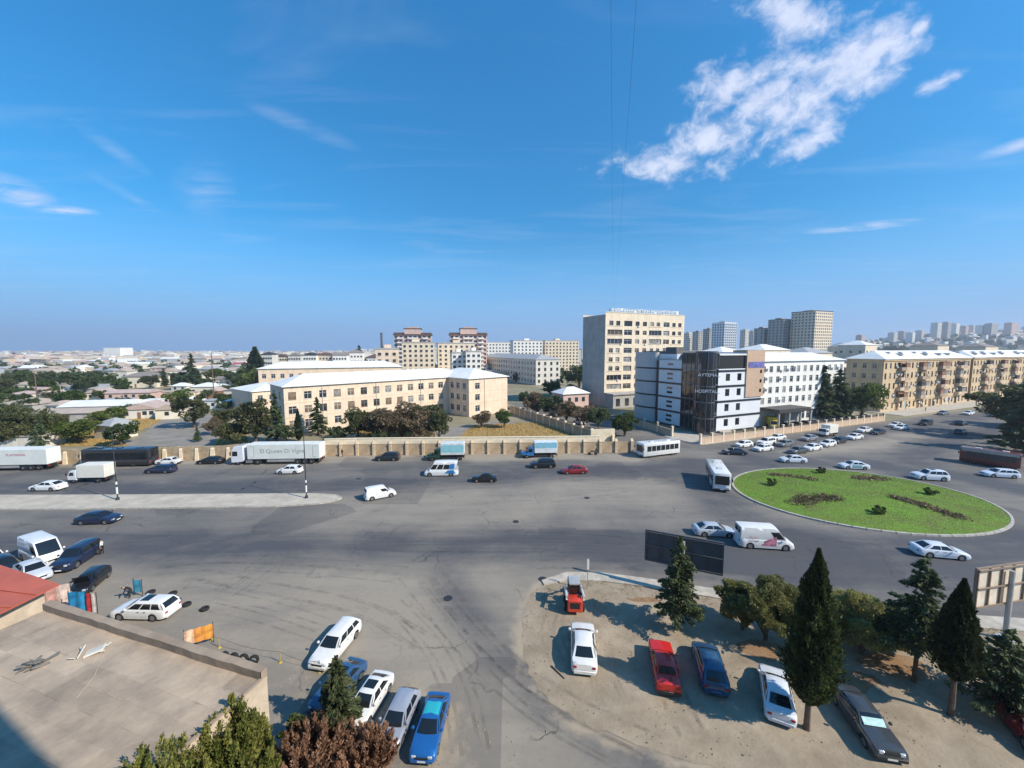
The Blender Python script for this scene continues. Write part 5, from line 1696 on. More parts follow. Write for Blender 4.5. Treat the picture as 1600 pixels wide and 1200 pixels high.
def billboard(label, c, ang, w, z0, z1, face, back, strut):
    t = thing('billboard', label, 'billboard', (c[0], c[1], 0), ang)
    mb = MB(); mb.tube([(0, .28, 0), (0, .28, z1 - .3)], .16, 12); mb.box(-.45, .45, -.2, .7, 0, .12); mb.build('post', pmat('galvanised_post', (.45, .46, .46), rough=.5, metal=.3), t)
    mb = MB(); mb.box(-w / 2, w / 2, -.06, .0, z0, z1); mb.build('panel', face, t)
    mb = MB()
    for x in np.linspace(-w / 2 + .03, w / 2 - .03, 6):
        mb.box(x - .04, x + .04, .003, .12, z0, z1)
    mb.build('strut', strut, t)
    mb = MB()
    for z in (z0 + .05, (z0 + z1) / 2, z1 - .1):
        mb.box(-w / 2, w / 2, .123, .2, z, z + .09)
    mb.build('rail', strut, t)
    mb = MB(); mb.box(-w / 2 - .05, w / 2 + .05, -.1, .05, z1 + .002, z1 + .08); mb.box(-w / 2 - .05, w / 2 + .05, -.1, .05, z0 - .08, z0 - .002)
    mb.box(-w / 2 - .08, -w / 2 - .002, -.1, .05, z0, z1); mb.box(w / 2 + .002, w / 2 + .08, -.1, .05, z0, z1); mb.build('border', strut, t)
    return t


DGREY = pmat('dark_grey_sheet', (.10, .105, .115), rough=.6, var=.15, scale=1.0)
billboard('dark grey billboard seen from behind over the conifer in the dirt car park', (15.27, 34.0), SUN_AZ + math.pi + .012, 6.3, 2.53, 5.33, DGREY, DGREY, DGREY)
bl, br = np.array((34.4, 28.0)), np.array((40.4, 29.2))
c = (bl + br) / 2
billboard('beige billboard frame with brown struts at the right picture edge', c, math.atan2(1.2, 6.0) + math.pi, 6.1, 2.75, 5.75, pmat('beige_board', (.72, .62, .50), rough=.7, var=.15, scale=.8), DGREY, pmat('brown_strut', (.26, .19, .14), rough=.7))


def lamp_post(label, px, py):
    p = G(px, py, .15)
    t = thing('street_lamp', label, 'street lamp', p, 0, 'street lamps on the median strip')
    STEEL = pmat('dark_lamp_steel', (.06, .06, .065), rough=.5, metal=.4)
    mb = MB(); mb.tube([(0, 0, 0), (0, 0, .05), (0, 0, 10.2)], [.10, .09, .05], 10); mb.build('pole', STEEL, t)
    mb = MB(); mb.disc((0, 0, 0), 'z', .24, .2, .35, 12); mb.build('base', STEEL, t)
    mb = MB(); mb.tube([(0, 0, .9), (0, 0, 1.9)], .115, 10); mb.tube([(0, 0, 2.3), (0, 0, 2.7)], .11, 10); mb.build('white_band', WIN_WHITE, t)
    for s in (-1, 1):
        mb = MB(); mb.tube([(0, 0, 10.1), (0, s * .5, 10.35), (0, s * 1.5, 10.45)], [.04, .035, .03], 6); arm = mb.build('arm', STEEL, t)
        mb = MB(); mb.bbox(-.13, .13, s * 1.5 - .3, s * 1.5 + .35, 10.36, 10.52, .04); mb.build('lamp_head', STEEL, arm)
    return t


lamp_post('dark double-armed street lamp on the median in front of the black coach', 184, 781)
lamp_post('dark double-armed street lamp on the median near its rounded end', 479, 778)
p = G(918, 922)
t = thing('sign_post', 'slender sign post with a narrow white plate on the pavement tip', 'sign', (p.x, p.y, .12))
mb = MB(); mb.tube([(0, 0, 0), (0, 0, 2.9)], .035, 8); mb.build('pole', pmat('galvanised_post', (.45, .46, .46)), t)
mb = MB(); mb.bbox(-.1, .1, -.06, -.035, 1.9, 2.85, .01); mb.build('plate', WIN_WHITE, t)
WOODP = pmat('wooden_pole', (.17, .11, .08), rough=.9, var=.2)
for (px, py, ty, r, lab) in [(60, 640, 583, .2, 'brown wooden utility pole among the houses at far left'), (335, 628, 552, .22, 'tall thin brown mast behind the big pine'), (97, 634, 600, .14, 'pale concrete pole beside the long white-roofed hall'), (418, 690, 640, .1, 'thin grey lamp pole beside the pines at the left end of the school')]:
    p = G(px, py); hh = CAM_H - (ty - 545) / 620 * p.y
    t = thing('utility_pole', lab, 'pole', (p.x, p.y, 0))
    mb = MB(); mb.tube([(0, 0, 0), (0, 0, hh)], [r, r * .7], 8); mb.build('pole', WOODP if r > .15 else GREYP, t)
    mb = MB(); mb.box(-1.0, 1.0, -.06, .06, hh - .7, hh - .58); mb.build('crossbar', WOODP if r > .15 else GREYP, t)
# wires from the viewer's block to the roof of the ten-storey block
WIRE = pmat('black_wire', (.02, .02, .022), rough=.6, var=0)
for i, (sx, ex, sag, lab) in enumerate([(.6, 38.6, 4.5, 'right-hand thin black wire crossing the sky to the ten-storey block'), (-1.0, 38.2, 4.5, 'left-hand thin black wire crossing the sky to the ten-storey block')]):
    a, b_ = Vector((sx, -1.55, 42.5)), Vector((ex, 151.6, 36.2))
    mb = MB(); mb.tube([a.lerp(b_, s) + Vector((0, 0, -sag * 4 * s * (1 - s) * .15)) for s in np.linspace(0, 1, 24)], .007, 5)
    tag(mb.build('overhead_wire', WIRE), lab, 'wire', 'wires across the sky')
# ------------------------------------------------------------------ vehicles
SPECS = {
    # L, W half, belt and roof heights, top line of the lower body (x, z), cabin: rear base, rear roof, front roof, front base, roof half width
    'saloon': dict(L=4.65, w=.90, top=[(-2.32, .60), (-2.28, .86), (-2.12, .97), (-1.6, 1.0), (1.0, .95), (1.15, .93), (1.9, .80), (2.2, .68), (2.32, .48)],
                   cab=(-1.85, -1.05, .28, 1.1), zr=1.46, wr=.60, wheels=(1.42, -1.36, .32), win=[(.10, .46), (.50, .86)]),
    'old_saloon': dict(L=4.10, w=.80, top=[(-2.05, .58), (-2.03, .88), (-1.95, .93), (-1.1, .95), (.8, .92), (1.9, .88), (2.03, .80), (2.05, .50)],
                       cab=(-1.28, -.92, .30, .82), zr=1.42, wr=.58, wheels=(1.25, -1.2, .30), win=[(.08, .46), (.50, .90)], boxy=True),
    'long_saloon': dict(L=4.95, w=.92, top=[(-2.47, .58), (-2.43, .88), (-2.25, .96), (-1.5, .99), (.9, .96), (2.0, .90), (2.38, .82), (2.47, .50)],
                        cab=(-1.62, -1.1, .32, .98), zr=1.44, wr=.62, wheels=(1.5, -1.42, .32), win=[(.09, .46), (.50, .88)], boxy=True),
    'hatch': dict(L=4.15, w=.87, top=[(-2.07, .55), (-2.03, .85), (-1.9, .98), (-1.4, 1.0), (.95, .96), (1.6, .84), (1.95, .70), (2.07, .48)],
                  cab=(-1.98, -1.35, .30, 1.1), zr=1.50, wr=.60, wheels=(1.28, -1.24, .31), win=[(.10, .44), (.48, .80)]),
    'estate': dict(L=4.75, w=.90, top=[(-2.37, .55), (-2.34, .85), (-2.25, .98), (-1.6, .99), (1.0, .95), (1.9, .82), (2.25, .70), (2.37, .48)],
                   cab=(-2.28, -1.85, .30, 1.1), zr=1.50, wr=.62, wheels=(1.42, -1.36, .32), win=[(.08, .36), (.39, .66), (.69, .92)]),
    'suv': dict(L=4.70, w=.95, top=[(-2.35, .62), (-2.32, 1.0), (-2.2, 1.12), (-1.6, 1.13), (1.0, 1.10), (1.9, 1.02), (2.25, .88), (2.35, .58)],
                cab=(-2.24, -1.80, .32, 1.02), zr=1.76, wr=.68, wheels=(1.42, -1.38, .37), win=[(.07, .36), (.39, .68), (.71, .93)]),
    'minivan': dict(L=4.40, w=.90, top=[(-2.2, .6), (-2.17, .98), (-2.1, 1.08), (-1.6, 1.08), (1.1, 1.04), (1.75, .92), (2.1, .74), (2.2, .5)],
                    cab=(-2.14, -1.98, .55, 1.32), zr=1.85, wr=.72, wheels=(1.38, -1.34, .32), win=[(.06, .32)], van=True),
    'van': dict(L=5.60, w=1.0, top=[(-2.8, .55), (-2.78, 1.05), (-2.74, 1.18), (-2.2, 1.2), (1.75, 1.18), (2.3, 1.04), (2.68, .82), (2.8, .5)],
                cab=(-2.75, -2.66, 1.0, 2.02), zr=2.50, wr=.84, wheels=(1.85, -1.75, .36), win=[(.03, .24)], van=True),
    'minibus': dict(L=5.80, w=1.0, top=[(-2.9, .55), (-2.88, 1.05), (-2.84, 1.18), (-2.2, 1.2), (1.85, 1.18), (2.4, 1.04), (2.78, .82), (2.9, .5)],
                    cab=(-2.85, -2.76, 1.1, 2.1), zr=2.60, wr=.84, wheels=(1.95, -1.75, .36), win=[(.03, .22), (.26, .46), (.49, .70)], van=True),
}
VCACHE = {}


def lower_ring(s, x):
    L, w0 = s['L'], s['w']
    e = min(1.0, (L / 2 - abs(x)) / .42)
    boxy = s.get('boxy')
    w = w0 * ((.90 if boxy else .76) + (.10 if boxy else .24) * math.sqrt(max(0, 1 - (1 - e) ** 2)))
    zt = float(np.interp(x, [t[0] for t in s['top']], [t[1] for t in s['top']]))
    zl = .20 + .10 * (1 - e)
    r = s['wheels'][2]; Ra = r + .07
    for xw in s['wheels'][:2]:
        if abs(x - xw) < Ra:
            zl = max(zl, r + math.sqrt(Ra * Ra - (x - xw) ** 2) * .96 - .02)
    H = zt - .2
    zs = [zl, max(zl + .015, .2 + H * .28), max(zl + .03, .2 + H * .55), max(zl + .045, .2 + H * .84), zt - .025, zt + .008, zt + .018]
    ys = [w * .965, w * .995, w, w * .965, w * .885, w * .5, 0.0]
    return ys, zs


def car_parts(kind):
    if kind in VCACHE:
        return VCACHE[kind]
    s = SPECS[kind]
    L, w = s['L'], s['w']
    xs = set(np.round(np.linspace(-L / 2, L / 2, 15), 3)) | {round(t[0], 3) for t in s['top']}
    r = s['wheels'][2]; Ra = r + .07
    for xw in s['wheels'][:2]:
        xs |= {round(xw + Ra * math.sin(a), 3) for a in np.linspace(-math.pi / 2, math.pi / 2, 9)}
        xs |= {round(xw - Ra - .004, 3), round(xw + Ra + .004, 3)}
    xs |= {round(L / 2 - .06, 3), round(-L / 2 + .06, 3), round(L / 2 - .18, 3), round(-L / 2 + .18, 3)}
    xs = sorted(x for x in xs if -L / 2 <= x <= L / 2)
    body = MB()
    rings = []
    for x in xs:
        ys, zs = lower_ring(s, x)
        half = [(x, y, z) for y, z in zip(ys, zs)]
        rings.append(half + [(x, -y, z) for y, z in zip(ys[-2::-1], zs[-2::-1])])
    body.loft(rings, False, False)
    for rg in (rings[0], rings[-1]):
        body.add(rg, [tuple(range(len(rg)))])
    # cabin
    xb0, xr0, xr1, xb1 = s['cab']
    zr, wr = s['zr'], s['wr']
    ztop = lambda x: float(np.interp(x, [t[0] for t in s['top']], [t[1] for t in s['top']]))
    belt = max(ztop(-.2), ztop(.2))
    wb = w * (.905 if s.get('van') else .885)
    edge = zr - (.10 if not s.get('van') else .14)
    bow = .10 if not s.get('boxy') else .04
    pts = {}

    def front(u, v):
        y = (2 * u - 1)
        bw = 1 - y * y
        base = Vector((xb1 - .03 + bow * bw, y * wb, ztop(xb1) - .015)); top = Vector((xr1 + bow * .6 * bw, y * wr, edge + .03 * bw))
        p = base.lerp(top, v); p.x += .05 * math.sin(math.pi * v); p.z += .02 * math.sin(math.pi * v); return p

    def rear(u, v):
        y = (2 * u - 1)
        bw = 1 - y * y
        base = Vector((xb0 - bow * .5 * bw, y * wb, ztop(xb0 + .05) - .03)); top = Vector((xr0 - bow * .6 * bw, y * wr, edge + .03 * bw))
        p = base.lerp(top, v); p.x -= .04 * math.sin(math.pi * v); return p

    def side(sg):
        def f(u, v):
            base = Vector((xb1 - .03 + (xb0 - xb1 + .03) * u, sg * wb, belt - .03 if 0.02 < u < .98 else min(ztop(xb1 if u < .5 else xb0 + .05), belt) - .02))
            top = Vector((xr1 + (xr0 - xr1) * u, sg * wr, edge))
            p = base.lerp(top, v); p.y += sg * .045 * math.sin(math.pi * v); return p
        return f

    def patch(mb, f, u0, u1, v0, v1, nu, nv, off=0.0):
        P = []
        for j in range(nv + 1):
            row = []
            for i in range(nu + 1):
                u, v = u0 + (u1 - u0) * i / nu, v0 + (v1 - v0) * j / nv
                p = f(u, v)
                if off:
                    du = f(min(1, u + .01), v) - f(max(0, u - .01), v); dv = f(u, min(1, v + .01)) - f(u, max(0, v - .01))
                    n = du.cross(dv)
                    if n.length > 0:
                        n.normalize()
                        c = Vector((0, 0, (belt + zr) / 2))
                        if n.dot(p - Vector(((xr0 + xr1) / 2, 0, c.z))) < 0: n = -n
                        p = p + n * off
                row.append(p)
            P.append(row)
        mb.grid(P)
    SL_, SR_ = side(1), side(-1)
    for f, nu in ((front, 8), (rear, 8), (SL_, 10), (SR_, 10)):
        patch(body, f, 0, 1, 0, 1, nu, 4)
    # roof skin
    NU, NV = 8, 6
    P = []
    for i in range(NU + 1):
        u = i / NU
        row = []
        for j in range(NV + 1):
            y = 2 * j / NV - 1
            xf = front(j / NV, 1); xr_ = rear(j / NV, 1)
            x = xf.x + (xr_.x - xf.x) * u
            crown = (zr - edge) * (1 - y ** 4) * (1 - abs(2 * u - 1) ** 4)
            row.append((x, y * wr, edge + .03 * (1 - y * y) * 1 * (abs(2 * u - 1) ** 4) + crown))
        P.append(row)
    body.grid(P)
    parts = {}
    parts['body'] = body.mesh('body', (paint((.5, .5, .5)),), smooth=True, merge=.002)
    mb = MB(); patch(mb, front, .07, .93, .08, .93, 8, 4, .012); parts['windscreen'] = mb.mesh('windscreen', (GLASS,), smooth=True)
    mb = MB(); v0, v1 = (.42, .9) if s.get('van') else (.14, .90)
    patch(mb, rear, .10, .90, v0, v1, 8, 4, .012); parts['rear_window'] = mb.mesh('rear_window', (GLASS,), smooth=True)
    parts['side_windows'] = []
    for (a, b_) in s['win']:
        for f in (SL_, SR_):
            mb = MB(); patch(mb, f, a, b_, .10, .90 if not s.get('van') else .72, 4, 3, .012); parts['side_windows'].append(mb.mesh('side_window', (GLASS,), smooth=True))
    # chassis, bumpers and lamps
    mb = MB(); mb.box(-L / 2 + .3, L / 2 - .3, -w + .17, w - .17, .17, .62); parts['chassis'] = mb.mesh('chassis', (BLACKP,))
    mb = MB()
    for sgn in (-1, 1):
        x = sgn * (L / 2)
        ys, zs = lower_ring(s, sgn * (L / 2 - .01))
        mb.bbox(x - .05, x + .035, -ys[1] * .97, ys[1] * .97, .26, .46, .02)
    parts['bumper'] = mb.mesh('bumper', (BLACKP,), smooth=True)
    zt_f = s['top'][-2][1]; zt_r = s['top'][1][1]
    lamps = []
    for sg in (-1, 1):
        y0 = w * .58 * sg; ww = .15
        mb = MB(); mb.bbox(L / 2 - .20, L / 2 - .005 if s.get('boxy') else L / 2 - .035, y0 - ww, y0 + ww, zt_f - .20, zt_f - .03, .03); lamps.append(('headlight', mb.mesh('headlight', (LAMP,), smooth=True)))
        mb = MB(); mb.bbox(-L / 2 - .012, -L / 2 + .15, w * .70 * sg - .12, w * .70 * sg + .12, zt_r - .22, zt_r - .09, .02); lamps.append(('tail_light', mb.mesh('tail_light', (TAIL,), smooth=True)))
        mb = MB(); mb.bbox(xb1 - .38, xb1 - .22, sg * (w + .09) - .10, sg * (w + .09) + .07, belt + .03, belt + .17, .03); lamps.append(('mirror', mb.mesh('mirror', (BLACKP,), smooth=True)))
    parts['lamps'] = lamps
    mb = MB(); mb.bbox(L / 2 - .02, L / 2 + .012, -.42, .42, zt_f - .20, zt_f - .07, .01); parts['grille'] = mb.mesh('grille', (BLACKP,))
    mb = MB(); mb.box(L / 2 + .036, L / 2 + .046, -.26, .26, .32, .43); mb.box(-L / 2 - .046, -L / 2 - .036, -.26, .26, .34, .45); parts['number_plate'] = mb.mesh('number_plate', (PLATE,))
    # doors: panels a few millimetres proud of the side, with a handle each
    doors = []
    lims = [(xb1 - .15, (xb1 + xb0) / 2 + .18), ((xb1 + xb0) / 2 + .15, max(xb0 + .55, s['wheels'][1] + Ra + .02))] if not s.get('van') else [(xb1 - .2, xb1 - 1.15), (-.1, s['wheels'][1] + Ra + .05)]
    if not s.get('van'):
        lims[0] = (min(lims[0][0], s['wheels'][0] - Ra - .03), lims[0][1])
    for (xa, xb) in lims:
        for sg in (1, -1):
            rows_ = []
            for x in np.linspace(xa, xb, 6):
                ys, zs = lower_ring(s, x)
                rows_.append([(x, sg * (ys[k] + .007), zs[k] + (.09 if k == 0 else 0)) for k in range(4)])
            mb = MB(); mb.grid(rows_); m1 = mb.mesh('door', (paint((.5, .5, .5)),), smooth=True, fix=False)
            ys, zs = lower_ring(s, xb + .2)
            mb = MB(); mb.bbox(xb + .12, xb + .30, sg * (w + .012) - .015, sg * (w + .012) + .015, zs[3] - .06, zs[3] - .03, .008); m2 = mb.mesh('handle', (BLACKP,))
            doors.append((m1, m2))
    parts['doors'] = doors
    # wheels
    wd = .21 if not s.get('van') else .23
    mb = MB(); st = [(-wd / 2, r * .62), (-wd / 2, r * .93), (-wd / 2 + .03, r), (wd / 2 - .03, r), (wd / 2, r * .93), (wd / 2, r * .62)]
    mb.disc((0, 0, 0), 'y', 0, 0, 0, 20, 0, st); parts['wheel'] = mb.mesh('wheel', (TYRE,), smooth=True)
    mb = MB()
    for sg in (-1, 1):
        y = sg * (wd / 2 + .004)
        for k in range(5):
            a = 2 * math.pi * k / 5
            d = Vector((math.cos(a), 0, math.sin(a))); e = Vector((-d.z, 0, d.x))
            p = [d * .03 + e * .05, d * r * .6 + e * .075, d * r * .6 - e * .075, d * .03 - e * .05]
            mb.add([(q.x, y, q.z) for q in p], [(0, 1, 2, 3)])
        ringo = [[(math.cos(a) * rr, y - .001 * sg, math.sin(a) * rr) for a in np.linspace(0, 2 * math.pi, 21)[:-1]] for rr in (r * .54, r * .63)]
        mb.loft(ringo, True, False)
    parts['rim'] = mb.mesh('rim', (RIM,), fix=False)
    mb = MB(); parts['axles'] = (s['wheels'][0], s['wheels'][1], r, w - wd / 2 - .015)
    VCACHE[kind] = parts
    return parts


def car(label, kind, col, px, py, head, near=False, metal=0.0, cat='car', group=None, name=None, glass=None, rimc=None, sunroof=False, scale=1.0, rough=.28, world=None):
    P = car_parts(kind)
    g = G(px, py) if world is None else Vector((world[0], world[1], 0))
    z = .05 if world is None and inside(np.array([[g.x, g.y]]), LOT)[0] else 0.0
    t = thing(name or {'saloon': 'saloon_car', 'old_saloon': 'saloon_car', 'long_saloon': 'saloon_car', 'hatch': 'hatchback_car', 'estate': 'estate_car', 'suv': 'suv_car', 'minivan': 'panel_van', 'van': 'panel_van', 'minibus': 'minibus'}[kind], label, cat, (g.x, g.y, z), R(head), group)
    if scale != 1.0: t.scale = (scale,) * 3
    pm = paint(col, metal, rough)
    b = link('body', P['body'], t); set_mat(b, pm)
    link('windscreen', P['windscreen'], t)
    if not (kind in ('van',) and not near): link('rear_window', P['rear_window'], t)
    for m in P['side_windows']: link('side_window', m, t)
    link('chassis', P['chassis'], t)
    bp_ = link('bumper', P['bumper'], t)
    if not SPECS[kind].get('boxy'): set_mat(bp_, pm)
    for n_, m in P['lamps']:
        lo_ = link(n_, m, t)
        if n_ == 'mirror' and not SPECS[kind].get('boxy'): set_mat(lo_, pm)
    link('grille', P['grille'], t); link('number_plate', P['number_plate'], t)
    if near:
        for m1, m2 in P['doors']:
            d = link('door', m1, t); set_mat(d, pm); link('handle', m2, d)
    xf, xr, r, yw = P['axles']
    for x in (xf, xr):
        for sg in (1, -1):
            wh = link('wheel', P['wheel'], t, (x, sg * yw, r)); rm = link('rim', P['rim'], wh)
            if rimc: set_mat(rm, rimc)
    if sunroof:
        s = SPECS[kind]
        mb = MB(); zr = s['zr']; x1 = s['cab'][2]
        mb.grid([[(x1 - .25 - .75 * i / 3, -.42 + .84 * j / 4, zr + .012 - .012 * (2 * j / 4 - 1) ** 2 - (.012 if i in (0,) else 0)) for j in range(5)] for i in range(4)])
        mb.build('sunroof', GLASS, t, fix=False)
    return t


def wheelset(t, places, r, w, rimc=None, cache={}):
    key = (r, w)
    if key not in cache:
        mb = MB(); st = [(-w / 2, r * .55), (-w / 2, r * .93), (-w / 2 + .04, r), (w / 2 - .04, r), (w / 2, r * .93), (w / 2, r * .55)]
        mb.disc((0, 0, 0), 'y', 0, 0, 0, 20, 0, st); m1 = mb.mesh('wheel', (TYRE,), smooth=True)
        mb = MB()
        for sg in (-1, 1):
            mb.disc((0, sg * (w / 2 - .03), 0), 'y', 0, 0, 0, 14, 0, [(-.02 * sg, r * .56), (.02 * sg, r * .50), (.035 * sg, r * .25), (.05 * sg, r * .2), (.05 * sg, .01)])
        m2 = mb.mesh('rim', (RIM,), smooth=True)
        cache[key] = (m1, m2)
    m1, m2 = cache[key]
    for (x, y) in places:
        wh = link('wheel', m1, t, (x, y, r)); rm = link('rim', m2, wh)
        if rimc: set_mat(rm, rimc)


def rbox(x0, x1, w, z0, z1, b=.12, bt=.12, taper=0.0, n=4):
    """a coach-built body: rounded edges all along, ends slightly drawn in"""
    def ring(x, s):
        pts = []
        ww, zz0, zz1 = w - s, z0 + s * .4, z1 - s
        for (cy, cz, a0) in ((ww - b, zz1 - bt, 0), (-(ww - b), zz1 - bt, 90), (-(ww - b), zz0 + .05, 180), (ww - b, zz0 + .05, 270)):
            for k in range(n + 1):
                a = R(a0 + 90 * k / n)
                rb, rt = (b, bt) if a0 < 180 else (b, .05)
                pts.append((x, cy + math.cos(a) * rb, cz + math.sin(a) * rt))
        return pts
    mb = MB()
    mb.loft([ring(x0, .12), ring(x0 + .05, .05), ring(x0 + .16, 0), ring(x1 - .16, 0), ring(x1 - .05, .05), ring(x1, .12)], True, True)
    return mb


def bus(label, px, py, head, L, W, H, col, nwin, name='bus', winc=None, stripe=None, cat='bus', roofc=None, group=None, world=None):
    g = G(px, py) if world is None else Vector((world[0], world[1], 0))
    t = thing(name, label, cat, (g.x, g.y, 0), R(head), group)
    x0, x1, w = -L / 2, L / 2, W / 2
    pm = paint(col)
    rbox(x0, x1, w, .38, H).build('body', pm, t, smooth=True)
    mb = MB(); mb.box(x0 + .4, x1 - .4, -w + .16, w - .16, .22, .5); mb.build('chassis', BLACKP, t)
    z0, z1 = H * .44, H * .80
    st = (L - 1.3) / nwin
    for k in range(nwin):
        for sg in (-1, 1):
            mb = MB(); y = sg * (w + .006)
            xa, xb = x0 + .45 + st * k + .05, x0 + .45 + st * (k + 1) - .05
            mb.box(xa, xb, min(y, y - sg * .03), max(y, y - sg * .03), z0, z1)
            mb.build('side_window', winc or GLASS, t)
    mb = MB(); mb.bbox(x1 - .06, x1 + .012, -w + .22, w - .22, H * .40, H * .86, .03); mb.build('windscreen', GLASS, t)
    mb = MB(); mb.bbox(x0 - .012, x0 + .06, -w + .26, w - .26, H * .52, H * .82, .03); mb.build('rear_window', GLASS, t)
    for sg in (-1, 1):
        mb = MB(); mb.bbox(x1 - .1, x1 + .015, sg * (w - .42) - .16, sg * (w - .42) + .16, .62, .84, .02); mb.build('headlight', LAMP, t)
        mb = MB(); mb.bbox(x0 - .015, x0 + .1, sg * (w - .3) - .1, sg * (w - .3) + .1, .7, 1.05, .02); mb.build('tail_light', TAIL, t)
        mb = MB(); mb.bbox(x1 + .02, x1 + .2, sg * (w + .16) - .08, sg * (w + .16) + .08, H * .58, H * .74, .03); mb.tube([(x1 - .1, sg * w, H * .78), (x1 + .1, sg * (w + .16), H * .74)], .025, 5); mb.build('mirror', BLACKP, t)
    mb = MB(); mb.bbox(x1 - .02, x1 + .04, -w + .1, w - .1, .42, .58, .02); mb.build('bumper', BLACKP, t)
    mb = MB(); mb.box(x1 + .041, x1 + .05, -.28, .28, .45, .56); mb.build('number_plate', PLATE, t)
    for x in ([-L * .25, L * .2] if L < 9.5 else [-L * .3, 0, L * .3]):
        mb = MB(); mb.bbox(x - .45, x + .45, -.4, .4, H - .01, H + .12, .05); mb.build('roof_hatch', roofc or pm, t)
    sgd = -1
    for xd in ((x1 - 1.35, x1 - .5), (-.6, .5)) if L < 11 else ((x1 - 1.3, x1 - .4),):
        mb = MB(); mb.box(xd[0], xd[1], -(w + .016), -(w - .02), .46, H * .82); mb.build('door', GLASS, t)
    if stripe:
        for sg in (-1, 1):
            y = sg * (w + .004); mb = MB(); mb.box(x0 + .2, x1 - .2, min(y, y - sg * .03), max(y, y - sg * .03), stripe[1], stripe[2]); mb.build('stripe', stripe[0], t)
    wheelset(t, [(x1 - 1.9 if L < 9.5 else x1 - 2.6, s * (w - .17)) for s in (1, -1)] + [(x0 + 2.0 if L < 9.5 else x0 + 2.9, s * (w - .17)) for s in (1, -1)], .46, .28)
    return t


def truck(label, px, py, head, cabc, boxc, cabL, cabH, boxL, boxW, box0, box1, name='box_lorry', nose=0.0, text=None, cat='lorry', boxtop=None, rear_axles=1, deckc=None, r=.42):
    """cab at the front (+x), load box behind it, everything on a ladder frame"""
    g = G(px, py)
    t = thing(name, label, cat, (g.x, g.y, 0), R(head))
    Lt = cabL + nose + boxL + .15
    xf = Lt / 2; xc = xf - nose; xb1 = xc - cabL - .12; xb0 = xb1 - boxL
    cw = min(boxW, 2.3) / 2 - .04
    pm = paint(cabc)
    # cab: leaning windscreen, rounded
    mb = MB()
    prof = [(xc, .55), (xc + .0, 1.25), (xc - .42, cabH - .08), (xc - .6, cabH), (xc - cabL + .06, cabH), (xc - cabL, cabH - .08), (xc - cabL, .55)]
    rr_2 = []
    for (y, ins) in ((-cw, .07), (-cw + .07, 0), (cw - .07, 0), (cw, .07)):
        cx = sum(p[0] for p in prof) / len(prof); cz = sum(p[1] for p in prof) / len(prof)
        k = 1 - ins
        rr_2.append([(cx + (p[0] - cx) * k, y, cz + (p[1] - cz) * k) for p in prof])
    mb.loft(rr_2, True, True); mb.build('cab', pm, t, smooth=True)
    if nose:
        mb = MB(); mb.bbox(xc - .02, xf, -cw + .25, cw - .25, .6, 1.28, .12); mb.build('bonnet', pm, t, smooth=True)
        mb = MB()
        for sg in (-1, 1): mb.bbox(xc - .35, xf - .05, sg * (cw - .15) - .24, sg * (cw - .15) + .24, .78, .98, .08)
        mb.build('mudguard', pm, t, smooth=True)
    d = Vector((-.42, 0, cabH - .08 - 1.25)).normalized(); n = Vector((d.z, 0, -d.x))
    p0 = Vector((xc, 0, 1.25)) + d * .08 + n * .012; p1 = Vector((xc, 0, 1.25)) + d * ((Vector((-.42, 0, cabH - 1.33))).length - .06) + n * .012
    mb = MB(); mb.quad((p0.x, -cw + .16, p0.z), (p0.x, cw - .16, p0.z), (p1.x, cw - .18, p1.z), (p1.x, -cw + .18, p1.z)); mb.build('windscreen', GLASS, t)
    for sg in (-1, 1):
        y = sg * (cw + .012); z0 = 1.3; z1 = cabH - .3
        mb = MB(); mb.quad((xc - .2, y, z0), (xc - cabL + .35, y, z0), (xc - cabL + .35, y, z1), (xc - .48, y, z1)); mb.build('side_window', GLASS, t, fix=False)
        hx = xf
        mb = MB(); mb.bbox(hx - .1, hx + .02, sg * (cw - .35) - .14, sg * (cw - .35) + .14, .72, .92, .02); mb.build('headlight', LAMP, t)
        mb = MB(); mb.bbox(xc - .1, xc + .06, sg * (cw + .18) - .07, sg * (cw + .18) + .07, 1.4, 1.8, .02); mb.build('mirror', BLACKP, t)
    mb = MB(); mb.bbox(xf - .15, xf + .06, -cw, cw, .38, .6, .03); mb.build('bumper', BLACKP, t)
    mb = MB(); mb.box(xb0 + .1, xc - .1, -.45, .45, .5, .82); mb.box(xb0 + .02, xb0 + .1, -boxW / 2 + .1, boxW / 2 - .1, .45, .7); mb.build('frame', BLACKP, t)
    bm = boxc
    mb = MB(); mb.bbox(xb0, xb1, -boxW / 2, boxW / 2, box0, box1, .04); b = mb.build('load_box', bm, t)
    if boxtop:
        for sg in (-1, 1):
            y = sg * (boxW / 2 + .004); mb = MB(); mb.box(xb0 + .12, xb1 - .12, min(y, y - sg * .03), max(y, y - sg * .03), box0 + (box1 - box0) * boxtop[1], box0 + (box1 - box0) * boxtop[2]); mb.build('side_panel', boxtop[0], b)
    mb = MB()
    for sg in (-1, 1):
        for x in (xb0 - .002, ):
            mb.box(x - .03, x, sg * .02 if sg > 0 else -boxW / 2 + .1, boxW / 2 - .1 if sg > 0 else -.02, box0 + .08, box1 - .08)
    mb.build('rear_door', bm, b)
    for sg in (-1, 1):
        mb = MB(); mb.bbox(xb0 - .04, xb0 + .02, sg * (boxW / 2 - .25) - .1, sg * (boxW / 2 - .25) + .1, .72, .86, .01); mb.build('tail_light', TAIL, t)
    xs_ = [xb0 + 1.2 + 1.2 * k for k in range(rear_axles)]
    wheelset(t, [(xf - .9 - nose * .15, s * (cw - .14)) for s in (1, -1)] + [(x, s * (boxW / 2 - .2)) for x in xs_ for s in (1, -1)], r, .27)
    return t, (xb0, xb1)


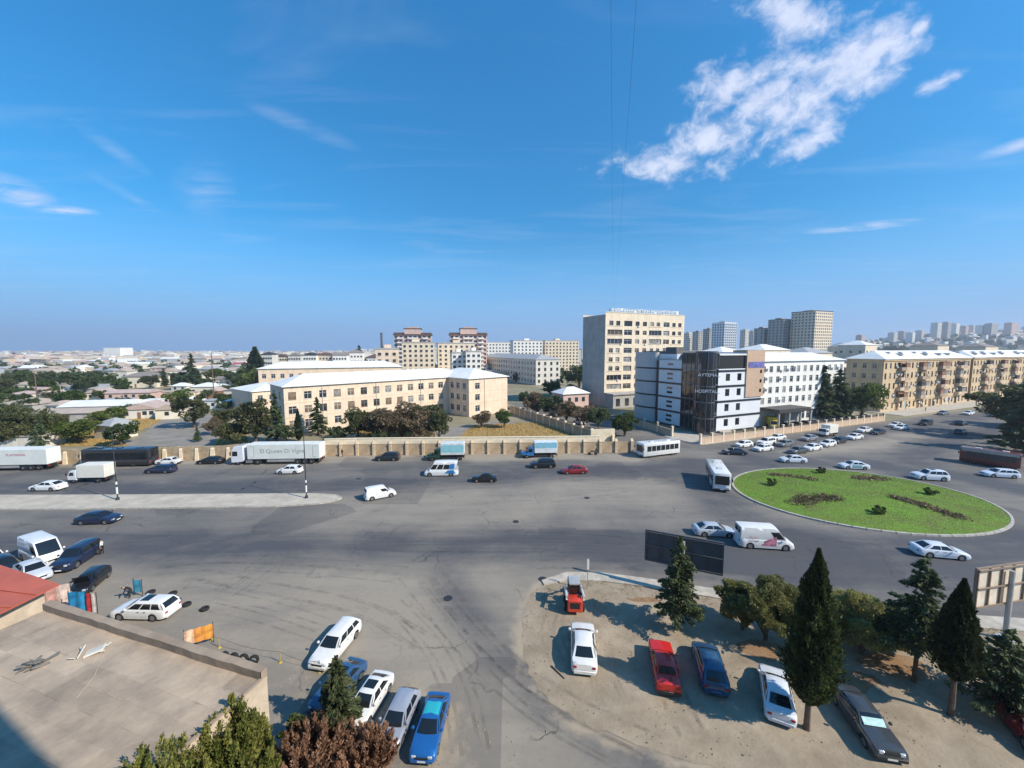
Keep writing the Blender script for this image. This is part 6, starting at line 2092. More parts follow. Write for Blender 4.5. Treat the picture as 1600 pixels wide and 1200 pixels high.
def semi(label, px, py, head, cabc, L=13.4, tractor=True, text=None, textc=None, name='articulated_lorry', frames=False):
    g = G(px, py)
    t = thing(name, label, 'lorry', (g.x, g.y, 0), R(head))
    w = 1.25
    x1 = L / 2; x0 = -L / 2
    TR = pmat('white_trailer_sheet', (.70, .72, .68), rough=.5, var=.05, scale=.6)
    mb = MB(); mb.bbox(x0, x1, -w, w, 1.15, 3.95, .05); b = mb.build('trailer_box', TR, t)
    mb = MB(); mb.box(x0 + .05, x1 - .4, -.5, .5, .85, 1.12); mb.box(x0 + .02, x0 + .1, -w + .06, w - .06, .55, .8); mb.build('frame', BLACKP, t)
    for sg in (-1, 1):
        mb = MB(); mb.box(x0 - .03, x0 - .002, min(.02 * sg, sg * (w - .06)), max(.02 * sg, sg * (w - .06)), 1.25, 3.85); mb.build('rear_door', pmat('white_door', (.78, .77, .72), rough=.5, var=.04), b)
        mb = MB(); mb.bbox(x0 - .02, x0 + .05, sg * (w - .3) - .2, sg * (w - .3) + .2, .85, 1.0, .01); mb.build('tail_light', TAIL, t)
        mb = MB(); mb.box(x0 + 4.8, x1 - 3.6, sg * (w - .06) - .02, sg * (w - .06) + .02, .55, 1.0); mb.build('side_guard', pmat('grey_guard', (.3, .3, .3)), t)
    if text:
        s, z = text
        o = text_mesh('lettering', s[0], s[1], textc, t, (s[2], w + .012, z), math.pi, .012)
    if frames:
        for xa in (x0 + .5, x1 - 1.3):
            mb = MB(); c = pmat('green_print', (.28, .36, .30), rough=.5)
            for (a, b_, z0, z1) in ((xa, xa + .8, 3.5, 3.57), (xa, xa + .8, 1.5, 1.57), (xa + (0 if xa > 0 else .73), xa + (.07 if xa > 0 else .8), 1.58, 3.49)):
                mb.box(a, b_, w + .002, w + .012, z0, z1)
            mb.build('printed_frame', c, b)
    pl = [(x0 + 1.6 + k * 1.3, s * (w - .2)) for k in range(3) for s in (1, -1)]
    if tractor:
        xc = x1 + 3.0; cw = 1.22; pm = paint(cabc)
        mb = MB()
        prof = [(xc, .45), (xc + .03, 1.5), (xc - .15, 2.9), (xc - .55, 3.55), (xc - 2.2, 3.75), (xc - 2.25, .9), (xc - 2.0, .6)]
        cx = sum(p[0] for p in prof) / 7; cz = sum(p[1] for p in prof) / 7
        mb.loft([[(cx + (p[0] - cx) * k, y, cz + (p[1] - cz) * k) for p in prof] for (y, k) in ((-cw, .95), (-cw + .1, 1), (cw - .1, 1), (cw, .95))], True, True)
        mb.build('cab', pm, t, smooth=True)
        mb = MB(); mb.quad((xc + .03, -cw + .15, 1.75), (xc + .03, cw - .15, 1.75), (xc - .13, cw - .15, 2.85), (xc - .13, -cw + .15, 2.85)); mb.build('windscreen', GLASS, t)
        for sg in (-1, 1):
            mb = MB(); y = sg * (cw + .01); mb.quad((xc - .2, y, 1.75), (xc - 1.2, y, 1.75), (xc - 1.2, y, 2.65), (xc - .3, y, 2.65)); mb.build('side_window', GLASS, t, fix=False)
            mb = MB(); mb.bbox(xc - .15, xc + .03, sg * .85 - .2, sg * .85 + .2, .62, .85, .02); mb.build('headlight', LAMP, t)
            mb = MB(); mb.bbox(xc - .1, xc + .08, sg * (cw + .2) - .07, sg * (cw + .2) + .07, 1.9, 2.6, .02); mb.build('mirror', BLACKP, t)
        mb = MB(); mb.box(xc - 5.6, xc - 1.9, -.5, .5, .6, .9); mb.bbox(xc - .3, xc + .06, -cw, cw, .35, .58, .03); mb.build('tractor_frame', BLACKP, t)
        mb = MB()
        for sg in (-1, 1): mb.bbox(xc - 3.8, xc - 2.6, sg * .95 - .25, sg * .95 + .25, .4, .9, .05)
        mb.build('fuel_tank', CHROME, t)
        pl += [(xc - 1.2, s * 1.02) for s in (1, -1)] + [(xc - 4.8, s * 1.02) for s in (1, -1)]
    wheelset(t, pl, .5, .34)
    return t
# ------------------------------------------------------------------ every vehicle in the picture
WHITE, SILVER, BLACK, NAVY, BLUE, RED = (.74, .74, .73), (.44, .46, .48), (.012, .012, .014), (.014, .022, .055), (.02, .14, .42), (.55, .02, .014)
GREY, DGREYC, MAROON, DBLUE = (.16, .165, .175), (.05, .055, .06), (.22, .012, .014), (.018, .07, .15)

# the dirt car park
car('white saloon parked alone on the dirt, its back to the viewer', 'saloon', WHITE, 911, 1019, 82, True)
car('bright red boxy old saloon on the dirt between the white and the dark blue car', 'old_saloon', RED, 1037, 1052, 78, True, rough=.45)
car('dark blue hatchback on the dirt right of the red saloon', 'hatch', DBLUE, 1108, 1052, 75, True)
car('silver-white saloon on the dirt left of the tall cypress', 'saloon', (.66, .69, .73), 1212, 1093, 63, True, scale=.92)
t = car('old dark grey saloon with a turquoise sunshade behind its windscreen under the cypress', 'long_saloon', DGREYC, 1349, 1136, 259, True, rimc=CHROME, scale=.90)
s = SPECS['long_saloon']
mb = MB(); mb.grid([[(1.0 - .52 * v + .035, -.6 + 1.2 * u, .98 + .36 * v) for u in np.linspace(0, 1, 5)] for v in (.08, .4, .75)]); mb.build('sunshade', pmat('turquoise_foil', (.50, .64, .62), rough=.35, metal=.2, scale=5, col2=(.22, .46, .45)), t)
car('dark red car half hidden by the conifer in the lower right corner', 'saloon', MAROON, 1604, 1146, 246, True)

# the group at the foot of the picture
car('white estate car standing apart above the parked group, nose towards the viewer', 'estate', WHITE, 526, 1014, 259, True, scale=.92)
car('dark blue saloon behind the small conifer in the parked group', 'saloon', (.03, .085, .19), 530, 1080, 252, True, sunroof=True, scale=.86)
car('white coupe with a black sunroof between the dark blue and the silver car', 'saloon', WHITE, 577, 1103, 258, True, sunroof=True, scale=.84)
car('silver hatchback parked between the white coupe and the blue car', 'hatch', (.40, .43, .49), 624, 1132, 261, True, metal=.3, scale=.86)
t = car('bright blue saloon with a turquoise sky reflection painted on its roof at the right end of the parked group', 'saloon', BLUE, 674, 1143, 266, True, metal=.3, scale=.84)

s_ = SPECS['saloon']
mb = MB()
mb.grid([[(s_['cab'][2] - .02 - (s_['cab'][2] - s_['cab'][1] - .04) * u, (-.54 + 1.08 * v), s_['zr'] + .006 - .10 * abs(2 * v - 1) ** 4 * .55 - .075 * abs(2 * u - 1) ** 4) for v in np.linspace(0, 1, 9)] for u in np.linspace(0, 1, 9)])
mb.build('painted_roof_reflection', paint((.03, .40, .46)), t, smooth=True)  # sky reflection painted as a turquoise patch over the blue roof
# the yard behind the workshop
car('white high-roofed van parked in the yard at far left', 'van', WHITE, 67, 875, -24, True, cat='van')
car('navy off-roader parked right of the white van', 'suv', NAVY, 122, 878, 284, True)
t = car('black hatchback with its bonnet raised in the yard', 'hatch', BLACK, 142, 915, 290, True, scale=.92)
mb = MB(); mb.grid([[(1.12 + .35 * v, -.62 + 1.24 * u, .98 + .75 * v) for u in np.linspace(0, 1, 4)] for v in np.linspace(0, 1, 3)]); mb.build('bonnet', paint(BLACK), t)
car('silver saloon showing over the red roof in the yard', 'saloon', (.55, .58, .62), 52, 900, -28, True)
car('white car cut by the left picture edge behind the red roof', 'saloon', WHITE, -14, 880, -30, True)
car('black car at the left picture edge below the white van', 'hatch', BLACK, 4, 893, -25, True)
car('white estate car with dark panoramic roof by the loose tyres', 'estate', WHITE, 229, 960, 178, True, sunroof=True)

# the near carriageway and the roundabout, near side
car('dark navy saloon driving right on the near carriageway at left', 'saloon', NAVY, 155, 816, 4, True)
car('white panel van turning away in the middle of the junction', 'minivan', WHITE, 594, 777, 32, True, cat='van')
car('silver saloon following close behind the white delivery van', 'saloon', (.50, .54, .60), 1115, 835, -6, True, metal=.2)
t = car('white delivery van with pink print circling the roundabout', 'van', WHITE, 1192, 853, -8, True, cat='van')
PINK = pmat('pink_print', (.55, .22, .30), rough=.4, var=.5, scale=2.2, detail=3)
mb = MB()
mb.grid([[(-.6 + 1.5 * u, -1.008 + .06 * max(0, v - .55), .50 + (.35 + .75 * u) * v) for u in np.linspace(0, 1, 6)] for v in (0, .5, 1)]); mb.build('printed_picture', PINK, t)
GREYL = pmat('grey_print', (.45, .38, .38), rough=.5)
text_mesh('lettering', 'Nergiz', .30, pmat('pink_letter', (.55, .2, .24)), t, (-1.5, -1.012, 1.28), 0, .006)
text_mesh('lettering', 'restoranlar', .24, GREYL, t, (-1.4, -1.012, .95), 0, .006)
car('white saloon driving right along the near side of the roundabout', 'saloon', (.66, .70, .76), 1466, 868, -12, True)

# the far carriageway, left to right
semi('white lorry trailer with red lettering cut by the left picture edge', 25, 733, 184, WHITE, 13.4, tractor=True, text=(('PLASTERMAK', .55, -1.6), 2.75), textc=pmat('red_letter', (.45, .10, .12)))
bus('black coach parked in front of the rubble wall', 190, 727, 183, 12.0, 2.5, 3.35, (.022, .022, .026), 7, name='coach', cat='coach', stripe=(pmat('coach_grey', (.05, .05, .055)), .9, 1.35))
car('white saloon parked behind the dark estate car beside the black coach', 'old_saloon', WHITE, 264, 725, 182)
car('dark navy estate car passing the black coach', 'estate', NAVY, 252, 738, 182)
car('black saloon parked alone ahead of the white articulated lorry', 'saloon', BLACK, 330, 724, 182)
semi('white articulated lorry with grey-green lettering on its trailer, parked at the wall', 449, 723, 183, (.70, .72, .78), 13.4, text=(('El Queen Di Vigna', 1.1, 0.2), 2.3), textc=pmat('grey_green_letter', (.30, .36, .32)), frames=True)
car('white hatchback passing the articulated lorry', 'hatch', WHITE, 453, 739, 182)
car('white saloon driving left at the far left of the road', 'saloon', WHITE, 76, 765, 180)
truck('small white box lorry driving left behind the street lamp', 145, 752, 184, WHITE, pmat('white_box_sheet', (.72, .70, .62), rough=.5, var=.05), 1.35, 2.15, 4.3, 2.1, .95, 3.05, name='box_lorry', r=.38)
car('black off-roader parked at the stone wall right of the articulated lorry', 'suv', (.02, .02, .022), 606, 719, 182)
truck('old lorry with dark green cab and light blue body parked at the wall', 697, 718, 183, (.02, .06, .035), pmat('light_blue_body', (.62, .66, .66), rough=.5), 1.4, 2.35, 4.6, 2.35, 1.25, 3.5, name='old_lorry', nose=1.25, boxtop=(pmat('turquoise_panel', (.26, .55, .60), rough=.5, var=.1), .2, .85))
t = car('white minibus ambulance with blue markings driving left', 'minibus', WHITE, 690, 742, 182, cat='minibus')
BLUEM = pmat('blue_marking', (.03, .20, .48), rough=.4)
for sg in (1, -1):
    mb = MB(); y = sg * 1.012
    mb.add([(-2.5, y, .55), (-.6, y, .55), (-1.2, y, 1.1), (-2.2, y, 1.18)], [(0, 1, 2, 3)]); mb.build('blue_marking', BLUEM, t)
    mb = MB(); y = sg * .955
    mb.add([(-2.3, y + sg * .01, 1.35), (-1.3, y + sg * .01, 1.35), (-1.7, y - sg * .03, 2.2), (-2.4, y - sg * .03, 2.2)], [(0, 1, 2, 3)]); mb.build('blue_marking', BLUEM, t)
car('black saloon with bright wheels driving left past the minibus', 'old_saloon', BLACK, 757, 752, 181, rimc=CHROME)
truck('lorry with bright blue cab and pale blue box parked at the wall', 842, 714, 183, (.03, .16, .38), pmat('pale_box_sheet', (.70, .73, .74), rough=.5), 1.4, 2.25, 4.6, 2.3, 1.15, 3.3, name='old_lorry', nose=1.1, boxtop=(pmat('sky_blue_panel', (.24, .50, .62), rough=.5, var=.1), .45, .98))
car('black off-roader driving left in front of the blue-cabbed lorry', 'suv', BLACK, 848, 730, 183)
car('dark red saloon driving left behind the black off-roader', 'saloon', MAROON, 897, 739, 184)
bus('white bus pulling out of the side street', 1028, 711, 201, 9.4, 2.45, 3.0, WHITE, 7, roofc=paint(WHITE))
bus('white bus with a long shadow coming towards the viewer beside the roundabout', 1120, 756, 252, 8.4, 2.45, 3.05, WHITE, 6, roofc=paint((.6, .6, .58)))
car('dark navy saloon leading the traffic that leaves the avenue', 'saloon', (.015, .018, .03), 1147, 710, 172)
# the queue on the avenue
Q = [('white hatchback at the head of the avenue queue beside the low wall', 'hatch', WHITE, 1162, 698, 200),
     ('white off-roader second along the low wall in the avenue queue', 'suv', WHITE, 1197, 695, 204),
     ('white saloon third along the low wall in the avenue queue', 'saloon', WHITE, 1214, 687, 204),
     ('white saloon in the middle lane beside the white off-roader', 'saloon', WHITE, 1192, 704, 202),
     ('dark grey hatchback in the middle lane behind the leading white saloon', 'hatch', GREY, 1226, 697, 204),
     ('dark saloon half hidden behind the silver car at the roundabout', 'saloon', DGREYC, 1246, 708, 200),
     ('white saloon in the outer lane behind the dark saloon', 'saloon', WHITE, 1269, 703, 204),
     ('white hatchback in the outer lane, one place further up', 'hatch', WHITE, 1293, 697, 204),
     ('grey saloon in the middle lane ahead of the small white lorry', 'saloon', (.22, .23, .25), 1264, 688, 204),
     ('black hatchback squeezed between two white cars in the outer lane', 'hatch', BLACK, 1310, 692, 204),
     ('white saloon in the outer lane beside the white box lorry', 'saloon', WHITE, 1335, 686, 204),
     ('white saloon close to the low wall behind the box lorry', 'saloon', WHITE, 1350, 675, 204),
     ('black saloon behind the last white car of the outer lane', 'saloon', BLACK, 1371, 678, 204),
     ('white saloon nearer the kerb of a pair before the yellow block', 'saloon', WHITE, 1399, 667, 204),
     ('white saloon nearer the road middle of a pair before the yellow block', 'saloon', WHITE, 1408, 671, 204),
     ('grey saloon driving past the yellow block', 'saloon', GREY, 1473, 648, 204),
     ('white saloon further up the avenue with a dark bonnet shadow', 'saloon', WHITE, 1513, 648, 204),
     ('black saloon on the right-hand carriageway of the avenue, upper one', 'saloon', BLACK, 1501, 664, 30),
     ('dark blue hatchback on the right-hand carriageway of the avenue, lower one', 'hatch', NAVY, 1500, 678, 30),
     ('dark hatchback further up the avenue near the dark trees', 'hatch', DGREYC, 1552, 651, 204),
     ('white saloon at the upper end of the avenue left of the dark trees', 'saloon', WHITE, 1563, 637, 204),
     ('white car at the far end of the avenue under the second yellow block', 'saloon', WHITE, 1580, 628, 204)]
for (lab, kd, c, x, y, h) in Q:
    car(lab, kd, c, x, y, h, group='cars on the avenue')
car('black pickup-like off-roader driving down the avenue past the low wall', 'suv', BLACK, 1446, 664, 204)
truck('small white box lorry in the avenue queue', 1293, 681, 204, WHITE, pmat('white_box_sheet', (.72, .70, .62)), 1.35, 2.1, 3.6, 2.0, .9, 2.9, r=.36)
# circling the roundabout, far side
car('silver saloon entering the roundabout behind the white bus', 'saloon', (.60, .64, .70), 1238, 722, 176)
t = car('white taxi with turquoise door on the far side of the roundabout', 'saloon', (.62, .68, .72), 1333, 732, 172)
mb = MB()
for sg in (1, -1):
    mb.grid([[(.7 - 1.6 * u, sg * (.912 - .03 * v), .42 + .45 * v) for u in (0, .5, 1)] for v in (0, .5, 1)])
mb.build('coloured_door', pmat('turquoise_door', (.10, .30, .34), rough=.35), t)
t = car('white off-roader with black roof on the far side of the roundabout', 'suv', (.66, .70, .74), 1452, 749, 167, sunroof=True)
car('white estate car at the right picture edge beside the roundabout', 'estate', (.64, .68, .76), 1561, 745, 166)
g = G(1540, 716)
bus('dusty red bus with a pale roof parked in the shade at right', 1545, 727, 127, 7.4, 2.5, 3.0, (.16, .035, .03), 8, winc=DARKF, stripe=(pmat('dusty_cream', (.40, .36, .30)), 2.35, 2.95), roofc=pmat('dusty_roof', (.5, .48, .44)))

# parked behind the low wall of the hospital
r5 = random.Random(21)
pk = [(1228, 668), (1243, 666), (1257, 664), (1271, 662), (1285, 661), (1300, 659), (1313, 657), (1326, 656)]
for i, (x, y) in enumerate(pk):
    ordn = ('first', 'second', 'third', 'fourth', 'fifth', 'sixth', 'seventh', 'eighth')[i]
    car('dark car parked behind the low hospital wall, %s of eight counted from the porch' % ordn, r5.choice(('saloon', 'hatch', 'saloon')), r5.choice((BLACK, GREY, DGREYC, NAVY, (.10, .10, .11))), x, y, 110 + r5.uniform(-6, 6), group='cars parked behind the hospital wall')
car('white car parked behind the wall below the trees at the corner of the yellow block', 'hatch', WHITE, 1349, 653, 112)
truck('yellow lorry parked under the clinic porch', 1206, 668, 250, (.62, .50, .06), pmat('yellow_sheet', (.62, .50, .08), rough=.5), 1.4, 2.3, 3.4, 2.2, 1.0, 3.0, r=.38)
for i, (x, y, c, lab) in enumerate([(865, 650, GREY, 'grey car parked under the brownish trees in the side street'), (905, 662, WHITE, 'white car parked along the side street wall'), (930, 640, BLACK, 'black car in front of the shops of the ten-storey block'), (955, 655, GREY, 'grey car on the side street near the shop extension')]):
    car(lab, 'saloon', c, x, y, 112)

# skid-steer loader on the dirt
g = G(896, 946)
t = thing('skid_loader', 'small red skid-steer loader with white arms and grey cab roof on the dirt', 'loader', (g.x, g.y, .05), R(86))
t.scale = (1.12,) * 3
REDP = paint((.60, .055, .025)); WHP = paint((.7, .7, .67))
mb = MB(); mb.bbox(-1.35, -.55, -.55, .55, .35, 1.25, .08); mb.build('engine_cover', REDP, t, smooth=True)
mb = MB(); mb.box(-1.362, -1.352, -.35, .35, .6, 1.05); mb.build('grille', BLACKP, t)
mb = MB(); mb.bbox(-.55, .75, -.5, .5, .3, .75, .05); mb.build('body', WHP, t, smooth=True)
mb = MB(); mb.bbox(-.55, .5, -.42, .42, 1.98, 2.07, .03); mb.build('cab_roof', pmat('grey_cab_roof', (.36, .38, .40), rough=.5), t)
for x in (-.5, .42):
    for sg in (-1, 1):
        mb = MB(); mb.box(x - .035, x + .035, sg * .40 - .035, sg * .40 + .035, .7, 1.98); mb.build('cab_post', BLACKP, t)
mb = MB(); mb.box(-.5, -.48, -.36, .36, 1.2, 1.9); mb.build('rear_window', GLASS, t)
mb = MB(); mb.bbox(-.25, .2, -.24, .24, .75, .95, .05); mb.bbox(-.32, -.2, -.24, .24, .95, 1.45, .04); mb.build('driver_seat', BLACKP, t)
for sg in (-1, 1):
    mb = MB(); y = sg * .62
    mb.tube([(-1.2, y, 1.2), (-1.1, y, 1.5), (.6, y, 1.15), (1.35, y, .45)], [.09, .1, .09, .07], 6); mb.build('lift_arm', WHP, t)
mb = MB(); mb.loft([[(1.35, y, .55), (1.45, y, .12), (1.95, y, .10), (1.95, y, .15), (1.5, y, .2), (1.42, y, .6)] for y in (-.75, .75)], True, True); mb.build('bucket', pmat('worn_steel', (.2, .19, .18), rough=.5, metal=.6), t)
wheelset(t, [(-.65, .62), (-.65, -.62), (.5, .62), (.5, -.62)], .36, .24)
# motorcycle with a cart at the wall
g = G(926, 711)
t = thing('motorcycle', 'dark motorcycle with a loaded box standing at the stone wall', 'motorcycle', (g.x, g.y, 0), R(178))
for x in (.65, -.65):
    mb = MB(); mb.disc((x, -.05, .32), 'y', 0, 0, 0, 16, 0, [(0, .2), (0, .3), (.03, .32), (.07, .32), (.1, .3), (.1, .2)]); mb.build('wheel', TYRE, t, smooth=True)
mb = MB(); mb.tube([(.65, 0, .32), (.4, 0, .95)], .04, 6); mb.tube([(.4, 0, .8), (-.2, 0, .75), (-.65, 0, .32)], .06, 6); mb.build('frame', BLACKP, t)
mb = MB(); mb.bbox(-.1, .4, -.15, .15, .72, .98, .06); mb.build('fuel_tank', paint((.03, .03, .04)), t, smooth=True)
mb = MB(); mb.bbox(-.7, -.08, -.16, .16, .74, .88, .05); mb.build('seat', BLACKP, t, smooth=True)
mb = MB(); mb.tube([(.38, -.38, 1.08), (.42, 0, .98), (.38, .38, 1.08)], .02, 6); mb.build('handlebar', BLACKP, t)
mb = MB(); mb.bbox(-1.15, -.55, -.35, .35, .9, 1.35, .05); mb.build('load_box', pmat('dark_box', (.05, .045, .04), rough=.7), t)

# ------------------------------------------------------------------ people


def person(label, px, py, head, top, legs, pose='stand', h=1.74, world=None):
    """one continuous skinned figure; clothing is told by colour along the body"""
    g = G(px, py) if world is None else Vector(world)
    k = h / 1.74
    V, E, Rr = [], [], []

    def v(p, r, q=None):
        V.append(tuple(c * k for c in p)); Rr.append((r * k, (q or r) * k))
        return len(V) - 1

    def chain(ids):
        for a, b_ in zip(ids[:-1], ids[1:]): E.append((a, b_))
    if pose == 'stand':
        pel = v((0, 0, .95), .135, .11); wa = v((0, 0, 1.12), .13, .10); chs = v((.01, 0, 1.32), .165, .115); nk = v((.01, 0, 1.47), .055); hd0 = v((.02, 0, 1.55), .075); hd = v((.03, 0, 1.65), .098, .09); hd1 = v((.02, 0, 1.72), .06)
        lg = []
        for sg, fx in ((1, .10), (-1, -.08)):
            lg.append([v((0, sg * .09, .88), .095), v((fx * .6 + .03, sg * .10, .50), .062), v((fx, sg * .10, .10), .042), v((fx + .13, sg * .11, .045), .038)])
        ar = []
        for sg in (1, -1):
            ar.append([v((0, sg * .17, 1.38), .06), v((-.02, sg * .235, 1.12), .045), v((.08, sg * .22, .90), .035), v((.10, sg * .21, .80), .038, .02)])
    else:
        pel = v((-.15, 0, .75), .135, .11); wa = v((.0, 0, .88), .13, .10); chs = v((.18, 0, .99), .165, .115); nk = v((.31, 0, 1.05), .055); hd0 = v((.37, 0, 1.07), .075); hd = v((.45, 0, 1.08), .095); hd1 = v((.51, 0, 1.07), .06)
        lg = []
        for sg in (1, -1):
            lg.append([v((-.12, sg * .09, .70), .095), v((.12, sg * .14, .46), .062), v((-.05, sg * .13, .09), .042), v((.08, sg * .14, .045), .038)])
        ar = []
        for sg in (1, -1):
            ar.append([v((.22, sg * .17, .97), .06), v((.30, sg * .21, .70), .045), v((.45, sg * .14, .50), .035), v((.50, sg * .12, .42), .038, .02)])
    chain([pel, wa, chs, nk, hd0, hd, hd1])
    for l in lg: chain([pel] + l)
    for a in ar: chain([chs] + a)
    me = bpy.data.meshes.new('person'); me.from_pydata(V, E, [])
    o = bpy.data.objects.new('person_tmp', me); COL.objects.link(o)
    sk = o.modifiers.new('skin', 'SKIN'); sk.use_smooth_shade = True
    for i, rv in enumerate(Rr):
        me.skin_vertices[0].data[i].radius = rv
        me.skin_vertices[0].data[i].use_root = (i == pel)
    su = o.modifiers.new('sub', 'SUBSURF'); su.levels = 1; su.render_levels = 1
    dg = bpy.context.evaluated_depsgraph_get()
    m2 = bpy.data.meshes.new_from_object(o.evaluated_get(dg)); bpy.data.objects.remove(o)
    m2.materials.clear()
    for m in (pmat('shirt_%d' % int(sum(top) * 999), top, rough=.85, var=.12), pmat('trousers_%d' % int(sum(legs) * 999), legs, rough=.85, var=.12), pmat('skin_tone', (.42, .25, .17), rough=.6, var=.05), pmat('dark_hair', (.02, .016, .014), rough=.7, var=.1), BLACKP):
        m2.materials.append(m)
    Pn = np.array(V)
    for pl in m2.polygons:
        c = np.array(pl.center) / k
        d = np.linalg.norm(Pn / k - c, axis=1); j = int(d.argmin())
        mi = 0
        if j in (nk, hd0): mi = 2
        elif j in (hd, hd1): mi = 3 if (c[2] > Pn[hd][2] / k + .01 or c[0] < Pn[hd][0] / k - .02) else 2
        elif j == pel: mi = 1
        else:
            for l in lg:
                if j in l: mi = 4 if j == l[3] else 1
            for a in ar:
                if j in a[2:]: mi = 2
        pl.material_index = mi; pl.use_smooth = True
    t = link('person', m2, None, (g.x, g.y, g.z), R(head))
    tag(t, label, 'person')
    return t


person('person in dark clothes standing on the verge right of the articulated lorry', 535, 714, 250, (.02, .02, .025), (.025, .025, .03))
person('person in a white top standing behind the navy off-roader', 160, 866, 200, (.70, .70, .68), (.02, .022, .03))
person('person in black bending over beside the blue sign stand', 203, 934, 215, (.018, .018, .02), (.02, .02, .024), 'bend')
person('pedestrian in dark clothes at the kerb before the yellow block', 1446, 643, 120, (.04, .035, .05), (.02, .02, .03))
person('second pedestrian further along the pavement of the yellow block', 1525, 633, 30, (.16, .05, .05), (.02, .02, .03))
# ------------------------------------------------------------------ trees and shrubs


def leaf_mesh(name, P, size, mat, nrm=None, tint=None, aspect=1.6, droop=0.0):
    """many small bent leaf sprays: one quad each, turned at random or along nrm"""
    n = len(P)
    P = np.asarray(P, float)
    a = npr.normal(0, 1, (n, 3))
    if nrm is not None:
        a = nrm * 1.6 + a * .55
    a /= np.linalg.norm(a, axis=1)[:, None] + 1e-9
    b = npr.normal(0, 1, (n, 3)); b -= (b * a).sum(1)[:, None] * a; b /= np.linalg.norm(b, axis=1)[:, None] + 1e-9
    s = size * npr.uniform(.6, 1.35, n)
    u = a * (s * aspect / 2)[:, None]; v = b * (s / 2)[:, None]
    V = np.stack((P - u - v * .55, P - u * .1 - v, P + u, P - u * .1 + v), 1)
    me = bpy.data.meshes.new(name)
    me.vertices.add(n * 4); me.vertices.foreach_set('co', V.reshape(-1))
    me.loops.add(n * 4); me.loops.foreach_set('vertex_index', np.arange(n * 4))
    me.polygons.add(n); me.polygons.foreach_set('loop_start', np.arange(n) * 4)
    at = me.attributes.new('tint', 'FLOAT', 'FACE')
    tt = npr.uniform(0, 1, n) if tint is None else np.clip(tint + npr.normal(0, .22, n), 0, 1)
    at.data.foreach_set('value', tt.astype(np.float32))
    me.materials.append(mat); me.update(); me.validate()
    return me


def fbm(P, f=1.0, seed=0):
    q = np.zeros(len(P))
    rs = np.random.default_rng(seed)
    for k in range(5):
        w = rs.normal(0, 1, (3,)) * f * (1.7 ** k); ph = rs.uniform(0, 6.28)
        q += np.sin(P @ w + ph + 1.3 * np.sin(P @ rs.normal(0, 1, 3) * f)) / (1.35 ** k)
    return q / 2.6


BARK = pmat('grey_brown_bark', (.13, .095, .07), rough=.95, var=.3, scale=3, bump=.5, bscale=14)


def cypress_mesh(h, rmax, n, seed, size, mat, base=.10):
    z = npr.uniform(base, 1, int(n * 1.3))
    prof = np.clip(np.minimum(1.0, (z - base) / .16) ** .7 * (1 - np.clip((z - .26) / .74, 0, 1) ** 1.75), 0.02, 1)
    a = npr.uniform(0, 2 * np.pi, len(z))
    lump = 1 + .36 * fbm(np.column_stack((np.cos(a) * 2, np.sin(a) * 2, z * 9)), 1.2, seed) + .26 * fbm(np.column_stack((np.cos(a) * 5, np.sin(a) * 5, z * 22)), 1.2, seed + 1)
    r = rmax * prof * lump * np.sqrt(npr.uniform(.30, 1.0, len(z)))
    P = np.column_stack((np.cos(a) * r, np.sin(a) * r, z * h))
    P = P[:n]; a = a[:n]
    nr = np.column_stack((np.cos(a) * .55, np.sin(a) * .55, np.full(len(a), .85)))
    return leaf_mesh('crown', P, size, mat, nr, tint=.45 + .35 * fbm(P, .9, seed + 2), aspect=2.2)


def conifer(h, rmax, n_lv, seed, size, mat, dens=34, base=.14, irregular=.35, up=.05, per=7):
    """tiers of drooping boughs along a straight stem; returns crown mesh and bough tubes"""
    rs = np.random.default_rng(seed)
    pts, nrms = [], []
    tubes = MB()
    for i in range(n_lv):
        t = (i + .5) / n_lv
        z = h * (base + (1 - base) * t)
        Rr = rmax * (1 - t) ** .85 + .12
        for k in range(per if t < .75 else max(3, per - 2)):
            if rs.uniform() < .10: continue
            a = 2 * np.pi * (k / per) + i * 2.4 + rs.normal(0, .25)
            L = Rr * rs.uniform(1 - irregular, 1 + irregular * .5)
            zz = z + rs.normal(0, h * .012)
            m = int(dens * L + 6)
            s = rs.uniform(.08, 1, m) ** .8
            wid = .30 * L * (1 - (s - .35) ** 2 * 1.2)
            lat = rs.normal(0, .5, m) * wid * .8
            dz = up * L * s - .30 * L * s ** 1.8 + .10 * L * np.clip(s - .75, 0, 1) + rs.normal(0, .07, m) - .05 * np.abs(lat)
            x = np.cos(a) * s * L - np.sin(a) * lat; y = np.sin(a) * s * L + np.cos(a) * lat
            pts.append(np.column_stack((x, y, zz + dz)))
            o = np.column_stack((np.cos(a) * np.ones(m) - np.sin(a) * lat * 1.5, np.sin(a) * np.ones(m) + np.cos(a) * lat * 1.5, np.full(m, -.15)))
            nrms.append(o)
            if L > .5:
                tubes.tube([(0, 0, zz - .02), (np.cos(a) * L * .5, np.sin(a) * L * .5, zz + up * L * .5 - .30 * L * .28), (np.cos(a) * L * .9, np.sin(a) * L * .9, zz + up * L * .9 - .3 * L * .8)], [.035 * h / 8 + .01, .02, .008], 4, cap=False)
    P = np.concatenate(pts); Nn = np.concatenate(nrms)
    return leaf_mesh('crown', P, size, mat, Nn, tint=.45 + .3 * fbm(P, 1.0, seed), aspect=2.4), tubes


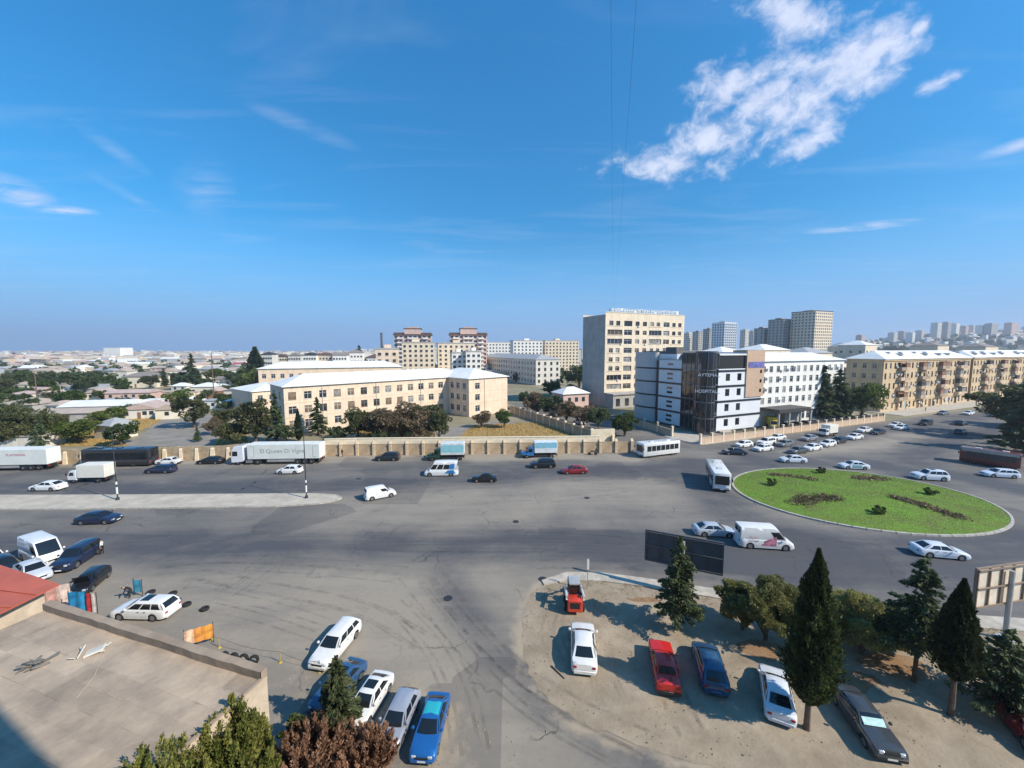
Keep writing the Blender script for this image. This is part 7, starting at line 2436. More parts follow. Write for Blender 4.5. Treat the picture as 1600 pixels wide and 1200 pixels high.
def broad(h, rx, n, seed, size, mat, clumps=22, flat=.8, base=.35, hollow=.35, aspect=1.5, crad=(.20, .42)):
    """leaf clumps carried by limbs; returns crown mesh and limbs"""
    rs = np.random.default_rng(seed)
    tubes = MB()
    C = []
    while len(C) < clumps:
        p = rs.uniform(-1, 1, 3)
        if np.linalg.norm(p) < 1 and (np.linalg.norm(p) > .35 or rs.uniform() < .3): C.append(p)
    C = np.array(C)
    zc, rz = h * (1 + base) / 2, h * (1 - base) / 2 * flat
    cen = np.column_stack((C[:, 0] * rx * .78, C[:, 1] * rx * .78, zc + C[:, 2] * rz * .8))
    rad = rs.uniform(*crad, clumps) * rx
    idx = rs.choice(clumps, n, p=rad ** 2 / (rad ** 2).sum())
    d = rs.normal(0, 1, (n, 3)); d /= np.linalg.norm(d, axis=1)[:, None]
    rr = rad[idx] * rs.uniform(hollow, 1.0, n) ** .5
    P = cen[idx] + d * rr[:, None] * np.array((1, 1, .75))
    P += .12 * rx * np.column_stack((fbm(P, 2 / rx, seed), fbm(P, 2 / rx, seed + 1), fbm(P, 2 / rx, seed + 2)))
    tt = rs.uniform(.15, .85, clumps)[idx]
    z0 = h * base * .7
    for c in cen[rs.permutation(clumps)[:min(clumps, 11)]]:
        m = np.array((c[0] * .35, c[1] * .35, z0 + (c[2] - z0) * .55))
        tubes.tube([(0, 0, z0 * .9), m, c], [.03 * h / 3, .02 * h / 3, .006 * h / 3], 5, cap=False)
    return leaf_mesh('crown', P, size, mat, d, tint=tt, aspect=aspect), tubes


def plume(h, rx, k, per, seed, size, mat, tilt=.35, fat=.24, zb=.10, aspect=2.4):
    """many upright feathery sprays fanning out of one root; returns crown mesh and stems"""
    rs = np.random.default_rng(seed)
    tubes = MB()
    P, N_, T = [], [], []
    for i in range(k):
        a = rs.uniform(0, 2 * np.pi); q = np.sqrt(rs.uniform(0, 1)); r0 = rx * q
        base = np.array((np.cos(a) * r0 * .55, np.sin(a) * r0 * .55, h * zb * rs.uniform(.3, 1.5)))
        hh = h * (1 - .50 * q ** 2) * rs.uniform(.74, 1.02)
        tip = np.array((np.cos(a) * r0 * (1 + tilt * rs.uniform(.0, .6)), np.sin(a) * r0 * (1 + tilt * rs.uniform(.0, .6)), max(hh, h * .22)))
        ax = tip - base; L = np.linalg.norm(ax); ax /= L
        m = int(per * rs.uniform(.7, 1.3))
        s = rs.uniform(.05, 1, m) ** .8
        w = rx * fat * (1.15 - s) * np.minimum(1, s * 5)
        off = rs.normal(0, .6, (m, 3)) * w[:, None]
        bend = np.array((np.cos(a), np.sin(a), 0)) * (.10 * L)
        P.append(base + ax * (L * s)[:, None] + off + bend * (np.sin(np.pi * s) * .6)[:, None])
        N_.append(ax + off / (rx * fat + 1e-6) * .9)
        T.append(np.full(m, rs.uniform(.1, .9)))
        if i % 3 == 0:
            tubes.tube([(0, 0, 0), base, base + ax * L * .7], [.05, .03, .008], 4, cap=False)
    P = np.concatenate(P); N_ = np.concatenate(N_)
    return leaf_mesh('crown', P, size, mat, N_, tint=np.concatenate(T), aspect=aspect), tubes


def trunk_mesh(h, r, tubes=None, lean=.02, seed=1, mat=None):
    rs = random.Random(seed)
    mb = tubes or MB()
    pts = [(lean * h * t * t + rs.uniform(-.02, .02) * h * .3 * t, rs.uniform(-.02, .02) * h * .3 * t, h * t) for t in (0, .03, .15, .35, .6, .85, 1)]
    mb.tube(pts, [r * 1.45, r * 1.12, r, r * .85, r * .6, r * .35, r * .1], 8)
    return mb.mesh('trunk', (mat or BARK,), smooth=True, fix=False)


M_CYP = leaf_mat('cypress_green', (.022, .040, .014), (.100, .125, .044), trans=.25)
M_CYP2 = leaf_mat('cypress_dark', (.018, .034, .015), (.070, .092, .038), trans=.22)
M_CON = leaf_mat('conifer_green', (.045, .070, .028), (.165, .185, .085), trans=.3)
M_CED = leaf_mat('cedar_green', (.050, .080, .038), (.160, .200, .095), trans=.35)
M_PINE = leaf_mat('pine_olive', (.130, .145, .046), (.350, .325, .125), trans=.42)
M_PINED = leaf_mat('pine_dark', (.048, .064, .026), (.160, .165, .070), trans=.3)
M_BRD = leaf_mat('leaf_green', (.045, .082, .020), (.130, .175, .045), trans=.35)
M_BRIGHT = leaf_mat('leaf_light_green', (.080, .125, .022), (.200, .235, .060), trans=.35)
M_JUN = leaf_mat('juniper_yellow_green', (.085, .105, .020), (.260, .255, .070), trans=.32)
M_DRY = leaf_mat('dry_brown_leaf', (.17, .085, .048), (.46, .28, .185), trans=.35)
M_OLIVE = leaf_mat('olive_brown_leaf', (.110, .084, .048), (.250, .190, .115), trans=.35)
M_FAR = leaf_mat('far_dark_green', (.040, .066, .030), (.120, .155, .062), trans=.3)


def place_tree(label, crown, trunk, p, name='tree', scale=1.0, rz=0.0, group=None, sxy=1.0):
    t = thing(name, label, 'tree', p, rz, group)
    t.scale = (scale * sxy, scale * sxy, scale)
    link('trunk', trunk, t); link('crown', crown, t)
    return t


def at(px, py, z=0.0):
    return G(px, py, z)


# foreground
cr = cypress_mesh(10.9, 1.50, 30000, 3, .105, M_CYP, base=.15)
place_tree('tall dark cypress standing behind the old dark grey saloon', cr, trunk_mesh(9, .17, seed=2), at(1260, 1140), 'cypress_tree', sxy=.88)
cr = cypress_mesh(8.6, 1.22, 20000, 8, .10, M_CYP2, base=.27)
place_tree('shorter dark cypress with a bare lower trunk near the right edge', cr, trunk_mesh(7.5, .15, seed=3), at(1485, 1118), 'cypress_tree', sxy=.95)
cr, tb_ = conifer(7.6, 1.95, 18, 5, .11, M_CON, dens=80, base=.20, irregular=.55)
place_tree('ragged conifer standing before the dark billboard', cr, trunk_mesh(7.3, .13, tb_, seed=4), at(1058, 985), 'conifer_tree')
cr, tb_ = conifer(8.6, 2.25, 18, 9, .11, M_CED, dens=70, base=.28, irregular=.45, up=.25)
place_tree('bluish conifer with upswept tiers between the two cypresses', cr, trunk_mesh(8.1, .12, tb_, seed=5), at(1428, 1066), 'conifer_tree')
cr, tb_ = conifer(5.3, 2.6, 14, 13, .115, M_CED, dens=75, base=.10, irregular=.45, up=.42)
place_tree('broad low conifer in the lower right corner', cr, trunk_mesh(5.0, .12, tb_, seed=6), at(1566, 1112), 'conifer_tree')
cr, tb_ = broad(5.4, 2.8, 40000, 21, .075, M_PINE, clumps=60, base=.04, aspect=2.4, crad=(.13, .28))
place_tree('olive-green pine with rounded crown left of the tall cypress', cr, trunk_mesh(4.2, .13, tb_, seed=7), at(1196, 1000), 'pine_tree')
cr, tb_ = broad(4.7, 3.1, 40000, 23, .075, M_PINE, clumps=60, base=.03, aspect=2.4, crad=(.13, .28))
place_tree('olive pine spreading right of the tall cypress', cr, trunk_mesh(3.6, .13, tb_, seed=8), at(1345, 1022), 'pine_tree')
place_tree('olive pine bush right behind the bluish conifer', cr, trunk_mesh(3.0, .12, MB(), seed=18), at(1392, 1012), 'pine_tree', .72, 2.0)
cr, tb_ = broad(4.4, 2.3, 26000, 37, .075, M_PINE, clumps=44, base=.03, aspect=2.4, crad=(.13, .28))
place_tree('olive pine standing left of the first one above the dark blue hatchback', cr, trunk_mesh(3.0, .12, tb_, seed=38), at(1160, 985), 'pine_tree')
cr, tb_ = broad(3.4, 1.7, 16000, 25, .08, M_PINE, clumps=26, base=.03, aspect=2.2, crad=(.14, .3))
place_tree('small olive pine bush behind the dark blue hatchback', cr, trunk_mesh(2.6, .09, tb_, seed=9), at(1262, 990), 'pine_tree')
cr, tb_ = conifer(4.8, 1.45, 15, 17, .10, M_CON, dens=95, base=.12, irregular=.45)
place_tree('small green conifer rising among the parked group of cars', cr, trunk_mesh(4.6, .10, tb_, seed=10), at(530, 1150), 'conifer_tree')
cr, tb_ = plume(5.0, 1.8, 120, 300, 27, .075, M_JUN)
place_tree('yellow-green juniper beside the cream end wall', cr, trunk_mesh(2.6, .12, tb_, seed=11), (-14.0, 17.8, 0), 'juniper_tree')
cr, tb_ = plume(5.9, 1.8, 120, 280, 28, .075, M_JUN)
place_tree('lower yellow-green juniper at the bottom edge left of its taller neighbour', cr, trunk_mesh(2.8, .11, tb_, seed=12), (-14.9, 15.2, 0), 'juniper_tree')
cr, tb_ = plume(4.0, 1.5, 60, 260, 29, .085, M_JUN)
place_tree('small yellow-green juniper tucked between the tall one and the dried shrub', cr, trunk_mesh(1.8, .09, tb_, seed=19), (-12.6, 16.9, 0), 'juniper_tree')
cr, tb_ = plume(2.7, 2.0, 120, 170, 31, .075, M_DRY, fat=.13, aspect=3.2)
place_tree('rust-brown dried shrub at the bottom edge below the parked group', cr, trunk_mesh(1.2, .08, tb_, seed=13), (-10.3, 18.7, 0), 'dry_shrub')
cr, tb_ = plume(2.2, 1.5, 80, 150, 33, .075, M_DRY, fat=.13, aspect=3.2)
place_tree('smaller rust-brown dried shrub right of the larger one', cr, trunk_mesh(1.0, .07, tb_, seed=14), (-7.7, 19.0, 0), 'dry_shrub')
cr, tb_ = broad(2.2, 1.0, 6000, 34, .09, M_CYP, clumps=14, base=.08)
place_tree('dark green bush in the gap between juniper and dried shrub', cr, trunk_mesh(1.6, .07, tb_, seed=15), (-11.9, 20.2, 0), 'shrub')

# middle-distance kinds, shared by several trees each
KIND = {}
for nm, args in {'pine': (8.0, 4.2, 6500, 41, .25, M_PINED), 'round': (6.0, 3.1, 4600, 43, .23, M_BRD), 'bright': (5.0, 3.2, 4400, 47, .23, M_BRIGHT), 'olive': (7.0, 4.0, 5200, 53, .22, M_OLIVE), 'dark': (8.0, 4.0, 4200, 59, .30, M_FAR)}.items():
    cr, tb_ = broad(*args, clumps=34, base=.12, crad=(.14, .32))
    KIND[nm] = (cr, trunk_mesh(args[0] * .6, .22, tb_, seed=args[3]), args[0])
KIND['cypress'] = (cypress_mesh(9, 1.25, 3000, 61, .30, M_CYP2, base=.05), trunk_mesh(7, .16, seed=61), 9.0)
cr, tb_ = conifer(10, 2.6, 15, 67, .36, M_CED, dens=13, base=.12)
KIND['fir'] = (cr, trunk_mesh(9.6, .2, tb_, seed=67), 10.0)
cr, tb_ = broad(9, 4.6, 7500, 71, .26, M_PINED, clumps=40, base=.20, flat=.95, crad=(.13, .30))
KIND['bigpine'] = (cr, trunk_mesh(6, .3, tb_, seed=71), 9.0)


def mid(label, kind, px, base, top, group=None, sxy=1.0, w=None):
    """a tree by where it stands and how high its top reaches in the picture"""
    p = G(px, base)
    h = CAM_H - (top - 545) / 620 * p.y
    cr, tr, h0 = KIND[kind]
    name = {'cypress': 'cypress_tree', 'fir': 'fir_tree', 'pine': 'pine_tree', 'bigpine': 'pine_tree'}.get(kind, 'leafy_tree')
    return place_tree(label, cr, tr, p, name, h / h0, rnd.uniform(0, 6.28), group, sxy)


SG = 'trees in front of the school'
mid('slim dark cypress above the articulated lorry', 'cypress', 467, 690, 640, SG, .8)
mid('dark fir against the left part of the school front', 'fir', 497, 680, 622, SG, 1.0)
mid('dark rounded tree before the middle of the school, left of the brownish trees', 'pine', 560, 690, 630, SG, .95)
mid('brown-green tree before the middle of the school', 'olive', 606, 690, 628, SG, 1.15)
mid('brownish tree right of the middle of the school front', 'olive', 648, 688, 620, SG, 1.1)
mid('dark tree in front of the shaded inner wall of the school', 'pine', 686, 690, 632, SG, .8)
mid('broad dark tree behind the dark rounded tree before the school', 'pine', 582, 684, 636, SG, 1.1)
mid('brownish tree filling the gap in the row before the school', 'olive', 628, 686, 634, SG, 1.2)
mid('dark tree between the brownish row and the shaded inner wall', 'pine', 668, 682, 622, SG, 1.1)
mid('low brown bush at the right end of the tree row', 'olive', 662, 694, 664, SG, 1.2)
mid('low bush under the middle of the brownish tree row', 'dark', 592, 695, 668, SG, 1.2)
mid('low dark bush at the foot of the school left of the brownish trees', 'dark', 528, 693, 662, SG, 1.0)
mid('small tree at the corner of the school wing', 'olive', 752, 668, 638, SG, 1.0)
mid('small dark tree at the right end of the school', 'round', 788, 668, 636, SG, 1.0)
mid('dark conifer standing in the shade at the left end of the school', 'fir', 432, 690, 615, SG, .9)
mid('spreading dark pine left of the school corner', 'bigpine', 400, 694, 620, SG, .85)
mid('low dark pine above the cab of the articulated lorry', 'pine', 365, 698, 652, SG, 1.1)
mid('low green shrub at the foot of the school beside the slim cypress', 'dark', 448, 694, 660, SG, .9)
mid('big spreading pine casting shade on the grey courtyard', 'bigpine', 304, 668, 612, None, 1.05)
mid('small pointed bush on the straw beside the courtyard', 'fir', 309, 690, 667, None, 1.0)
mid('round olive bush beside the path to the school', 'olive', 333, 680, 648, None, .8)
LG = 'garden trees at left'
mid('dark round tree above the black coach', 'round', 190, 696, 655, LG, 1.1)
mid('light green bush left of the cream shed', 'bright', 124, 692, 652, LG, 1.2)
mid('light green bush further left of the cream shed', 'bright', 98, 690, 655, LG, 1.0)
mid('yellow-green bush between shed and low houses', 'bright', 168, 668, 635, LG, 1.1)
mid('dark spreading trees at the left picture edge, nearest the wall', 'bigpine', 20, 700, 640, LG, 1.1)
mid('dark tree second from the left picture edge', 'pine', 50, 697, 632, LG, .9)
mid('slim dark tree beside the pale path at left', 'fir', 64, 700, 650, LG, .9)
mid('dark tree behind the left-edge pines', 'pine', 0, 680, 625, LG, 1.0)
mid('grey-green tree in front of the long white-roofed hall', 'pine', 101, 682, 640, LG, .8)
mid('green tree behind the long white-roofed hall', 'round', 112, 640, 602, LG, 1.0)
mid('dark tree right of the long white-roofed hall', 'round', 196, 640, 617, LG, 1.0)
mid('light green tree above the cream garage', 'bright', 280, 632, 608, LG, 1.2)
mid('small brown tree beside the cream garage', 'olive', 238, 645, 625, LG, .9)
mid('dark trees at the foot of the utility mast', 'round', 350, 640, 615, LG, 1.0)
mid('green tree right of the white houses behind the mast', 'round', 378, 610, 585, LG, 1.2)
BG_ = 'belt of dark trees behind the gardens'
r9 = random.Random(17)
belt = [(x, 612 + r9.uniform(-12, 10), r9.choice(('dark', 'dark', 'pine', 'round'))) for x in range(-10, 190, 13)] + [(x, 604 + r9.uniform(-8, 6), r9.choice(('dark', 'pine', 'fir'))) for x in range(235, 330, 11)] + [(x, 600 + r9.uniform(-6, 6), r9.choice(('round', 'bright', 'dark'))) for x in range(340, 410, 13)]
belt_seen = {}


def belt_label(kd, x, i):
    what = {'dark': 'dark leafy', 'pine': 'dull olive', 'round': 'mid-green', 'bright': 'light green', 'fir': 'pointed dark'}[kd]
    where = 'left of the villa' if x < 190 else ('between the villa and the tall mast' if x < 335 else 'right of the tall mast')
    k = belt_seen.setdefault((what, where), 0); belt_seen[(what, where)] += 1
    return '%s %s tree %s in the tree belt' % (ORD[k], what, where)


for i, (x, b_, kd) in enumerate(belt):
    p = G(x, b_); h = r9.uniform(7.5, 12)
    lb = belt_label(kd, x, i)
    mid(lb, kd, x, b_, 545 + (22 - h) / p.y * 620, BG_, r9.uniform(1.0, 1.35))
mid('tall dark fir above the tree belt near the mast', 'fir', 301, 602, 553, None, 1.0)
mid('pair of dark cypresses at the end of the far white row', 'cypress', 401, 600, 543, None, 1.6)
for i, (x, b_, tp, kd, sx) in enumerate([(840, 650, 608, 'olive', 1.1), (862, 655, 610, 'dark', 1.0), (885, 660, 620, 'olive', 1.2), (912, 668, 628, 'olive', 1.0), (935, 672, 630, 'dark', .9), (825, 640, 606, 'dark', 1.0)]):
    mid(('brownish tree in the side street, nearest the school', 'dark green tree in the side street below the grey block', 'brownish tree before the pink house', 'brownish tree just right of the pink house', 'green tree below the shops of the ten-storey block', 'green tree at the upper end of the side street wall')[i], kd, x, b_, tp, 'trees in the side street', sx)
mid('green tree at the corner above the white bus', 'round', 976, 682, 640, None, 1.1)
for i, (x, b_, tp, kd, sx, lab) in enumerate([(1284, 655, 572, 'fir', 1.0, 'tall dark fir in front of the white clinic'), (1308, 655, 578, 'fir', 1.25, 'tall dark fir right of the first one before the clinic'), (1328, 655, 596, 'dark', .9, 'dark broad tree before the gable of the yellow block'), (1346, 655, 592, 'bright', .75, 'lighter green tree at the corner of the yellow block')]):
    mid(lab, kd, x, b_, tp, 'trees beside the clinic', sx)
for i, (x, y, h, lab) in enumerate([(109.5, 83, 15.8, 'big dark tree filling the right picture edge beside the avenue'), (124, 97, 14, 'dark tree behind the big one at the right edge'), (125, 84, 14, 'dark tree just outside the right edge casting shade on the avenue'), (146, 110, 13, 'dark tree further up the avenue at the right edge')]):
    cr, tr, h0 = KIND['bigpine' if i % 2 else 'fir']
    place_tree(lab, cr, tr, (x, y, 0), 'dark_tree', h / h0, i * 1.3, 'dark trees at the right edge', 1.25)
for i, (x, b_, tp, lab) in enumerate([(655, 572, 549, 'dark tree behind the rear school roof, left'), (562, 575, 540, 'dark pointed tree on the skyline left of the chimney'), (586, 585, 562, 'dark fir rising behind the rear school block'), (535, 572, 552, 'dark tree in front of the far white row'), (700, 590, 565, 'dark tree right of the rear school roof'), (770, 575, 538, 'dark tree on the skyline right of the pink towers'), (792, 572, 540, 'dark broad tree on the skyline beside the long cream block'), (868, 575, 543, 'dark tree between the cream terrace and the grey block'), (1395, 560, 535, 'dark tree showing above the yellow terrace ridge'), (1225, 555, 541, 'dark tree at the foot of the tall towers')]):
    mid(lab, 'fir' if i in (1, 2) else 'dark', x, b_, tp, None, 1.2)

for i, (x, b_, tp, kd, lab) in enumerate([(545, 590, 566, 'dark', 'dark tree left of the tan building behind the school'), (572, 592, 560, 'fir', 'pointed tree before the tan building behind the school'), (604, 596, 572, 'dark', 'dark tree on the near side of the tan building'), (640, 592, 568, 'round', 'green tree below the left pink tower'), (668, 590, 560, 'dark', 'dark tree below the gap between the pink towers'), (690, 588, 556, 'fir', 'pointed tree below the gap between the pink towers'), (716, 586, 566, 'dark', 'dark tree below the right pink tower'), (745, 588, 568, 'round', 'green tree beside the grey apartment block'),
                                          (420, 606, 566, 'dark', 'dark tree left of the rear school block'), (455, 575, 556, 'dark', 'dark tree before the left half of the far white row'), (500, 572, 552, 'fir', 'pointed tree before the far white row'), (520, 570, 555, 'round', 'green tree before the far white row'), (640, 575, 550, 'dark', 'dark tree before the left pink tower base'), (860, 620, 590, 'round', 'green tree at the end of the grey block'), (905, 610, 560, 'dark', 'dark tree squeezed left of the ten-storey block'), (895, 630, 596, 'olive', 'brownish tree behind the pink house')]):
    mid(lab, kd, x, b_, tp, 'trees among the blocks behind the school', 1.1)
GARD = 'garden trees among the left houses'
rg = random.Random(77)
spots = [(x, y) for y in (668, 655, 643, 634, 626, 618) for x in range(-10, 420, 34)]
cntg = {}
for (x, y) in spots:
    xx, yy = x + rg.uniform(-14, 14), y + rg.uniform(-4, 4)
    if (200 < xx < 345 and yy > 640) or (80 < xx < 190 and 632 < yy < 668) or (385 < xx) or rg.random() < .28: continue
    kd = rg.choice(('round', 'olive', 'bright', 'dark', 'pine', 'round')); p = G(xx, yy); h = rg.uniform(3.2, 6.5)
    row_ = ('nearest', 'second', 'third', 'fourth', 'fifth', 'farthest')[(668, 655, 643, 634, 626, 618).index(y)]
    what = {'dark': 'dark', 'pine': 'olive', 'round': 'green', 'bright': 'light green', 'olive': 'brownish'}[kd]
    key = (what, row_); cntg[key] = cntg.get(key, 0) + 1
    mid('%s %s garden tree from the left in the %s row of gardens' % (ORD[cntg[key] - 1], what, row_), kd, xx, yy, 545 + (22 - h) / p.y * 620, GARD, rg.uniform(.9, 1.3))

# shrubs and flower beds on the roundabout
cr, tb_ = broad(1.0, .75, 2600, 81, .075, M_BRD, clumps=14, base=.0, flat=1.0)
tr_ = trunk_mesh(.5, .05, tb_, seed=81)
for (x, y, lab) in [(1207, 757, 'round dark shrub on the roundabout lawn nearest the white bus'), (1283, 738, 'round dark shrub at the far rim of the roundabout lawn'), (1374, 802, 'round dark shrub on the near part of the roundabout lawn'), (1453, 772, 'round dark shrub on the right part of the roundabout lawn')]:
    p = G(x, y, .5); p.z = dome(rho(p.x, p.y)) - .02
    t = thing('lawn_shrub', lab, 'shrub', p, rnd.uniform(0, 6), 'round shrubs on the roundabout'); link('stem', tr_, t); link('crown', cr, t)
    t.scale = (1.15, 1.15, 1.15)
M_BED = leaf_mat('flower_bed_leaf', (.075, .105, .030), (.34, .22, .15), trans=.25)
for (x0, y0, x1, y1, w, n, lab) in [(1205, 740, 1270, 748, .9, 900, 'thin curving flower bed at the far left of the roundabout lawn'), (1245, 785, 1302, 775, 1.5, 1500, 'oval flower bed in the left middle of the roundabout lawn'), (1342, 748, 1378, 745, 1.3, 1000, 'small flower bed at the far rim of the roundabout lawn'), (1398, 778, 1495, 804, 1.1, 1900, 'long flower bed slanting across the right of the roundabout lawn')]:
    a, b_ = G(x0, y0, .55), G(x1, y1, .55)
    s = npr.uniform(0, 1, n)
    c = np.array(a)[None] * (1 - s[:, None]) + np.array(b_)[None] * s[:, None]
    c[:, 0] += npr.normal(0, w * .45, n); c[:, 1] += npr.normal(0, w * .45, n) + .5 * np.sin(s * 5)
    gz = dome(rho(c[:, 0], c[:, 1])) - .02
    c[:, 2] = gz + npr.uniform(.02, .42, n) * (.6 + .4 * np.sin(c[:, 0] * 3) * np.cos(c[:, 1] * 2.6))
    me = leaf_mesh('flower_bed', c, .17, M_BED)
    tag(link('flower_bed', me), lab, 'flower bed', 'flower beds on the roundabout')
# ------------------------------------------------------------------ houses and gardens at left


def house(label, px, base, w_px, h, dp, ang, wm, rm, roof='hip', rise=1.6, name='house', nw=3, cat='house', group=None, z=None):
    p = G(px, base)
    L = w_px / 620 * p.y
    t = thing(name, label, cat, p, ang, group)
    mb = MB(); mb.box(0, L, 0, dp, 0, h); mb.build('wall', wm, t)
    if roof == 'flat':
        mb = MB(); mb.box(-.2, L + .2, -.2, dp + .2, h + .003, h + .3); mb.build('roof', rm, t)
    else:
        hip_roof(t, 0, L, 0, dp, h + .14, rise, .35, rm, gable=(roof == 'gable'))
        if roof == 'gable' and L >= dp:
            mb = MB()
            for x in (0.0, L):
                mb.add([(x, 0, h), (x, dp, h), (x, dp / 2, h + rise * .93)], [(0, 1, 2)])
            mb.build('gable', wm, t)
    for k in range(nw):
        u = L * (k + .5) / nw
        if nw > 2 and k == 1:
            mb = MB(); mb.box(u - .45, u + .45, -.05, -.003, .05, 2.1); mb.build('door', RUST, t)
        mb = MB(); mb.box(u - .55 + (1.4 if nw > 2 and k == 1 else 0), u + .55 + (1.4 if nw > 2 and k == 1 else 0), -.05, -.003, h * .4, h * .4 + 1.2); mb.build('window', WIN_GLASS, t)
    return t


BEIGE_ROOF = seam_roof_mat('beige_roof', (.45, .37, .30)); PINK_ROOF = seam_roof_mat('pinkish_roof', (.50, .38, .33))
LIGHTW = pmat('pale_cream_wall', (.74, .68, .54), rough=.85, var=.08, scale=.4)  # plain pale cream for house and shed walls
house('cream shed with grey pyramid roof above the black coach', 148, 686, 37, 3.4, 5.5, R(-14), LIGHTW, GREY_ROOF, 'hip', 1.5, 'shed', 0, 'shed')
house('long low hall with white metal roof in the gardens at left', 92, 652, 90, 3.2, 12, R(12), GREYP, METAL_ROOF, 'gable', 1.4, 'hall', 4, 'hall')
house('low grey-roofed shed in front of the white-roofed hall', 52, 664, 85, 3.0, 9, R(12), GREYP, BEIGE_ROOF, 'gable', 1.0, 'hall', 0, 'hall')
house('cream garage with beige roof beside the big pine', 243, 656, 30, 3.0, 9, R(20), LIGHTW, BEIGE_ROOF, 'gable', 1.6, 'garage', 1, 'garage')
house('pinkish-roofed house left of the cream garage', 188, 656, 48, 3.0, 11, R(20), PLAIN, PINK_ROOF, 'gable', 1.7, 'house', 3)
house('two-storey white villa with grey hipped roof before the tree belt', 192, 606, 48, 6.2, 11, R(8), LIGHTW, DULL_ROOF, 'hip', 2.4, 'villa', 4)
house('grey-roofed house left of the villa', 100, 620, 48, 3.4, 12, R(10), PLAIN, GREY_ROOF, 'gable', 1.8, 'house', 3)
house('small white house beside the grey-roofed house', 134, 626, 26, 3.2, 8, R(14), LIGHTW, PINK_ROOF, 'gable', 1.5, 'house', 2)
house('grey-roofed house at the left picture edge', -8, 648, 56, 3.2, 12, R(4), GREYP, BEIGE_ROOF, 'hip', 1.8, 'house', 3)
house('long pinkish low building in the middle of the gardens', 164, 626, 62, 3.0, 8, R(12), PINKP, PINK_ROOF, 'gable', 1.2, 'house', 4)
house('white house with several gables right of the light green tree', 297, 618, 34, 4.0, 10, R(6), LIGHTW, METAL_ROOF, 'hip', 1.7, 'house', 3)
house('cream house with dark roof behind the mast', 334, 604, 34, 4.0, 10, R(6), LIGHTW, DULL_ROOF, 'gable', 1.6, 'house', 3)
house('big cream-walled house right of the mast', 351, 628, 34, 4.6, 10, R(8), LIGHTW, DULL_ROOF, 'flat', 0, 'house', 3)
house('small pavilion with pale green roof below the cream-walled house', 340, 643, 26, 2.6, 5, R(10), LIGHTW, METAL_ROOF, 'hip', 1.3, 'pavilion', 1, 'pavilion')
house('low sandy building at the left edge directly behind the wall', -20, 702, 80, 2.6, 5, R(6), PLAIN, BEIGE_ROOF, 'flat', 0, 'shed', 0, 'shed')
house('house with a red roof on the far slope left of the white row', 362, 578, 30, 5, 14, R(10), PINKP, RED_ROOF, 'gable', 2.6, 'house', 3)
house('brick red house front below the mast', 322, 622, 18, 3.0, 7, R(8), RUST, PINK_ROOF, 'gable', 1.3, 'house', 2)
house('low reddish wall and shed row left of the light green tree', 222, 622, 50, 2.4, 5, R(14), PINKP, BEIGE_ROOF, 'flat', 0, 'shed', 2, 'shed')
house('white low hall with bright roof above the villa', 184, 576, 42, 5, 14, R(6), LIGHTW, METAL_ROOF, 'gable', 2.2, 'hall', 4, 'hall')

rk = random.Random(12)
gw = [(72, 648), (15, 628), (40, 618), (62, 630), (150, 640), (212, 640), (262, 628), (284, 640), (316, 640), (352, 660), (378, 650), (385, 636), (330, 616), (268, 612), (88, 612), (20, 610), (392, 622)]
for i, (x, y) in enumerate(gw):
    house('%s small garden house counted from the left among the trees, %s' % (ORD[sorted(g[0] for g in gw).index(x)] if sorted(g[0] for g in gw).index(x) < 16 else 'rightmost', 'low and pale'), x, y, rk.uniform(16, 30), rk.uniform(2.6, 3.4), rk.uniform(5, 8), R(rk.uniform(-8, 20)), rk.choice((LIGHTW, PLAIN, CREAM, WHITEP)), rk.choice((METAL_ROOF, GREY_ROOF, BEIGE_ROOF, PINK_ROOF)), rk.choice(('gable', 'hip', 'flat')), rk.uniform(1.0, 1.6), 'garden_house', 2, 'house', 'small garden houses at left')
# the suburb behind: one by one as far as houses can be told apart
r7 = random.Random(99)
BEIGEW = pmat('beige_far_wall', (.58, .48, .36), rough=.9, var=.1, scale=.05); SANDW = pmat('sandy_far_wall', (.50, .39, .29), rough=.9, var=.1, scale=.05)
SW = [BEIGEW, SANDW, PLAIN, LIGHTW, CREAM, PINKP, WHITEP, GREYP]; SR = [METAL_ROOF, GREY_ROOF, DULL_ROOF, BEIGE_ROOF, PINK_ROOF]
cnt = 0
sub_seen = {}


def suburb_label(wm, rm, rf, x, row):
    wc = {BEIGEW: 'beige', SANDW: 'sandy', PLAIN: 'pale', LIGHTW: 'cream', CREAM: 'yellowish', PINKP: 'pink', WHITEP: 'white', GREYP: 'grey'}[wm]
    rc = {METAL_ROOF: 'bright', GREY_ROOF: 'grey', DULL_ROOF: 'dark brown', BEIGE_ROOF: 'beige', PINK_ROOF: 'pinkish'}[rm]
    where = ('at the left edge', 'before the large white building', 'above the villa', 'left of the mast', 'right of the mast')[min(4, max(0, int((x + 30) / 86)))]
    dist = 'near' if row < 4 else ('middle' if row < 8 else 'far')
    lb = '%s house, %s %s roof, %s, %s suburb rows' % (wc, rc, {'hip': 'hipped', 'gable': 'gabled', 'flat': 'flat'}[rf], where, dist)
    sub_seen[lb] = sub_seen.get(lb, 0) + 1
    return lb if sub_seen[lb] == 1 else '%s such %s' % (ORD[sub_seen[lb] - 1], lb)


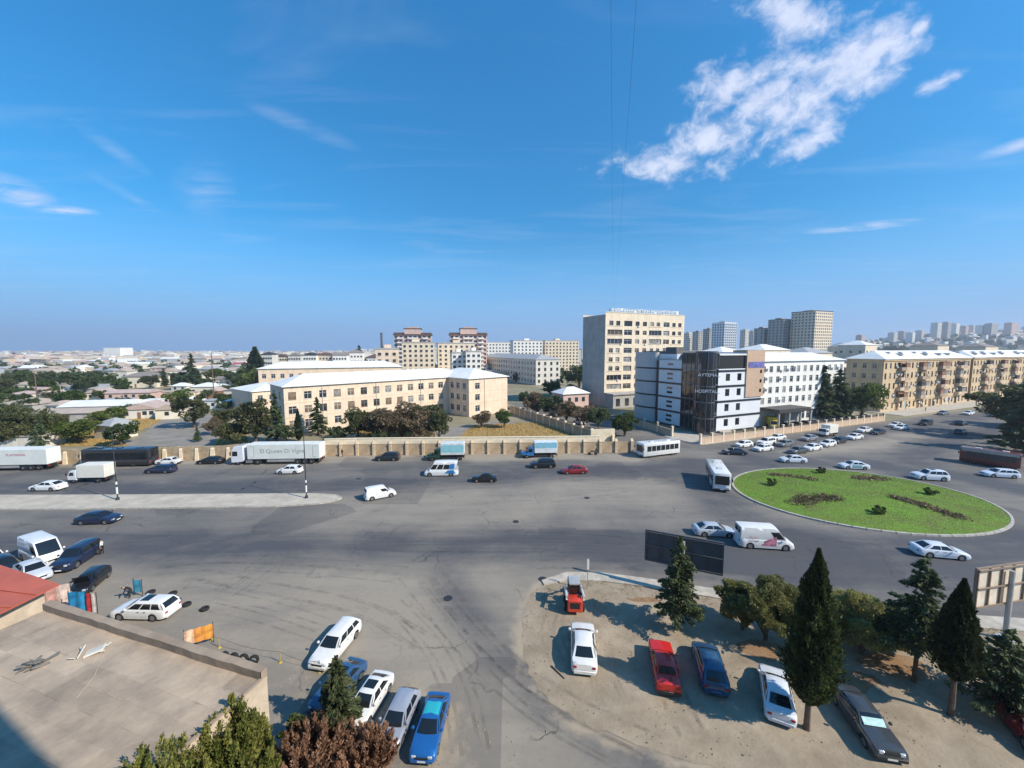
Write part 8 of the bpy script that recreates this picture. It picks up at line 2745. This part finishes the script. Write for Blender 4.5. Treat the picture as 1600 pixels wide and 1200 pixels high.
for row in range(11):
    y = 592 - row * 3.0
    x = -30 + r7.uniform(0, 20)
    while x < 400:
        w = r7.uniform(16, 30) * (1 - row * .045)
        if not (180 < x < 245 and y > 585) and r7.random() < .62:
            wm_s, rm_s, rf_s = r7.choice(SW), r7.choice(SR), r7.choice(('hip', 'gable', 'flat', 'gable'))
            house(suburb_label(wm_s, rm_s, rf_s, x, row), x, y + r7.uniform(-1, 1), w, r7.uniform(3.0, 6.0), r7.uniform(8, 12), R(r7.uniform(-10, 25)), wm_s, rm_s, rf_s, r7.uniform(1.4, 2.4), 'suburb_house', 2, 'house', 'houses of the far suburb')
            cnt += 1
        x += w * r7.uniform(1.0, 1.5)
house('large white building rising above the far suburb', 163, 562, 24, 24, 30, R(4), WHITEP, METAL_ROOF, 'flat', 0, 'large_building', 4, 'building')

# beyond that the city is one mass
def city_mass(name, label, n, x_rng, y_rng, hmin, hmax, mats, seed, ground=None):
    rs = np.random.default_rng(seed)
    mb = MB()
    for k in range(n):
        Y = math.exp(rs.uniform(math.log(y_rng[0]), math.log(y_rng[1])))
        px = rs.uniform(*x_rng)
        X = (px - 800) / 620 * Y
        w, d = rs.uniform(8, 24), rs.uniform(8, 16); h = rs.uniform(hmin, hmax) * (1 + .6 * (rs.uniform() > .9))
        z = ground(X, Y) if ground else 0.0
        a = rs.uniform(-.2, .5)
        M = Matrix.Translation((X, Y, z - 1)) @ Matrix.Rotation(a, 4, 'Z')
        mi = int(rs.integers(0, len(mats)))
        mb.box(-w / 2, w / 2, -d / 2, d / 2, 0, h + 1, mi, M)
        if rs.uniform() < .6:
            zz = h + 1
            vs = [M @ Vector(p) for p in ((-w / 2 - .3, -d / 2 - .3, zz), (w / 2 + .3, -d / 2 - .3, zz), (w / 2 + .3, d / 2 + .3, zz), (-w / 2 - .3, d / 2 + .3, zz), (-w / 2 - .3, 0, zz + 2.2), (w / 2 + .3, 0, zz + 2.2))]
            mb.add(vs, [(0, 1, 5, 4), (1, 2, 5), (2, 3, 4, 5), (3, 0, 4)], int(rs.integers(0, len(mats))))
        else:
            M2 = M @ Matrix.Translation((0, -d / 2, 0))
            for q in range(int(w / 4)):
                mb.box(-w / 2 + 1 + q * 4, -w / 2 + 2.6 + q * 4, -.08, -.01, h * .45, h * .45 + 1.4, len(mats), M2)
    o = mb.build(name, list(mats) + [DARKF], fix=False)
    return tag(o, label, 'city', kind='stuff')


city_mass('distant_suburb', 'pale crowded suburb fading away to the left horizon', 1500, (-120, 620), (560, 3300), 3, 8, SW + [BEIGEW, SANDW] + SR[:3], 5)
city_mass('distant_suburb', 'low roofs between the school and the far white row', 90, (400, 800), (260, 420), 3.5, 8, SW + SR[:3], 6)
city_mass('distant_suburb', 'low roofs behind the hospital and the yellow blocks', 260, (1060, 1720), (230, 900), 4, 13, [GREYP, PINKP, BROWNB, PLAIN, CREAM] + SR[1:3], 8)
city_mass('distant_suburb', 'white and grey blocks along the middle of the skyline', 180, (560, 1080), (500, 1800), 8, 22, [WHITEP, PLAIN, CREAM, GREYP], 9)


def tree_mass(name, label, n, x_rng, y_rng, hmin, hmax, seed, mat, ground=None, leaves=46, size=1.7):
    rs = np.random.default_rng(seed)
    P = []
    for k in range(n):
        Y = math.exp(rs.uniform(math.log(y_rng[0]), math.log(y_rng[1]))); X = (rs.uniform(*x_rng) - 800) / 620 * Y
        h = rs.uniform(hmin, hmax); r = h * rs.uniform(.35, .55)
        d = rs.normal(0, 1, (leaves, 3)); d /= np.linalg.norm(d, axis=1)[:, None]
        z = ground(X, Y) if ground else 0.0
        P.append(np.array((X, Y, z + h * .55)) + d * np.array((r, r, h * .45)) * rs.uniform(.5, 1, (leaves, 1)))
    me = leaf_mesh(name, np.concatenate(P), size, mat)
    return tag(link(name, me), label, 'trees', kind='stuff')


tree_mass('distant_trees', 'dark trees scattered through the far suburb', 420, (-100, 620), (300, 2200), 5, 9, 12, M_FAR)
tree_mass('distant_trees', 'dark trees between the far blocks in the middle and right', 260, (560, 1700), (240, 900), 5, 9, 13, M_FAR)

# hills on the right horizon
def hill_h(X, Y):
    px = 800 + 620 * X / Y
    s = 1 / (1 + math.exp(-(px - 1330) / 45))
    d = 1 / (1 + math.exp(-(Y - 1250) / 130))
    return s * d * (62 + 12 * math.sin(X * .004 + 1) + 9 * math.sin(X * .011 + Y * .003) + 16 * max(0, min(1, (px - 1400) / 150)))


mb = MB()
rows_ = []
for Y in np.linspace(950, 2600, 34):
    rows_.append([((px - 800) / 620 * Y, Y, -.5 + hill_h((px - 800) / 620 * Y, Y)) for px in np.linspace(1180, 1900, 60)])
mb.grid(rows_)
HILL = pmat('wooded_hill', (.045, .065, .045), rough=.95, scale=.02, detail=8, col2=(.16, .14, .115))
tag(mb.build('hill', HILL, smooth=True), kind='structure')
city_mass('hill_town', 'pale houses scattered over the wooded hill at right', 420, (1300, 1760), (1150, 1750), 6, 16, [WHITEP, PLAIN, CREAM, GREYP, PINKP], 15, hill_h)
tree_mass('hill_wood', 'dark woods covering the hill at right', 900, (1290, 1760), (1080, 1700), 8, 14, 16, M_FAR, hill_h, 40, 4.0)
htw = [(1462, 1476, 499), (1478, 1490, 497), (1491, 1503, 498), (1506, 1516, 501), (1518, 1530, 499), (1546, 1571, 495), (1532, 1543, 503), (1577, 1604, 498), (1395, 1407, 512), (1410, 1422, 509), (1424, 1433, 510), (1345, 1356, 513), (1438, 1450, 511), (1608, 1622, 500)]
for i, (x0, x1, top) in enumerate(htw):
    dd = 1330 + 22 * (i % 5)
    p = D(x0, 545, dd); L = (x1 - x0) / 620 * dd * .8
    Hh = CAM_H + (545 - top - 6 - (i * 7 % 6)) / 620 * dd
    plain_block('hill_tower', '%s tower block from the left on the hill at the right horizon' % ORD[sorted(h[0] for h in htw).index(x0)], 'tower block', (p.x, p.y), R(20), L, 18, Hh, [PLAIN, GREYP, WHITEP, PINKP][i % 4], GREYP, int(Hh / 3.3), max(3, int(L / 4)), 'flat', 'tower blocks on the hill', sides=(1, 0, 0), ww=1.8)

# ------------------------------------------------------------------ the air
HAZE_DENSITY = 0.00021
hz = bpy.data.materials.new('pale_air'); hz.use_nodes = True
nt = hz.node_tree; nt.nodes.clear()
o_ = nt.nodes.new('ShaderNodeOutputMaterial'); pv = nt.nodes.new('ShaderNodeVolumePrincipled')
pv.inputs['Color'].default_value = (.80, .88, 1.0, 1); pv.inputs['Density'].default_value = HAZE_DENSITY; pv.inputs['Anisotropy'].default_value = .2
nt.links.new(pv.outputs[0], o_.inputs['Volume'])
mb = MB(); mb.box(-4800, 4800, -450, 3600, -3, 175)
tag(mb.build('haze', hz), kind='stuff')
